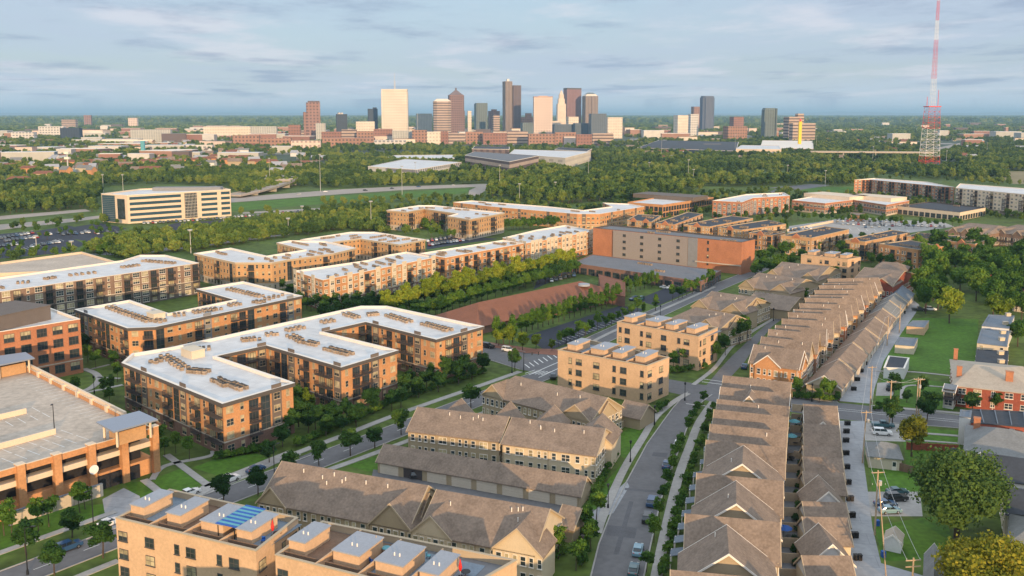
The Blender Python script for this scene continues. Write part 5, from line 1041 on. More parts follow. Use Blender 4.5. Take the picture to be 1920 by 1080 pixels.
# named lower buildings left of the skyline
for a_ in (('white long flat-roofed arena hall at the left', 380, 468, 237, 2900, 'tw_cream', .35), ('red and white apartment slab with vertical balconies, left one', 436, 485, 254, 2100, 'tw_brick', .35), ('orange and cream stepped apartment slab right of the red and white one', 487, 545, 259, 2050, 'tw_brick', .3), ('orange and cream apartment slab, right end', 545, 600, 264, 1950, 'tw_pink', .3),
    ('white motel slab with a red roof box among the trees', 335, 397, 272, 1900, 'tw_white', .25), ('dark blue glass block with a white stripe at the far left', 112, 148, 240, 2600, 'tw_bluegl', .5), ('white ribbed hospital block at the left edge', 20, 62, 248, 2600, 'tw_white', .4), ('lone brown slab on the left horizon', 157, 170, 216, 5200, 'tw_red', .6), ('small pink block on the left horizon', 240, 257, 221, 4800, 'tw_pink', .5), ('low reddish block left of the lone brown slab', 115, 141, 224, 4300, 'tw_tan', .5),
    ('grey glass office slab below the white arena hall', 245, 318, 243, 2500, 'tw_pale', .2), ('white row of low offices on the left', 72, 118, 237, 3000, 'tw_white', .3), ('dark brick slab left of the red-brown tower', 540, 563, 234, 2500, 'tw_brick2', .5), ('grey office slab under the red-brown tower', 470, 518, 237, 2600, 'tw_pale', .3), ('green glass cube at the foot of the red-brown tower', 591, 610, 231, 2500, 'tw_pale', .8), ('cream domed hall between the two blue towers', 666, 702, 228, 3000, 'tw_cream', .5)):
    tower(a_[0], a_[1], a_[2], a_[3], a_[4], a_[5], dr=a_[6], a=.12, name='building', cat='building')
# arena district: red brick mid-rises in front of the towers
AD = [(602, 640, 247, 2500, 'tw_brick2'), (640, 668, 243, 2500, 'tw_tan'), (668, 700, 246, 2450, 'tw_brick'), (700, 735, 242, 2500, 'tw_brick2'), (735, 772, 245, 2400, 'tw_pale'), (772, 800, 244, 2350, 'tw_brick'), (800, 826, 247, 2350, 'tw_cream'), (826, 840, 246, 2350, 'tw_brick2'), (840, 872, 250, 2350, 'tw_tan'), (872, 905, 247, 2400, 'tw_brick'), (905, 950, 249, 2350, 'tw_brick2'), (950, 990, 247, 2400, 'tw_tan'), (990, 1040, 251, 2300, 'tw_brick'), (1040, 1080, 248, 2350, 'tw_brick'), (1080, 1110, 252, 2250, 'tw_brick2'), (1110, 1150, 250, 2300, 'tw_tan'), (602, 700, 259, 2150, 'tw_brick'), (700, 760, 263, 2050, 'tw_white'), (560, 600, 246, 2700, 'tw_tan')]
for i, (x0, x1, yt, D, mt) in enumerate(AD): tower('low brick city block at the foot of the skyline, %s from the left' % ORD[i], x0, x1, yt, D, mt, dr=.4, a=.08, name='building', cat='building', group='brick blocks at the foot of the skyline')
def mid(label, q, h, mat, roof='membrane', name='building', cat='building', pen=None):
    P = ccw(px_h(q, h)); cx_, cy_ = sum(p[0] for p in P)/len(P), sum(p[1] for p in P)/len(P); B = Bld(name, label, cat, (cx_, cy_, 0)); m = MB(); m.prism(P, 0, h, top=False); B.part('wall', m, mat)
    m = MB(); m.add([(x, y, h-.3) for x, y in P], [tuple(range(len(P)))]); B.part('roof', m, roof); m = MB(); O = inset(P, -.3); m.prism(O, h-.5, h+.1, top=False); m.ring(O, inset(P, .8), h+.1); B.part('parapet', m, 'coping')
    if pen: m = MB(); m.prism([(cx_+(x-cx_)*.5, cy_+(y-cy_)*.5) for x, y in P], h, h+4, mt=0); B.part('penthouse', m, pen)
    B.done(); EXCL.append(P)
mid('white-roofed mid-rise apartments in the trees, left of the cream ones', [(690, 312), (780, 318), (865, 304), (760, 298)], 12, 'tw_white'); mid('long white flat roof in the trees above the white apartments', [(722, 296), (852, 297), (850, 290), (740, 291)], 9, 'tw_cream')
mid('pink and dark balconied apartments beyond the highway', [(872, 291), (955, 303), (1010, 292), (890, 284)], 20, 'tw_tan', 'roof_grey'); mid('cream long apartments with a flat white roof beyond the highway', [(955, 288), (1060, 296), (1108, 284), (965, 280)], 16, 'tw_cream'); mid('dark-roofed brown block right of the cream apartments', [(1040, 280), (1100, 284), (1110, 279), (1050, 276)], 16, 'tw_tan', 'roof_black'); mid('dark glass slab with a white gabled end behind the pink apartments', [(885, 279), (955, 280), (955, 275), (890, 274)], 18, 'tw_dark', 'roof_black')
mid('huge dark stadium-like roof right of the centre', [(1195, 277), (1380, 283), (1385, 266), (1235, 263)], 12, 'tw_bluegl', 'roof_black'); mid('cream box building beside the dark stadium roof', [(1380, 279), (1465, 280), (1460, 273), (1390, 272)], 14, 'cream_conc'); mid('pinkish brick block with a thin white roof behind the yellow mast', [(1425, 277), (1525, 279), (1524, 264), (1430, 263)], 13, 'tw_tan', 'coping')
# the five-storey office with striped walls at the left
P = px_h([(190, 363), (238, 366), (432, 355), (405, 349), (262, 354)], 21); h = 21; P2 = ccw(P)
B = Bld('office_building', 'five-storey cream office with ribbon windows and a navy glass end, alone at the left', 'office', (*P[1], 0)); m = MB(); m.prism(P2, 0, h, top=False); m.prism(inset(P2, .5)[::-1], h-1, h, top=False); B.part('wall', m, 'cream_conc'); m = MB(); m.add([(x, y, h-.9) for x, y in inset(P2, .5)], [tuple(range(len(P2)))]); B.part('roof', m, 'membrane'); m = MB(); m.ring(inset(P2, -.2), inset(P2, .6), h+.1); m.prism(inset(P2, -.2), h-.3, h+.1, top=False); B.part('parapet', m, 'coping')
def facestrip(P0, P1, t0, t1, z0, z1, mat, nm='window', o=.12):
    u, v, L = frame(P0, P1); m = MB(); c = [(P0[0]+u[0]*L*t-v[0]*s, P0[1]+u[1]*L*t-v[1]*s) for t, s in ((t0, o), (t1, o), (t1, -.2), (t0, -.2))]; m.prism(c, z0, z1); B.part(nm, m, mat)
for f in range(5):
    for t0, t1 in ((.02, .50), (.70, .86), (.90, .99)): facestrip(P[1], P[2], t0, t1, 1.4+f*4.0, 3.5+f*4.0, 'glass_blue')
facestrip(P[1], P[2], .535, .655, 1, 20, 'glass', o=.5)
for k in range(9): facestrip(P[1], P[2], .54+k*.014, .5414+k*.014, 1, 20, 'trim_white', 'mullion', o=.62)
for k in range(8): facestrip(P[1], P[2], .535, .655, 2.2+k*2.3, 2.34+k*2.3, 'trim_white', 'mullion', o=.60)
facestrip(P[0], P[1], .03, .52, .5, 20.2, 'glass_blue', o=.3)
for k in range(14): facestrip(P[0], P[1], .03, .52, 1.6+k*1.4, 1.75+k*1.4, 'panel_grey', 'mullion', o=.4)
facestrip(P[0], P[1], .62, .9, 3, 18, 'glass', o=.3); c = G(335, 355, h); m = MB(); m.box((c[0]+6, c[1]+4, h-.8), (52, 10, 2.4), 0, .10); B.part('penthouse', m, 'panel_grey'); B.done(); EXCL.append(P2)
# ---------------------------------------------------------------- anonymous low city beyond
rr = random.Random(5); cols = ['tw_white', 'tw_brick', 'tw_tan', 'tw_cream', 'tw_pale', 'tw_brick2', 'tw_pink']; n_ = 0
protos = []
for k in range(7):
    r = root('low_building', 'distant low city building with a flat pale roof', 'building', (0, -500, -50), 'distant low city buildings'); m = MB(); m.prism([(-.5, -.5), (.5, -.5), (.5, .5), (-.5, .5)], 0, 1, top=False)
    w1 = m.build('wall', MATS[cols[k]], r); m = MB(); m.box((0, 0, 1), (1.02, 1.02, .04)); w2 = m.build('roof', MATS[('membrane', 'coping', 'roof_grey', 'shingle_red')[k % 4]], r); protos.append((r, w1, w2))
LB = []
def lowb(x, y, w_, d, h, a, k):
    global n_
    P_, w1, w2 = protos[k]
    if n_ > 285: return
    n_ += 1
    LB.append((x/y, k, None)); r = P_.copy(); LB[-1] = (x/y, k, r); C.objects.link(r); r.location = (x, y, 0); r.rotation_euler = (0, 0, a); r.scale = (w_, d, h)
    for c in (w1, w2): q = c.copy(); C.objects.link(q); q.parent = r
    e = max(w_, d)/2+6; EXCL.append([(x-e, y-e-26), (x+e, y-e-26), (x+e, y+e), (x-e, y+e)])
for k in range(900):
    band = rr.random()
    if band < .45: px_, D = rr.gauss(900, 330), rr.uniform(2350, 4200)
    elif band < .8: px_, D = rr.uniform(-20, 560), rr.uniform(1500, 4800)
    else: px_, D = rr.uniform(1150, 1940), rr.uniform(1900, 6000)
    if px_ < -30 or px_ > 1950: continue
    if 600 < px_ < 1250 and D < 2350: continue
    x, y = GY(px_, D); s = rr.uniform(16, 60); lowb(x, y, s*rr.uniform(.8, 2.0), s*.7, rr.uniform(10, 26 if D > 2300 else 16), rr.uniform(-.3, .3), rr.randrange(7))
cnt = {}; LB.sort(key=lambda q: q[0])
for q, k, r in LB:
    ar = 'left of the skyline' if q < -.24 else 'near the skyline' if q < .12 else 'right of the skyline'; key = (k, ar); i = cnt.get(key, 0); cnt[key] = i+1
    r['label'] = 'distant %s building %s, %s of its colour from left' % (('white', 'brown brick', 'tan', 'cream', 'pale grey', 'dark red', 'pinkish')[k], ar, ordn(i))
for r, a_, b_ in protos:
    for q in (a_, b_, r): bpy.data.objects.remove(q)
for i, (px_, py_) in enumerate([(258+k*17+rr.uniform(-5, 5), 306+rr.uniform(-6, 7)) for k in range(15)]+[(x, y) for x, y in ((35, 325), (60, 336), (12, 348), (95, 300), (70, 302), (150, 318), (118, 312))]):
    x, y = G(px_, py_); u_ = .3; A = (x, y); EXCL.append([(x-6, y-34), (x+32, y-34), (x+32, y+4), (x-6, y+4)]); house('flat_house', 'brown-roofed garden apartment house among the trees left of the highway, %s in a scattered group' % ordn(i), 'house', A, (x+24, y+4), 12, 7, 10, wall='brick_orange' if i % 2 else 'siding_tan', gw='siding_tan', roof='shingle_red', group='garden apartments among the trees', hip=(4, 4))

def ex_ok1(x, y):
    for P in EXCL:
        if inside(np.array([x]), np.array([y]), P)[0]: return False
    return True
# small distant houses with brown roofs
hp = root('distant_house', 'x', 'house', (0, -500, -50), 'distant small houses'); m = MB(); m.prism([(-.5, -.5), (.5, -.5), (.5, .5), (-.5, .5)], 0, .62, top=False); m.add([(-.5, -.5, .62), (-.5, .5, .62), (-.5, 0, 1)], [(0, 1, 2)]); m.add([(.5, -.5, .62), (.5, .5, .62), (.5, 0, 1)], [(0, 1, 2)])
wl_ = [m.mesh('wall', [MATS[c]]) for c in ('siding_cream', 'brick_orange', 'siding_white', 'siding_tan')]; m = MB(); m.quad((-.55, -.56, .58), (.55, -.56, .58), (.55, 0, 1.02), (-.55, 0, 1.02)); m.quad((-.55, 0, 1.02), (.55, 0, 1.02), (.55, .56, .58), (-.55, .56, .58)); rl_ = [m.mesh('roof', [MATS[c]]) for c in ('shingle', 'shingle_red', 'shingle_grey', 'roof_pale')]
bpy.data.objects.remove(hp); HS = []
for k in range(600):
    if len(HS) >= 290: break
    if rr.random() < .62: px_, D = rr.uniform(-20, 600), rr.uniform(1180, 2700)
    else: px_, D = rr.uniform(1180, 1940), rr.uniform(1500, 3600)
    x, y = GY(px_, D)
    if not ex_ok1(x, y): continue
    HS.append((x/y, x, y, rr.randrange(4), rr.randrange(4), rr.uniform(9, 26), rr.uniform(9, 13), rr.uniform(8, 12), rr.uniform(-.6, .6)))
HS.sort(); ch = {}
for q, x, y, a_, b_, L, W_, hh, an in HS:
    ar = 'left of the skyline' if q < -.1 else 'right of the skyline'; key = (a_, b_, ar); i = ch.get(key, 0); ch[key] = i+1
    r = root('distant_house', 'distant %s house with a %s roof %s, %s of its kind' % (('cream', 'orange brick', 'white', 'tan')[a_], ('brown', 'reddish', 'grey', 'pale')[b_], ar, ordn(i)), 'house', (x, y, 0), 'distant small houses', an); r.scale = (L, W_, hh); link('wall', wl_[a_], r); link('roof', rl_[b_], r); e = L/2+5; EXCL.append([(x-e, y-e-22), (x+e, y-e-22), (x+e, y+e), (x-e, y+e)])
for k in range(110):                                         # distant pale parking lots and bare plots
    px_, D = rr.uniform(0, 1920), rr.uniform(1700, 4600); x, y = GY(px_, D)
    if px_ > 1500 and D < 2000: continue
    L, W_ = rr.uniform(25, 110), rr.uniform(20, 60); sheet('car_park', [(x, y), (x+L, y+rr.uniform(-8, 8)), (x+L, y+W_), (x, y+W_)], .2+k*.004, ('highway', 'asphalt', 'concrete')[k % 3])
# ---------------------------------------------------------------- trees
def ico():
    t = (1+5**.5)/2; v = [(-1, t, 0), (1, t, 0), (-1, -t, 0), (1, -t, 0), (0, -1, t), (0, 1, t), (0, -1, -t), (0, 1, -t), (t, 0, -1), (t, 0, 1), (-t, 0, -1), (-t, 0, 1)]
    l = math.sqrt(1+t*t); v = [(a/l, b/l, c/l) for a, b, c in v]
    f = [(0, 11, 5), (0, 5, 1), (0, 1, 7), (0, 7, 10), (0, 10, 11), (1, 5, 9), (5, 11, 4), (11, 10, 2), (10, 7, 6), (7, 1, 8), (3, 9, 4), (3, 4, 2), (3, 2, 6), (3, 6, 8), (3, 8, 9), (4, 9, 5), (2, 4, 11), (6, 2, 10), (8, 6, 7), (9, 8, 1)]
    return v, f
ICO = ico()
def crownmesh(name, blobs, n, leaf, mat, seed, core=.62):
    R = np.random.RandomState(seed); mb = MB(); wts = np.array([b[3]**2*1.0 for b in blobs]); wts /= wts.sum(); which = R.choice(len(blobs), n, p=wts)
    d = R.normal(size=(n, 3)); d /= np.linalg.norm(d, axis=1)[:, None]; d[:, 2] = np.where(d[:, 2] < -.35, -d[:, 2]*.6, d[:, 2])
    B_ = np.array(blobs)[which]; rad = R.uniform(.72, 1.08, n)[:, None]; wob = 1+.16*np.sin(d[:, :1]*5+which[:, None]*1.7)*np.cos(d[:, 1:2]*6+which[:, None])
    p = B_[:, :3]+d*rad*wob*np.stack([B_[:, 3], B_[:, 3], B_[:, 4]], 1)
    nr = d+R.normal(size=(n, 3))*.75; nr /= np.linalg.norm(nr, axis=1)[:, None]; a = np.cross(nr, R.normal(size=(n, 3))); a /= np.linalg.norm(a, axis=1)[:, None]; b = np.cross(nr, a)
    s = (leaf*R.uniform(.55, 1.25, n))[:, None]; s2 = s*R.uniform(.5, 1.0, n)[:, None]
    V = np.stack([p-a*s-b*s2, p+a*s-b*s2*.7, p+a*s*.8+b*s2, p-a*s*.7+b*s2*.8], 1).reshape(-1, 3)
    mb.v = [tuple(x) for x in V]; mb.f = [(4*i, 4*i+1, 4*i+2, 4*i+3) for i in range(n)]; mb.m = [0]*n
    for (x, y, z, r, rz) in blobs: mb.add([(x+a_*r*core, y+b_*r*core, z+c_*rz*core) for a_, b_, c_ in ICO[0]], ICO[1])
    return mb.mesh(name, [MATS[mat]])
def trunkmesh(h0, r0, blobs, seed):
    R = random.Random(seed); mb = MB(); top = (R.uniform(-.2, .2), R.uniform(-.2, .2), h0); mb.tube((0, 0, -.2), top, r0, r0*.6, 7, caps=False)
    for b in sorted(blobs, key=lambda q: -q[3])[:6]: mb.tube(top, (b[0]*.8, b[1]*.8, b[2]), r0*.45, r0*.12, 5, caps=False)
    return mb.mesh('trunk', [MATS['bark']])
def blobs_round(h, z0, r, k, seed, squash=1.0, ovate=0):
    R = random.Random(seed); out = []; zc_ = (h+z0)/2; rz = (h-z0)/2
    for i in range(k):
        while 1:
            x, y, z = R.uniform(-1, 1), R.uniform(-1, 1), R.uniform(-1, 1)
            if x*x+y*y+z*z < 1: break
        tp = 1-ovate*(z+1)/2; br = r*R.uniform(.30, .48)*(1-.3*max(z, 0)*(1 if ovate else .4))*(tp*.7+.3)
        f = .70*tp; out.append((x*r*f, y*r*f, zc_+z*rz*.68, br, br*R.uniform(.8, 1.05)))
    out.append((0, 0, zc_-rz*.1, r*.62*(1-ovate*.3), rz*.62)); return out
TREES = {}
def kind(name, label0, mat, h, z0, r, k, n, leaf, tr, nv=3, ovate=0):
    L_ = []
    for s in range(nv):
        bl = blobs_round(h*(1+.07*s), z0*(1-.15*s), r*(1-.06*s), k+s*2, s*13+len(name), ovate=ovate); cm = crownmesh('crown', bl, n, leaf, mat, s+5); tm = trunkmesh(z0+(h-z0)*.3, tr, bl, s); L_.append((cm, tm))
    TREES[name] = L_
kind('street_tree', '', 'leaf_dark', 6.8, 1.5, 2.7, 15, 2600, .20, .16)
kind('columnar_tree', '', 'leaf_mid', 11, .8, 2.6, 16, 2300, .24, .2, ovate=.75)
kind('tall_tree', '', 'leaf_yellow', 13, 3, 3.7, 16, 2300, .30, .25)
kind('park_tree', '', 'leaf_mid', 10, 2.2, 4.0, 16, 2600, .28, .22)
kind('young_tree', '', 'leaf_mid', 6.4, 1.2, 1.9, 9, 1300, .17, .10)
kind('wild_tree', '', 'leaf_wild', 12, 1.5, 5.2, 15, 1300, .55, .3)
kind('shrub', '', 'leaf_mid', 1.7, 0, 1.2, 6, 420, .14, .04)
kind('scrub', '', 'leaf_wild', 5.5, .2, 3.4, 10, 700, .42, .12)
kind('far_clump', '', 'leaf_wild', 11, -2, 9, 12, 420, 1.3, .3)
tcount = 0; EV = {}
def tree(knd, x, y, label, group=None, s=1.0, mat=None, cat='tree', z=0):
    global tcount
    v = TREES[knd][tcount % len(TREES[knd])]; r = root(knd if knd not in ('young_tree', 'park_tree', 'tall_tree') else knd, label, cat, (x, y, z), group, random.uniform(0, 6.28)); r.scale = (s*random.uniform(.88, 1.12), s*random.uniform(.88, 1.12), s*random.uniform(.88, 1.12)); tcount += 1
    c = link('crown', v[0], r); link('trunk', v[1], r)
    if mat:
        key = (v[0].name, mat)
        if key not in EV:
            m2 = v[0].copy(); m2.materials[0] = MATS[mat]; EV[key] = m2
        c.data = EV[key]
    return r
def treepx(knd, lst, label, group, s=1.0, mat=None, jit=.12, cat='tree'):
    for i, q in enumerate(lst):
        x, y = G(q[0], q[1]); ss = (q[2] if len(q) > 2 else 1)*s*random.uniform(1-jit, 1+jit); tree(knd, x, y, label % ordn(i), group, ss, mat, cat)
def lerp(p, q, n, j=0): return [(p[0]+(q[0]-p[0])*k/(n-1)+random.uniform(-j, j), p[1]+(q[1]-p[1])*k/(n-1)+random.uniform(-j, j)*.4) for k in range(n)]
treepx('street_tree', [(102, 1079), (193, 1046), (419, 941), (484, 929), (541, 892), (598, 873), (657, 855), (703, 840), (752, 815), (883, 765)], 'round dark street tree on the near kerb of the wide street, %s from the left', 'street trees on the near kerb')
treepx('street_tree', [(50, 1042), (135, 1008), (545, 815, 1.1), (592, 806), (612, 818), (650, 790), (668, 800), (700, 775), (735, 770), (752, 765), (785, 745), (822, 735), (860, 720), (885, 712), (965, 694, .9), (905, 700)], 'dark street tree between the three-winged block and the street, %s from the left', 'street trees on the far kerb', 1.02)
treepx('young_tree', [(72, 996), (92, 988), (150, 962), (22, 1012), (8, 1004), (160, 955)], 'pale small tree on the lawn below the parking garage, %s from the left', 'young trees below the garage', 1.15)
treepx('columnar_tree', [(575, 786, .95), (586, 778, .6)], 'tall yellow-green pointed tree between two wings of the brick block, %s of the pair', 'pointed trees at the brick block', 1, 'leaf_yellow')
treepx('young_tree', [(309, 855, .8), (355, 862, 1), (300, 840, .9), (330, 850, 1), (293, 872, .8), (276, 745, 1.1), (205, 755, .9), (195, 745, 1), (180, 690, 1), (165, 680, 1), (208, 740, 1.1), (215, 690, 1.1), (143, 740, .9), (220, 716, 1)], 'small green tree between the brick blocks and the parking garage, %s of a loose group', 'courtyard trees')
ring_ = lerp((930, 645), (962, 643), 3, 3)+lerp((978, 625), (1158, 570), 19, 1.2)
treepx('columnar_tree', ring_, 'upright tree in the row before the long red roof, %s from the left', 'upright trees along the red roof', .95)
treepx('park_tree', [(955, 652, .8), (980, 657, .75), (935, 648, .7), (1005, 655, .6), (1035, 658, .5)], 'loose yellowish tree at the left end of the dark car park, %s from the left', 'trees at the car park corner', .9, 'leaf_yellow')
treepx('columnar_tree', [(1175, 546), (1182, 549), (1192, 546), (1200, 543), (1208, 541), (1215, 540), (1222, 538), (1232, 536)], 'upright tree in the clump right of the red roof, %s from the left', 'upright trees right of the red roof', .85, 'leaf_mid')
treepx('young_tree', lerp((1047, 652), (1196, 590), 13, 1.5), 'small round tree in the hedge row between car park and street, %s from the left', 'hedge row trees', 1.0)
treepx('columnar_tree', [(1207, 590, .75), (1229, 582, .85)], 'conical bright green tree at the car park entrance, %s of two', 'conical trees', .85)
treepx('young_tree', lerp((1262, 566), (1335, 536), 9, 2), 'bushy tree beside the second dark car park, %s from the left', 'trees beside the second car park', 1.25)
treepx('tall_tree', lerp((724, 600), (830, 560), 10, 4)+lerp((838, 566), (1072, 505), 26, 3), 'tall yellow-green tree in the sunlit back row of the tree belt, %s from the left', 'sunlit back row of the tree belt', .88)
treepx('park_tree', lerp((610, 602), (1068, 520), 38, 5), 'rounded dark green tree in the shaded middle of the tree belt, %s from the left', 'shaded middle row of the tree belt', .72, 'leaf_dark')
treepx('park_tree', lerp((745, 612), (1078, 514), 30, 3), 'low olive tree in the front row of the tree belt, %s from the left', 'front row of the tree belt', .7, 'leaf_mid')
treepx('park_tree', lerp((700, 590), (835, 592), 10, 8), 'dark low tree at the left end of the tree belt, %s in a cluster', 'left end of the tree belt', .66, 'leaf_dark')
treepx('young_tree', lerp((555, 585), (700, 575), 12, 5), 'dark small tree at the foot of the nearest cream-bayed block, %s from the left', 'trees at the foot of the cream-bayed block', 1.1, 'leaf_dark')
treepx('young_tree', lerp((800, 440), (850, 452), 5, 4)+lerp((755, 425), (830, 432), 9, 3), 'small tree in the garden of the lone ochre block, %s from the left', 'trees by the lone ochre block', 1.3)
treepx('park_tree', lerp((945, 432), (1065, 425), 20, 3), 'green tree between the lone ochre block and the very long block, %s from the left', 'trees before the very long block', .8)
treepx('young_tree', [(1212, 1073), (1226, 1018), (1236, 980), (1244, 948), (1251, 918), (1260, 892), (1268, 868), (1276, 846), (1290, 816), (1299, 795), (1307, 778), (1319, 760)], 'leafy young tree on the right verge of the curving street, %s from the bottom', 'verge trees right of the curving street', .85)
treepx('young_tree', [(1118, 975), (1100, 1004), (1047, 1048), (1080, 1070), (1108, 1030)], 'leafy young tree on the left side of the curving street, %s from the top', 'verge trees left of the curving street', 1.05)
treepx('young_tree', [(1412, 602), (1395, 622), (1380, 634), (1400, 640), (1360, 667), (1342, 680), (1312, 684), (1282, 688), (1262, 696), (1372, 648), (1330, 672), (1425, 590), (1386, 646), (1350, 662)], 'bushy tree left of the upper street beside the tan block, %s in the group', 'bushy trees beside the upper street', 1.3)
treepx('park_tree', [(1515, 552), (1528, 546), (1540, 538), (1552, 532), (1565, 528), (1500, 562), (1508, 570)], 'round green tree between town houses and the upper row, %s from the right', 'trees in the gap of the upper row', .72)
treepx('park_tree', [(1493, 746, .62), (1552, 750, .62), (1570, 752, .3), (1536, 755, .35), (1446, 712, .55), (1470, 745, .3)], 'green tree near the cross street at the foot of the upper row, %s of six', 'trees at the foot of the upper row')
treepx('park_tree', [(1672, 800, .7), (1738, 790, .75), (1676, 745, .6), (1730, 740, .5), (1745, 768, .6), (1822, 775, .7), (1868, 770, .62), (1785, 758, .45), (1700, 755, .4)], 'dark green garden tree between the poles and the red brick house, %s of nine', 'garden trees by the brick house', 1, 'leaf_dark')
back = [(1735, 583, 1.25), (1725, 560, 1.3), (1745, 545, 1.3), (1760, 530, 1.4), (1790, 515, 1.5), (1770, 500, 1.3), (1815, 520, 1.4), (1842, 535, 1.5), (1870, 520, 1.4), (1895, 535, 1.3), (1912, 560, 1.2), (1830, 565, 1.3), (1862, 590, 1.35), (1890, 500, 1.2), (1700, 520, .9), (1715, 500, 1), (1690, 500, .9), (1850, 500, 1.2), (1915, 600, 1), (1908, 650, .9), (1905, 585, 1.0), (1740, 515, 1.1), (1800, 548, 1.2), (1650, 498, .8), (1668, 505, .8), (1632, 492, .7), (1600, 495, .7)]
treepx('park_tree', back, 'big broad tree in the grove behind the green lawn, %s of the grove', 'grove behind the lawn', 1.0, None)
x, y = G(1780, 606); tree('park_tree', x, y, 'large bright yellow-green tree at the far left corner of the green lawn', None, 1.55, 'leaf_yellow')
x, y = G(1872, 607); tree('park_tree', x, y, 'yellow-green rounded tree above the blue-grey flat roofs', None, 1.25, 'leaf_yellow')
kind('maple_tree', '', 'leaf_gold', 9.6, 2.0, 3.9, 26, 6500, .20, .28, 1); kind('large_tree', '', 'leaf_wild', 17, 2.0, 9.0, 60, 22000, .26, .6, 1); kind('golden_tree', '', 'leaf_gold', 15, 1.5, 8.6, 55, 20000, .26, .55, 1)
x, y = G(1709, 856); tree('maple_tree', x, y, 'rounded tree turning orange-gold above the parked white car'); x, y = G(1793, 1010); tree('large_tree', x, y, 'very large round olive-green tree among the backyards at the right'); x, y = G(1850, 1165); tree('golden_tree', x, y, 'large yellow-green tree filling the bottom right corner')
treepx('park_tree', lerp((1420, 520), (1500, 500), 8, 5)+[(1430, 500), (1445, 490), (1470, 486), (1485, 478), (1580, 485), (1630, 480), (1560, 505)], 'bushy tree between the storage building and the orange terraces, %s in the clump', 'trees right of the storage building', .95, 'leaf_mid')
treepx('young_tree', lerp((1485, 412), (1690, 425), 20, 3)+lerp((1700, 428), (1800, 425), 8, 3), 'tree in the green strip before the red brick office, %s from the left', 'trees before the brick office', 1.25)
treepx('young_tree', lerp((640, 985), (700, 990), 1 if 0 else 2, 0), 'small shrub-like tree at the foot of the nearest gabled row, %s of two', 'shrubs at the gabled row', .4)
for a_, b_, n_s, lb_ in (((405, 862), (505, 842), 16, 'before the near corner of the three-winged block'), ((556, 838), (640, 800), 12, 'along its middle front'), ((650, 798), (745, 752), 12, 'below its second wing'), ((750, 750), (905, 700), 18, 'below its last wing'), ((1112, 940), (1150, 860), 9, 'left of the curving street'), ((1185, 800), (1245, 765), 8, 'by the tan block at the crossing'), ((1262, 700), (1320, 690), 7, 'at the corner of the upper street'), ((1640, 770), (1660, 765), 3, 'beside the upper alley mouth'), ((1486, 747), (1568, 752), 12, 'on the mulch at the cross street'), ((1090, 1060), (1105, 985), 8, 'by the sunlit gable'), ((1010, 1060), (1050, 1040), 4, 'at the bottom wall'), ((1240, 1080), (1290, 900), 14, 'beside the lower row houses'), ((1291, 895), (1335, 765), 12, 'beside the farther row houses')):
    treepx('shrub', lerp(a_, b_, n_s, 2), 'low green shrub '+lb_+', %s in its bed', 'planting bed shrubs', 1.15, None, .25, 'shrub')
treepx('shrub', lerp((1500, 790), (1492, 1060), 14, 4)+lerp((1462, 790), (1452, 1060), 10, 3), 'small patio shrub between row houses and garages, %s counted from the far end', 'patio shrubs', .9, 'leaf_dark', .25, 'shrub')
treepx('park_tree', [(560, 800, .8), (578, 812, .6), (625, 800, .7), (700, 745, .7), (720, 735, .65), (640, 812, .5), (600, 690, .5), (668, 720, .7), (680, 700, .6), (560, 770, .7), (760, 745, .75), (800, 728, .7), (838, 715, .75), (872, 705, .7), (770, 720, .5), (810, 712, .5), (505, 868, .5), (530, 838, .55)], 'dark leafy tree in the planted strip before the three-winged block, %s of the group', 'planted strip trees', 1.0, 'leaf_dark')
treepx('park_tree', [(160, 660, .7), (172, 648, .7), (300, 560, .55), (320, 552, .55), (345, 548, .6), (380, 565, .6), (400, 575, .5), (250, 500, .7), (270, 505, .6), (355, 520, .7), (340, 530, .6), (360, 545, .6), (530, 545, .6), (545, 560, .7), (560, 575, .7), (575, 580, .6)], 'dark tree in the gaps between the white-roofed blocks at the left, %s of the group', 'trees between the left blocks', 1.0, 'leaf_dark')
rg = random.Random(21)
treepx('park_tree', [(rg.uniform(1715, 1935), rg.uniform(478, 545), rg.uniform(.9, 1.4)) for k in range(34)]+[(rg.uniform(1725, 1765), rg.uniform(545, 590), rg.uniform(.9, 1.2)) for k in range(8)]+[(rg.uniform(1825, 1930), rg.uniform(545, 580), rg.uniform(.9, 1.3)) for k in range(14)], 'broad leafy tree in the dense canopy behind the lawn, %s of that canopy', 'dense canopy behind the lawn', 1.1, None)
treepx('young_tree', [(rg.uniform(1190, 1480), rg.uniform(432, 446)) for k in range(22)]+[(rg.uniform(1500, 1800), rg.uniform(452, 480)) for k in range(34)]+[(rg.uniform(1580, 1860), rg.uniform(476, 500)) for k in range(20)], 'small green tree in the lanes between the orange terraces, %s of the group', 'trees between the orange terraces', 1.25)
treepx('young_tree', [(rg.uniform(60, 240), rg.uniform(421, 455)) for k in range(24)]+[(rg.uniform(0, 200), rg.uniform(468, 486)) for k in range(20)], 'small tree on the islands of the far left car parks, %s of the scatter', 'trees in the far left car parks', 1.0)
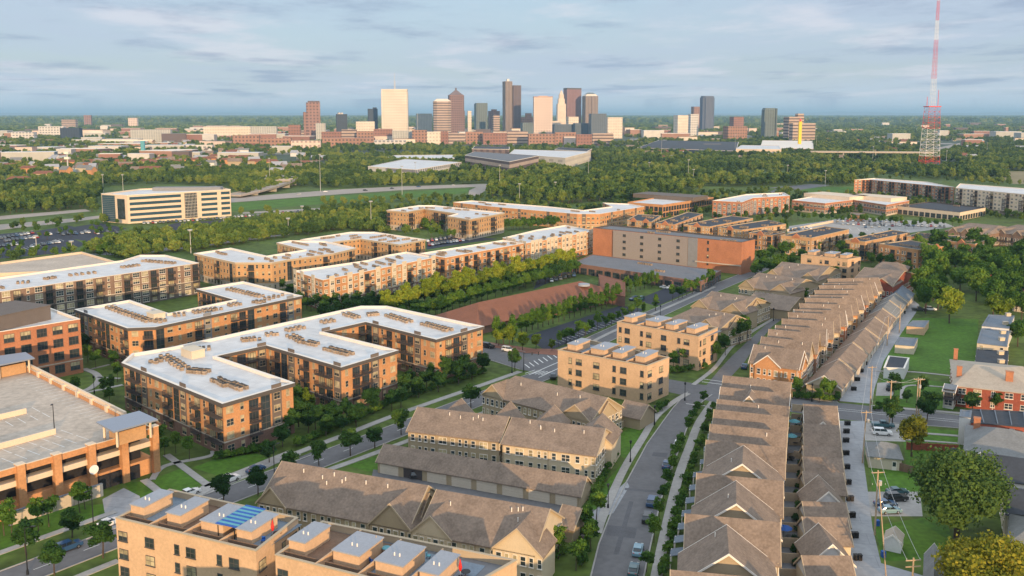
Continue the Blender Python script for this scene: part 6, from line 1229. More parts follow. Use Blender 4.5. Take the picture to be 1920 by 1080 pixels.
# ---- woodland: individuals in front, the mass behind
W = [([(-60, 428), (-60, 300), (190, 296), (430, 300), (560, 305), (560, 348), (440, 374), (436, 352), (300, 344), (190, 350), (188, 398), (0, 402)], 9.5, 'wild_tree', .9),
     ([(560, 350), (560, 296), (870, 296), (1010, 310), (1100, 335), (1000, 341), (640, 353)], 9.5, 'wild_tree', .9),
     ([(905, 370), (925, 354), (1000, 349), (1100, 332), (1200, 340), (1330, 356), (1240, 366), (1180, 380), (1120, 378), (1040, 384), (950, 374)], 9.0, 'wild_tree', 1.0),
     ([(1100, 332), (1110, 290), (2050, 290), (2050, 340), (1760, 336), (1600, 333), (1600, 346), (1500, 350), (1320, 350), (1200, 345)], 9.5, 'wild_tree', 1.0),
     ([(-60, 435), (60, 425), (200, 410), (240, 415), (190, 420), (60, 433), (-60, 445)], 9, 'scrub', 1.1),
     ([(600, 382), (760, 374), (850, 370), (870, 378), (726, 386), (640, 395), (600, 396)], 8, 'scrub', 1.1)]
W += [([(430, 402), (640, 394), (720, 392), (850, 376), (905, 372), (1010, 384), (1100, 392), (1180, 378), (1280, 362), (1340, 362), (1480, 358), (1500, 366), (1600, 366), (1700, 374), (1860, 388), (2000, 400), (2000, 425), (1860, 410), (1700, 402), (1560, 405), (1480, 402), (1480, 425), (1340, 412), (1180, 410), (1000, 405), (940, 430), (800, 440), (724, 440)], 8.5, 'fill', 1.0),
      ([(-60, 505), (-60, 486), (160, 474), (330, 468), (365, 476), (300, 478), (235, 492), (160, 470)], 7, 'fill', 1.0), ([(1480, 352), (1500, 340), (2000, 340), (2000, 356), (1800, 344), (1640, 333), (1600, 336), (1600, 348)], 9, 'fill', 1.2)]
ind = []; mass = []
def ex_ok(x, y, ex):
    ok = np.ones(x.shape, bool)
    for P in ex:
        xs = [p[0] for p in P]; ys = [p[1] for p in P]; bb = ok & (x > min(xs)) & (x < max(xs)) & (y > min(ys)) & (y < max(ys))
        if bb.any():
            idx = np.nonzero(bb)[0]; ins = inside(x[idx], y[idx], P); ok[idx[ins]] = False
    return ok
def scatter(poly, s, R):
    xs = [p[0] for p in poly]; ys = [p[1] for p in poly]; gx, gy = np.meshgrid(np.arange(min(xs), max(xs), s), np.arange(min(ys), max(ys), s)); x = gx.ravel()+R.uniform(-.45, .45, gx.size)*s; y = gy.ravel()+R.uniform(-.45, .45, gx.size)*s
    m = inside(x, y, poly); return x[m], y[m]
BELT = [(158, 472), (235, 452), (420, 428), (560, 408), (724, 392), (724, 440), (655, 432), (560, 442), (520, 447), (430, 462), (365, 472), (300, 475), (240, 486), (190, 478)]
for poly, s, k_, sc_ in W+[(BELT, 6.0, 'scrub', 1.25)]:
    P = gl(poly); x, y = scatter(P, s, RS); m = ex_ok(x, y, EXCL); x, y = x[m], y[m]
    if k_ == 'scrub' and poly is not BELT: x, y = x[::2], y[::2]
    if k_ == 'fill': fk = RS.rand(x.size) < .62; x, y = x[fk], y[fk]; k_ = 'scrub'
    for a, b in zip(x, y): ind.append((math.hypot(a, b), a, b, k_, sc_*RS.uniform(.7, 1.2)))
ind.sort(); sc_l = [q for q in ind if q[3] == 'scrub']; wd_l = [q for q in ind if q[3] != 'scrub']; near_, far_ = sc_l[:290]+wd_l[:290], sc_l[290:]+wd_l[290:]
far_ = [q for q in far_ if q[0] < 1150 or (.5+.6*math.sin(q[1]*.013)*math.cos(q[2]*.011)+.5*math.sin(q[1]*.031+2)*math.sin(q[2]*.023)) > RS.rand()*.8-.05]
for i, (d, x, y, k_, s) in enumerate(near_):
    tree(k_, x, y, 'olive-green wild tree in the scrub and hedges around the white-roofed blocks' if k_ == 'scrub' else 'wild green tree of the wood beyond the blocks', 'wild trees of the scrub belt' if k_ == 'scrub' else 'wild trees of the wood', s)
def gnwood(name, pts, proto, seed):
    me = bpy.data.meshes.new(name); n = len(pts); me.vertices.add(n); co = np.zeros((n, 3), 'f'); co[:, 0] = [p[0] for p in pts]; co[:, 1] = [p[1] for p in pts]; me.vertices.foreach_set('co', co.ravel())
    at = me.attributes.new('sz', 'FLOAT', 'POINT'); at.data.foreach_set('value', [p[2] for p in pts]); o = link(name, me); o['kind'] = 'stuff'
    g = bpy.data.node_groups.new(name, 'GeometryNodeTree'); g.interface.new_socket('Geometry', in_out='INPUT', socket_type='NodeSocketGeometry'); g.interface.new_socket('Geometry', in_out='OUTPUT', socket_type='NodeSocketGeometry')
    a = g.nodes.new('NodeGroupInput'); b = g.nodes.new('NodeGroupOutput'); ip = g.nodes.new('GeometryNodeInstanceOnPoints'); oi = g.nodes.new('GeometryNodeObjectInfo'); oi.inputs[0].default_value = proto; oi.inputs['As Instance'].default_value = True
    na = g.nodes.new('GeometryNodeInputNamedAttribute'); na.data_type = 'FLOAT'; na.inputs[0].default_value = 'sz'; rv = g.nodes.new('FunctionNodeRandomValue'); rv.data_type = 'FLOAT_VECTOR'; rv.inputs[0].default_value = (0, 0, 0); rv.inputs[1].default_value = (0, 0, 6.28); rv.inputs['Seed'].default_value = seed
    l = g.links; l.new(a.outputs[0], ip.inputs['Points']); l.new(oi.outputs['Geometry'], ip.inputs['Instance']); l.new(na.outputs[0], ip.inputs['Scale']); l.new(rv.outputs[0], ip.inputs['Rotation']); l.new(ip.outputs[0], b.inputs[0])
    md = o.modifiers.new('trees', 'NODES'); md.node_group = g; return o
protos_ = [[o for o in C.objects if o.name.startswith('crown') and o.data == TREES['wild_tree'][k][0]][:1] for k in range(3)]
protos_ = [p[0] for p in protos_ if p]
if not protos_:
    x, y = G(1600, 350); 
    for k in range(3): r = tree('wild_tree', x+12*k, y, 'wild tree at the edge of the grass field beside the red office', 'wild trees of the wood'); protos_.append([c for c in C.objects if c.parent == r and c.name.startswith('crown')][0])
pts = [[] for _ in protos_]
for i, (d, x, y, k_, s) in enumerate(far_): pts[i % len(pts)].append((x, y, s if k_ != 'scrub' else s*.5))
for k, p in enumerate(pts): gnwood('woodland', p, protos_[k], k)
# far tree cover
def band(D0, D1, s, sz, keep, seed):
    R = np.random.RandomState(seed); X = D1*.66; gx, gy = np.meshgrid(np.arange(-X, X, s), np.arange(D0, D1, s)); x = gx.ravel()+R.uniform(-.5, .5, gx.size)*s; y = gy.ravel()+R.uniform(-.5, .5, gx.size)*s
    m = (np.abs(x) < y*.62+60) & (R.rand(x.size) < keep(x, y)); x, y = x[m], y[m]
    if D0 < 6000: m = ex_ok(x, y, EXCL); x, y = x[m], y[m]
    z = R.uniform(.65, 1.3, x.size)*sz; return list(zip(x, y, z))
dens = lambda x, y: np.clip(.50+.6*np.sin(x*.006+1)*np.cos(y*.004)+.45*np.sin(x*.019)*np.sin(y*.013)-1.15*np.exp(-((x/y*1.7-(-.05))**2)/.10)*np.exp(-((y-3000)/800)**2), 0, 1)
P1 = band(1640, 3000, 10.5, 1.0, dens, 1)
for k in range(len(protos_)): gnwood('woodland', P1[k::len(protos_)], protos_[k], 10+k)
r_ = tree('far_clump', *GY(1700, 1900), 'broad clump of trees left of the lower legs of the red and white mast'); pc = [c for c in C.objects if c.parent == r_ and c.name.startswith('crown')][0]
gnwood('woodland', band(3000, 7000, 26, 1.35, dens, 2), pc, 21); gnwood('woodland', band(7000, 20000, 95, 3.2, lambda x, y: np.full(x.shape, .75), 3), pc, 22)
# ---------------------------------------------------------------- cars
def loft(secs, mb, m=0):                                       # secs: list of (x, halfwidth, z0, z1) -> body hull
    o = []
    for x, hw, z0, z1 in secs: o.append([(x, -hw, z0), (x, hw, z0), (x, hw, z0+(z1-z0)*.6), (x, hw*.93, z1), (x, -hw*.93, z1), (x, -hw, z0+(z1-z0)*.6)])
    vs = [p for s in o for p in s]; fs = []
    for i in range(len(o)-1):
        for j in range(6): a = i*6+j; b = i*6+(j+1) % 6; fs.append((a, b, b+6, a+6))
    fs += [tuple(range(5, -1, -1)), tuple(range(len(vs)-6, len(vs)))]; mb.add(vs, fs, m)
CT = {}
def cartype(t):
    body, glass, lamps, tail = MB(), MB(), [], []
    if t == 'car': L, W_, loftb = 4.6, .9, [(-2.3, .78, .35, .80), (-2.15, .88, .28, .95), (-1.2, .9, .25, 1.0), (.9, .9, .25, .98), (1.9, .87, .27, .86), (2.3, .74, .35, .68)]; cab = [(-1.75, .70, .95, 1.0), (-1.15, .68, .95, 1.42), (.1, .68, .95, 1.45), (1.0, .72, .93, .98)]
    elif t == 'suv': L, W_, loftb = 4.8, .95, [(-2.4, .84, .4, 1.0), (-2.3, .93, .32, 1.1), (0, .95, .3, 1.12), (1.2, .94, .3, 1.1), (2.2, .9, .35, 1.0), (2.4, .8, .42, .85)]; cab = [(-2.3, .80, 1.05, 1.12), (-2.0, .78, 1.05, 1.70), (.3, .78, 1.05, 1.75), (1.15, .80, 1.05, 1.12)]
    else: L, W_, loftb = 5.6, .97, [(-2.8, .93, .5, 1.1), (-.9, .95, .4, 1.15), (1.2, .95, .4, 1.15), (2.5, .92, .45, 1.05), (2.8, .82, .5, .9)]; cab = [(-.75, .8, 1.1, 1.15), (-.6, .78, 1.1, 1.78), (.6, .78, 1.1, 1.80), (1.4, .82, 1.1, 1.16)]
    loft(loftb, body)
    z1 = max(c[3] for c in cab); loft([(x, w_*1.0, z0, z1_-.07 if z1_ > z0+.2 else z1_) for x, w_, z0, z1_ in cab], glass)
    body.box(((cab[1][0]+cab[2][0])/2, 0, z1-.09), (cab[2][0]-cab[1][0]+.1, 1.38, .09), 0)
    for x in (cab[1][0]+.05, (cab[1][0]+cab[2][0])/2+.2): 
        for sy_ in (-1, 1): body.box((x, sy_*cab[1][1]*.985, cab[1][2]), (.09, .06, z1-cab[1][2]-.05), 0)
    wm = MB(); wm.tube((0, -.11, 0), (0, .11, 0), .34, .34, 14); rm = MB(); rm.tube((0, -.12, 0), (0, .12, 0), .2, .2, 10)
    hl = MB(); hl.box((0, 0, -.09), (.08, .38, .16)); tl = MB(); tl.box((0, 0, -.09), (.08, .30, .2))
    return dict(body=body, glass=glass, L=L, W=W_, wheel=wm.mesh('wheel', [MATS['tyre']]), rim=rm.mesh('rim', [MATS['chrome']]), hl=hl.mesh('headlight', [M('lampglass', (.8, .8, .75), rough=.2)]), tl=tl.mesh('tail_light', [M('taillens', (.45, .02, .02), rough=.3)]), wb=L*.29)
CB = {}
PAINTC = {'white': (.80, .80, .80), 'silver': (.42, .44, .46), 'black': (.018, .02, .024), 'blue': (.025, .075, .17), 'grey': (.12, .13, .145), 'red': (.32, .02, .02), 'teal': (.03, .10, .12), 'sky': (.16, .30, .38)}
def car(px_, py_, tx, ty, t, colr, label, group=None, z=0, detail=True, xy=None, ang=None):
    if t not in CT: CT[t] = cartype(t)
    k = CT[t]; key = (t, colr)
    if key not in CB:
        pm_ = M('paint_'+colr, PAINTC[colr], rough=.28, var=.03, spec=.6); pm_.node_tree.nodes['Principled BSDF'].inputs['Coat Weight'].default_value = .5
        CB[key] = (k['body'].mesh('body', [pm_]), k['glass'].mesh('windows', [MATS['glass']]))
    x, y = xy or G(px_, py_, z); a = ang
    if a is None: q = G(tx, ty, z); a = math.atan2(q[1]-y, q[0]-x)
    r = root('parked_car' if t != 'pickup' else 'pickup_truck', label, {'car': 'car', 'suv': 'car', 'pickup': 'pickup truck'}[t], (x, y, z+.02), group, a); link('body', CB[key][0], r); link('windows', CB[key][1], r)
    if detail:
        for sx_ in (-1, 1):
            for sy_ in (-1, 1): wh = link('wheel', k['wheel'], r, (sx_*k['wb'], sy_*(k['W']-.07), .34)); link('rim', k['rim'], wh, (0, sy_*.012, 0))
        for sy_ in (-1, 1): link('headlight', k['hl'], r, (k['L']/2-.08, sy_*(k['W']-.34), .74)); link('tail_light', k['tl'], r, (-k['L']/2+.08, sy_*(k['W']-.34), .84))
    return r
near = [(430, 903, 500, 877, 'suv', 'white', 'white SUV parked on the pale bay of the wide street'), (480, 884, 550, 858, 'car', 'blue', 'dark blue car parked just ahead of the white SUV'), (356, 928, 420, 905, 'car', 'white', 'white sports car parked behind the roof terraces, left of the white SUV'),
 (129, 1030, 190, 1008, 'suv', 'blue', 'dark blue SUV driving on the wide street at the bottom left'), (204, 985, 240, 970, 'car', 'white', 'small white car nosing out beside the left tan block'), (915, 652, 980, 663, 'suv', 'black', 'dark SUV waiting left of the white car near the crossing'), (953, 659, 1020, 670, 'suv', 'white', 'white car driving away from the crossing'), (1037, 709, 1035, 690, 'suv', 'black', 'black car stopped at the crossing beside the tan block'),
 (1196, 1036, 1207, 990, 'car', 'sky', 'pale blue-silver car on the curving street, second from the bottom'), (1188, 1073, 1196, 1036, 'car', 'teal', 'dark teal car on the curving street at the bottom edge'), (1214, 975, 1222, 944, 'suv', 'black', 'black car third from the bottom on the curving street'), (1222, 945, 1232, 915, 'suv', 'blue', 'dark navy car fourth from the bottom on the curving street'), (1250, 875, 1260, 845, 'car', 'blue', 'blue car between the white car and the dark navy cars on the curving street'), (1271, 836, 1282, 805, 'car', 'white', 'white car parked highest on the curving street'),
 (1654, 815, 1700, 818, 'suv', 'white', 'white SUV parked on the short drive beside the alley'), (1655, 801, 1700, 804, 'pickup', 'teal', 'dark green pickup truck parked behind the white SUV'), (1668, 730, 1668, 700, 'suv', 'black', 'dark car half hidden by the brown utility pole'), (1620, 833, 1630, 830, 'car', 'grey', 'small dark motorcycle-sized car by the leaning pole') if 0 else (1396, 690, 1410, 665, 'car', 'blue', 'blue car parked at the near end of the upper street'),
 (1436, 645, 1450, 622, 'car', 'teal', 'teal car parked farther up the upper street'), (1682, 926, 1722, 924, 'car', 'teal', 'blue-grey car farthest of four on the drive under the large tree'), (1680, 938, 1722, 936, 'suv', 'black', 'black SUV second of four on the drive under the large tree'), (1660, 949, 1705, 947, 'car', 'blue', 'bright blue car third of four on the drive under the large tree'), (1668, 961, 1715, 959, 'car', 'sky', 'light blue car nearest of four on the drive under the large tree'), (1627, 951, 1640, 950, 'car', 'black', 'black trailer-like car tip at the alley edge') if 0 else (1723, 583, 1760, 585, 'pickup', 'black', 'black pickup truck parked at the top of the alley'),
 (1744, 582, 1780, 584, 'suv', 'white', 'white car beside the black pickup at the top of the alley'), (1893, 508, 1920, 506, 'suv', 'white', 'white SUV on the street among the trees at the right edge'), (1258, 542, 1268, 544, 'car', 'white', 'white car in the middle of the second dark car park'), (1246, 541, 1258, 543, 'car', 'white', 'white car left of its twin in the second dark car park'), (1188, 563, 1175, 566, 'suv', 'blue', 'blue SUV parked at the corner of the red-roofed hall'), (1200, 563, 1188, 566, 'suv', 'teal', 'teal car right behind the blue SUV at the hall'),
 (776, 892, 770, 870, 'suv', 'black', 'dark car inside the open garage of the long garage row')]
for a_ in near: car(*a_)
lots = (('car in the strip of parking beside the tree belt, %s from the left', 'cars beside the tree belt', lerp((1034, 528), (1076, 518), 6), (4, 10)), ('car in the small lot of the lone ochre block, %s from the left', 'cars in the small lot', lerp((805, 461), (868, 452), 12), (6, 7)), ('car in the front line of the small lot, %s from the left', 'cars in the small lot', lerp((802, 453), (850, 446), 7), (6, 7)),
 ('car in the far line of the open car park, %s from the left', 'cars in the open car park', lerp((1570, 415), (1700, 417), 14, 1), (3, 8)), ('car in the second line of the open car park, %s from the left', 'cars in the open car park', lerp((1580, 421), (1660, 423), 9, 1), (3, 8)), ('car in the third line of the open car park, %s from the left', 'cars in the open car park', lerp((1622, 427), (1700, 423), 7, 1), (3, 8)), ('car at the right of the open car park, %s from left', 'cars in the open car park', lerp((1704, 424), (1770, 426), 9, 1), (3, 8)), ('car in the near corner of the open car park, %s from left', 'cars in the open car park', lerp((1483, 433), (1520, 429), 6, .5), (3, 8)),
 ('car in the far left car park, front line, %s from the left', 'cars in the far left car park', lerp((-10, 464), (30, 460), 6), (9, 4)), ('car in the far left car park, second line, %s from the left', 'cars in the far left car park', lerp((10, 453), (70, 446), 9, 1), (9, 4)), ('car in the far left car park, back line, %s from the left', 'cars in the far left car park', lerp((60, 464), (110, 455), 9, 1), (9, 4)), ('car in the dark lot left of the striped office, %s from the left', 'cars left of the striped office', lerp((90, 440), (220, 436), 16, 5), (9, 4)), ('car in the rear row of the far left car park, %s from left', 'cars in the far left car park', lerp((-20, 452), (60, 438), 12, 1), (9, 4)),
 ('car parked before the striped office, %s from the left', 'cars before the striped office', lerp((270, 420), (430, 410), 22, 1.5), (4, 5)), ('car in the lot right of the striped office, %s from the left', 'cars right of the striped office', lerp((440, 408), (560, 398), 18, 1.5), (4, 5)), ('car under the edge of the storage annex, %s from the left', 'cars at the storage annex', lerp((1095, 506), (1250, 530), 14, 1), (2, 12)),
 ('car on the streets at the far right edge, %s of a handful', 'cars at the far right', lerp((1815, 492), (1905, 478), 9, 4), (8, -2)), ('car driving on the highway, %s from the left', 'cars on the highway', [(685, 358), (735, 354), (785, 351), (850, 348), (560, 365), (610, 360)], (20, -1)))
cc = ['white', 'silver', 'black', 'grey', 'white', 'blue', 'grey', 'red', 'silver', 'black']
CW = {'white': 'white', 'silver': 'silver', 'black': 'black', 'grey': 'grey', 'blue': 'dark blue', 'red': 'dark red'}; ci = 0
for lab, grp, ps, (ddx, ddy) in lots:
    for i, (x, y) in enumerate(ps): c_ = cc[(ci*7+i*3) % 10]; car(x, y, x+ddx, y+ddy, ('car', 'suv')[(i*5+ci) % 2], c_, CW[c_]+' '+lab % ordn(i), grp, detail=False, z=.01)
    ci += 1
# ---------------------------------------------------------------- lamps, poles, wires
def lamp(px_, py_, hgt, label, group, arm=True, mt='black_metal'):
    x, y = G(px_, py_); r = root('street_lamp', label, 'street lamp', (x, y, 0), group, random.uniform(0, 6)); m = MB(); m.tube((0, 0, 0), (0, 0, hgt), .12, .07, 7); m.tube((0, 0, 0), (0, 0, .9), .24, .2, 7); m.build('pole', MATS[mt], r); m = MB()
    if arm: m.tube((0, 0, hgt), (1.3, 0, hgt+.25), .05, .04, 5); m.box((1.4, 0, hgt+.15), (.8, .3, .14))
    else: m.tube((0, 0, hgt-.1), (0, 0, hgt+.55), .16, .32, 8); m.tube((0, 0, hgt+.55), (0, 0, hgt+.75), .36, .05, 8)
    m.build('lamp_head', MATS[mt], r); return r
for i, (x, y) in enumerate([(52, 1077), (176, 998), (515, 907), (718, 765), (960, 700)]): lamp(x, y, 8.5, 'tall black street lamp along the wide street, %s from the left' % ORD[i], 'street lamps of the wide street')
for i, (x, y) in enumerate([(1092, 1055), (1140, 953), (1182, 867), (1227, 797), (1284, 751), (1450, 602), (1522, 753), (1238, 597), (1062, 645)]): lamp(x, y, 4.6, 'short black post lamp, %s counted along the curving street and its crossings' % ORD[i], 'post lamps', False)
for i, (x, y) in enumerate([(177, 738), (208, 735), (623, 775)]): lamp(x, y, 4.6, 'short black post lamp in the garden between the brick blocks, %s from the left' % ORD[i], 'garden lamps', False)
x, y = G(102, 806, 10.3); r = lamp(102, 806, 7, 'black lamp standing on the roof deck of the parking garage', None); r.location = (x, y, 9.3)
x, y = G(982, 697); r = root('traffic_light', 'black traffic signal mast at the street crossing', 'traffic light', (x, y, 0)); m = MB(); m.tube((0, 0, 0), (0, 0, 6.2), .14, .1); m.tube((0, 0, 5.8), (5, 1, 6.2), .07, .05); m.build('mast', MATS['black_metal'], r)
for t in (2.6, 4.6): m = MB(); m.box((t, t*.2, 5.2), (.3, .3, .95)); m.build('signal_head', MATS['black_metal'], r)
def upole(px_, py_, ty, label, arms=1, box=False, lean=0, r0=.19):
    x, y = G(px_, py_); hgt = HT(x, y, ty); r = root('utility_pole', label, 'utility pole', (x, y, 0), 'wooden utility poles'); m = MB(); m.tube((0, 0, 0), (lean, 0, hgt), r0, r0*.75, 8); m.build('pole', MATS['wood_pole'], r)
    for k in range(arms): m = MB(); m.box((lean*(1-.1*k), 0, hgt-.5-k*1.1), (2.6, .14, .16), 0, .1); m.build('crossarm', MATS['wood_pole'], r)
    for k in range(3): m = MB(); m.tube((lean+(k-1)*1.1, 0, hgt-.34), (lean+(k-1)*1.1, 0, hgt-.08), .06, .04, 6); m.build('insulator', MATS['steel'], r)
    if box: m = MB(); m.tube((lean+.4, -.35, hgt-2.8), (lean+.4, -.35, hgt-1.9), .3, .3, 10); m.build('transformer', MATS['steel'], r)
    return (x+lean, y, hgt-.3)
PO = [upole(1617, 868, 770, 'leaning bare wooden pole where the alley meets the cross street', 1, True, .3), upole(1640, 1003, 882, 'wooden pole with a cross arm beside the cars under the large tree', 1, True), upole(1708, 1130, 1046, 'wooden pole with a pinkish cross arm at the bottom edge', 2), upole(1631, 772, 686, 'tall wooden pole at the near end of the upper alley', 1), upole(1667, 800, 713, 'orange-lit wooden pole in front of the small garden trees', 1), upole(1718, 778, 708, 'left pole of the twin poles behind the golden maple', 1, True), upole(1722, 777, 709, 'right pole of the twin poles behind the golden maple', 1), upole(1663, 648, 594, 'wooden pole halfway up the upper alley', 0), upole(1686, 624, 571, 'wooden pole near the top of the upper alley', 0), upole(1662, 1090, 905, 'slim slanting pole crossing the view of the parked cars', 0, False, -2.2, .12)]
def wire(a, b, label, sag=.7):
    r = root('overhead_wire', label, 'wire', a, 'overhead wires'); n = 10; prev = None
    for off in ((-1.1, 0, .02), (1.1, 0, .02)):
        m = MB(); P = [(off[0]+(b[0]-a[0])*k/n, (b[1]-a[1])*k/n, (b[2]-a[2])*k/n-sag*4*(k/n)*(1-k/n)) for k in range(n+1)]
        for k in range(n): m.tube(P[k], P[k+1], .035, .035, 4, caps=False)
        m.build('cable', MATS['steel'], r)
wn_ = ['pair of overhead wires from the leaning pole to the pole by the parked cars', 'pair of overhead wires running down to the bottom edge pole', 'pair of wires between the cross street pole and the upper alley pole', 'pair of wires from the upper alley pole to the orange-lit pole', 'pair of wires from the orange-lit pole to the twin poles', 'pair of wires along the upper alley', 'pair of wires at the top of the upper alley']
for (i, j), lb in zip(((0, 1), (1, 2), (3, 0), (3, 4), (4, 5), (3, 7), (7, 8)), wn_): wire(PO[i], PO[j], lb)
# rubbish bins along the alley garages
bm_ = MB(); bm_.box((0, 0, 0), (.62, .7, 1.0)); bl = MB(); bl.box((0, 0, 1.0), (.7, .8, .1)); bw = bm_.mesh('body', [MATS['bin']]); blm = bl.mesh('lid', [MATS['bin']])
for i, (x, y) in enumerate([(1576, 797), (1574, 812), (1573, 829), (1573, 853), (1574, 879), (1576, 908), (1580, 939), (1583, 970), (1588, 1008), (1594, 1050)]+[(1591, 732), (1598, 714), (1605, 698), (1612, 684), (1620, 671), (1627, 655), (1635, 645), (1644, 634), (1653, 623), (1662, 612), (1673, 600), (1685, 588)]):
    g = G(x+(10 if i < 10 else 7), y)
    for k in range(2): r = root('rubbish_bin', 'dark wheeled bin of the pair beside the %s garage wall along the %s alley' % (ordn(i if i < 10 else i-10), 'lower' if i < 10 else 'upper'), 'bin', (g[0]+k*.8, g[1], 0), 'wheeled bins along the alley'); link('body', bw, r); link('lid', blm, r)
for i, (x, y) in enumerate([(1656, 1044), (1645, 985)]): g = G(x, y); r = root('rubbish_bin', ('blue wheeled bin on the grass below the white garden shed', 'blue wheeled bin behind the wooden pole by the parked cars')[i], 'bin', (*g, 0)); m = MB(); m.box((0, 0, 0), (.7, .8, 1.1)); m.build('body', MATS['blue'], r)
# garage-side porches of the row houses (blue-grey) on the left side
for i in range(11):
    t = i/10; y_ = 1062-t*250; x_ = 1270+t*67+(6 if i > 6 else 0); g = G(x_, y_); r = root('porch', 'low blue-grey roofed porch on the street side of the row houses, %s from the bottom' % ordn(i), 'porch', (*g, 0), 'porches of the row houses', -.25); m = MB(); m.slab([(-1.3, -1.4, 2.5), (1.3, -1.4, 3.2), (1.3, 1.4, 3.2), (-1.3, 1.4, 2.5)], .12); m.build('roof', MATS['roof_blue'], r)
    for sy_ in (-1.2, 1.2): m = MB(); m.box((-1.15, sy_, 0), (.18, .18, 2.6)); m.build('post', MATS['trim_white'], r)
# ---------------------------------------------------------------- far masts, cranes, bridges
def mast(px_, py_, ty, label, grp='highway light masts', mt='steel', r0=.35):
    x, y = G(px_, py_); hgt = HT(x, y, ty); r = root('light_mast', label, 'light mast', (x, y, 0), grp); m = MB(); m.tube((0, 0, 0), (0, 0, hgt), r0, r0*.5, 6); m.build('pole', MATS[mt], r); m = MB(); m.tube((0, 0, hgt-.3), (0, 0, hgt+.5), 1.3, 1.5, 8); m.build('lamp_ring', MATS[mt], r)
for i, (x, y, t) in enumerate([(194, 362, 328), (231, 360, 328), (506, 345, 297), (565, 320, 283), (601, 360, 290), (754, 365, 312), (779, 338, 305), (937, 367, 310), (1103, 342, 302), (1240, 300, 255), (1378, 290, 253), (1440, 305, 288), (1636, 305, 275), (1530, 285, 255), (1217, 330, 305), (1290, 345, 300), (1850, 292, 268), (1774, 307, 283), (974, 382, 345), (1041, 370, 342), (358, 475, 432), (69, 475, 443), (135, 474, 453), (696, 430, 378), (541, 440, 410), (567, 415, 387), (420, 427, 408), (1300, 345, 318), (1476, 340, 310), (1547, 350, 320)]):
    mast(x, y, t, 'thin pale light mast rising from the trees and highway verges, %s of the series' % ordn(i), r0=.28)
# red and white broadcasting mast
x, y = G(1741, 322); ht = 264.0; r = root('radio_mast', 'very tall red and white lattice broadcasting mast at the right, its top beyond the frame', 'radio mast', (x, y, 0)); bands = [(0, 22, 'mast_red'), (22, 60, 'white'), (60, 90, 'mast_red'), (90, 128, 'white'), (128, 150, 'mast_red'), (150, 180, 'mast_red'), (180, 206, 'white'), (206, 232, 'mast_red'), (232, ht, 'white')]
def half(z): return 10.5-(z/90)*3.2 if z < 90 else 2.9-(z-90)/178*2.1
for z0, z1, mt in bands:
    m = MB(); n = max(2, int((z1-z0)/(7 if z0 < 90 else 5)))
    for k in range(n):
        a, b = z0+(z1-z0)*k/n, z0+(z1-z0)*(k+1)/n; ha, hb = half(a), half(min(b, 89.9) if z0 < 90 else b); c4 = ((-1, -1), (1, -1), (1, 1), (-1, 1)); rr_ = .24 if z0 < 90 else .13
        for q in range(4):
            p, p2 = c4[q], c4[(q+1) % 4]; m.tube((p[0]*ha, p[1]*ha, a), (p[0]*hb, p[1]*hb, b), rr_, rr_, 5, caps=False); m.tube((p[0]*ha, p[1]*ha, a), (p2[0]*hb, p2[1]*hb, b), rr_*.5, rr_*.5, 4, caps=False); m.tube((p2[0]*ha, p2[1]*ha, a), (p[0]*hb, p[1]*hb, b), rr_*.5, rr_*.5, 4, caps=False); m.tube((p[0]*ha, p[1]*ha, a), (p2[0]*ha, p2[1]*ha, a), rr_*.6, rr_*.6, 4, caps=False)
    m.build('lattice_section', MATS[mt], r)
m = MB(); m.box((0, 0, 89), (17, 17, 1.2)); m.build('platform', MATS['mast_red'], r); m = MB(); m.tube((7.5, 0, 91), (7.5, 0, 112), .4, .3); m.tube((-7.5, 0, 91), (-7.5, 0, 103), .4, .3); m.build('antenna', MATS['mast_red'], r); m = MB(); m.box((0, -8, 0), (26, 12, 5)); m.build('hut', MATS['mast_red'], r)
# cranes
x, y = G(269, 296); r = root('tower_crane', 'blue and pale tower crane over the trees at the left', 'crane', (x, y, 0)); hh = HT(x, y, 264); m = MB(); m.box((0, 0, 0), (6, 6, hh)); m.build('mast', MATS['teal'], r); m = MB(); m.box((-28, 0, hh), (92, 2, 2.0)); m.build('jib', MATS['trim_white'], r); m = MB(); m.box((14, 0, hh-3), (6, 3, 4)); m.build('counterweight', MATS['stone'], r)
x, y = G(1499, 270, 13); r = root('tower_crane', 'bright yellow vertical mast standing on the pinkish brick block', 'crane', (x, y, 13.1)); hh = HT(x, y, 228)-13; m = MB(); m.box((0, 0, 0), (6, 6, hh)); m.build('mast', MATS['yellow'], r); m = MB(); m.box((0, 0, hh), (3, 3, 6)); m.build('cab', MATS['mast_red'], r)
x, y = G(128, 326); r = root('cell_tower', 'pale telephone mast with antenna panels at the far left', 'mast', (x, y, 0)); hh = HT(x, y, 283); m = MB(); m.tube((0, 0, 0), (0, 0, hh), 1.0, .7); m.build('pole', MATS['steel'], r)
for k in range(2): m = MB(); m.box((0, 0, hh-4-k*7), (6, 6, 3)); m.build('antenna_panel', MATS['trim_white'], r)
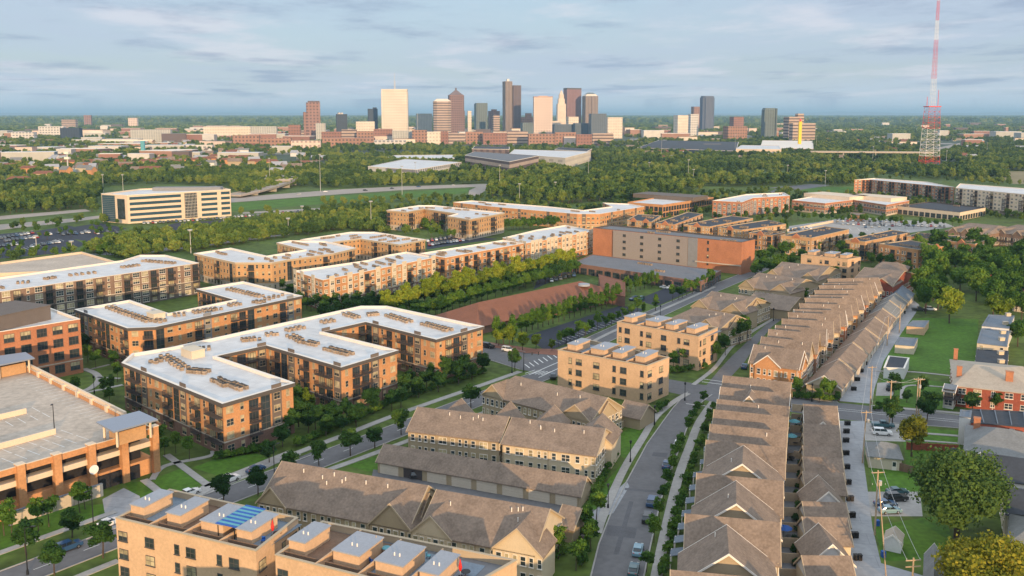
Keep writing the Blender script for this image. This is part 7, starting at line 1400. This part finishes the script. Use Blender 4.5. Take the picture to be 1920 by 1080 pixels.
def bridge(label, pl, w_, z0, z1, mat='highway', step=32):
    P = gl(pl); B = Bld('bridge', label, 'bridge', (*P[0], 0)); m = MB(); n = len(P)
    for i in range(n-1):
        a, b = P[i], P[i+1]; u, v, L = frame(a, b); za, zb_ = z0+(z1-z0)*i/(n-1), z0+(z1-z0)*(i+1)/(n-1); h_ = w_/2; m.slab([(a[0]-v[0]*h_, a[1]-v[1]*h_, za), (b[0]-v[0]*h_, b[1]-v[1]*h_, zb_), (b[0]+v[0]*h_, b[1]+v[1]*h_, zb_), (a[0]+v[0]*h_, a[1]+v[1]*h_, za)], 1.6)
    B.part('deck', m, mat); m = MB()
    for i in range(n-1):
        a, b = P[i], P[i+1]; u, v, L = frame(a, b); za, zb_ = z0+(z1-z0)*i/(n-1), z0+(z1-z0)*(i+1)/(n-1)
        for s in (-1, 1): h_ = s*w_/2; m.slab([(a[0]+v[0]*(h_-.2), a[1]+v[1]*(h_-.2), za+.9), (b[0]+v[0]*(h_-.2), b[1]+v[1]*(h_-.2), zb_+.9), (b[0]+v[0]*(h_+.2), b[1]+v[1]*(h_+.2), zb_+.9), (a[0]+v[0]*(h_+.2), a[1]+v[1]*(h_+.2), za+.9)], 1.1)
    B.part('parapet', m, 'concrete')
    for i in range(1, n-1): a = P[i]; u, v, L = frame(a, P[i+1]); m = MB(); m.box((a[0], a[1], 0), (2, w_*.7, z0+(z1-z0)*i/(n-1)-1.5), 0, math.atan2(u[1], u[0])); B.part('pier', m, 'concrete')
    B.done()
bridge('concrete highway ramp bridge curving up right of the striped office', [(440, 371), (475, 366), (510, 359), (535, 352), (547, 347), (540, 343)], 14, 3, 9)
bridge('second ramp bridge looping behind the first one among the trees', [(547, 352), (520, 352), (488, 348), (492, 338), (520, 330), (560, 326), (600, 325), (680, 325)], 12, 9, 4)
bridge('road bridge over the highway in the middle distance', [(950, 326), (985, 329), (1010, 333), (1040, 338), (1075, 345), (1103, 349)], 22, 7, 5)
bridge('brown-edged ramp left of the middle road bridge', [(915, 338), (940, 334), (965, 331), (990, 329)], 10, 3, 7)
bridge('long straight elevated road at the right, ending under the broadcasting mast', [(1520, 299), (1580, 299.5), (1640, 300), (1700, 300.5), (1755, 301)], 16, 14, 14, 'stone')
# ---------------------------------------------------------------- haze
hz = MB(); hz.box((0, 44000, -1.5), (110000, 92000, 270.0)); o = hz.build('haze', bpy.data.materials.new('haze_air')); o['kind'] = 'stuff'
hm_ = o.data.materials[0]; hm_.use_nodes = True; t = hm_.node_tree; t.nodes.clear(); ou = t.nodes.new('ShaderNodeOutputMaterial'); pv = t.nodes.new('ShaderNodeVolumePrincipled')
pv.inputs['Color'].default_value = (.40, .68, .96, 1); pv.inputs['Density'].default_value = HAZE; pv.inputs['Anisotropy'].default_value = 0.0
t.links.new(pv.outputs[0], ou.inputs['Volume'])
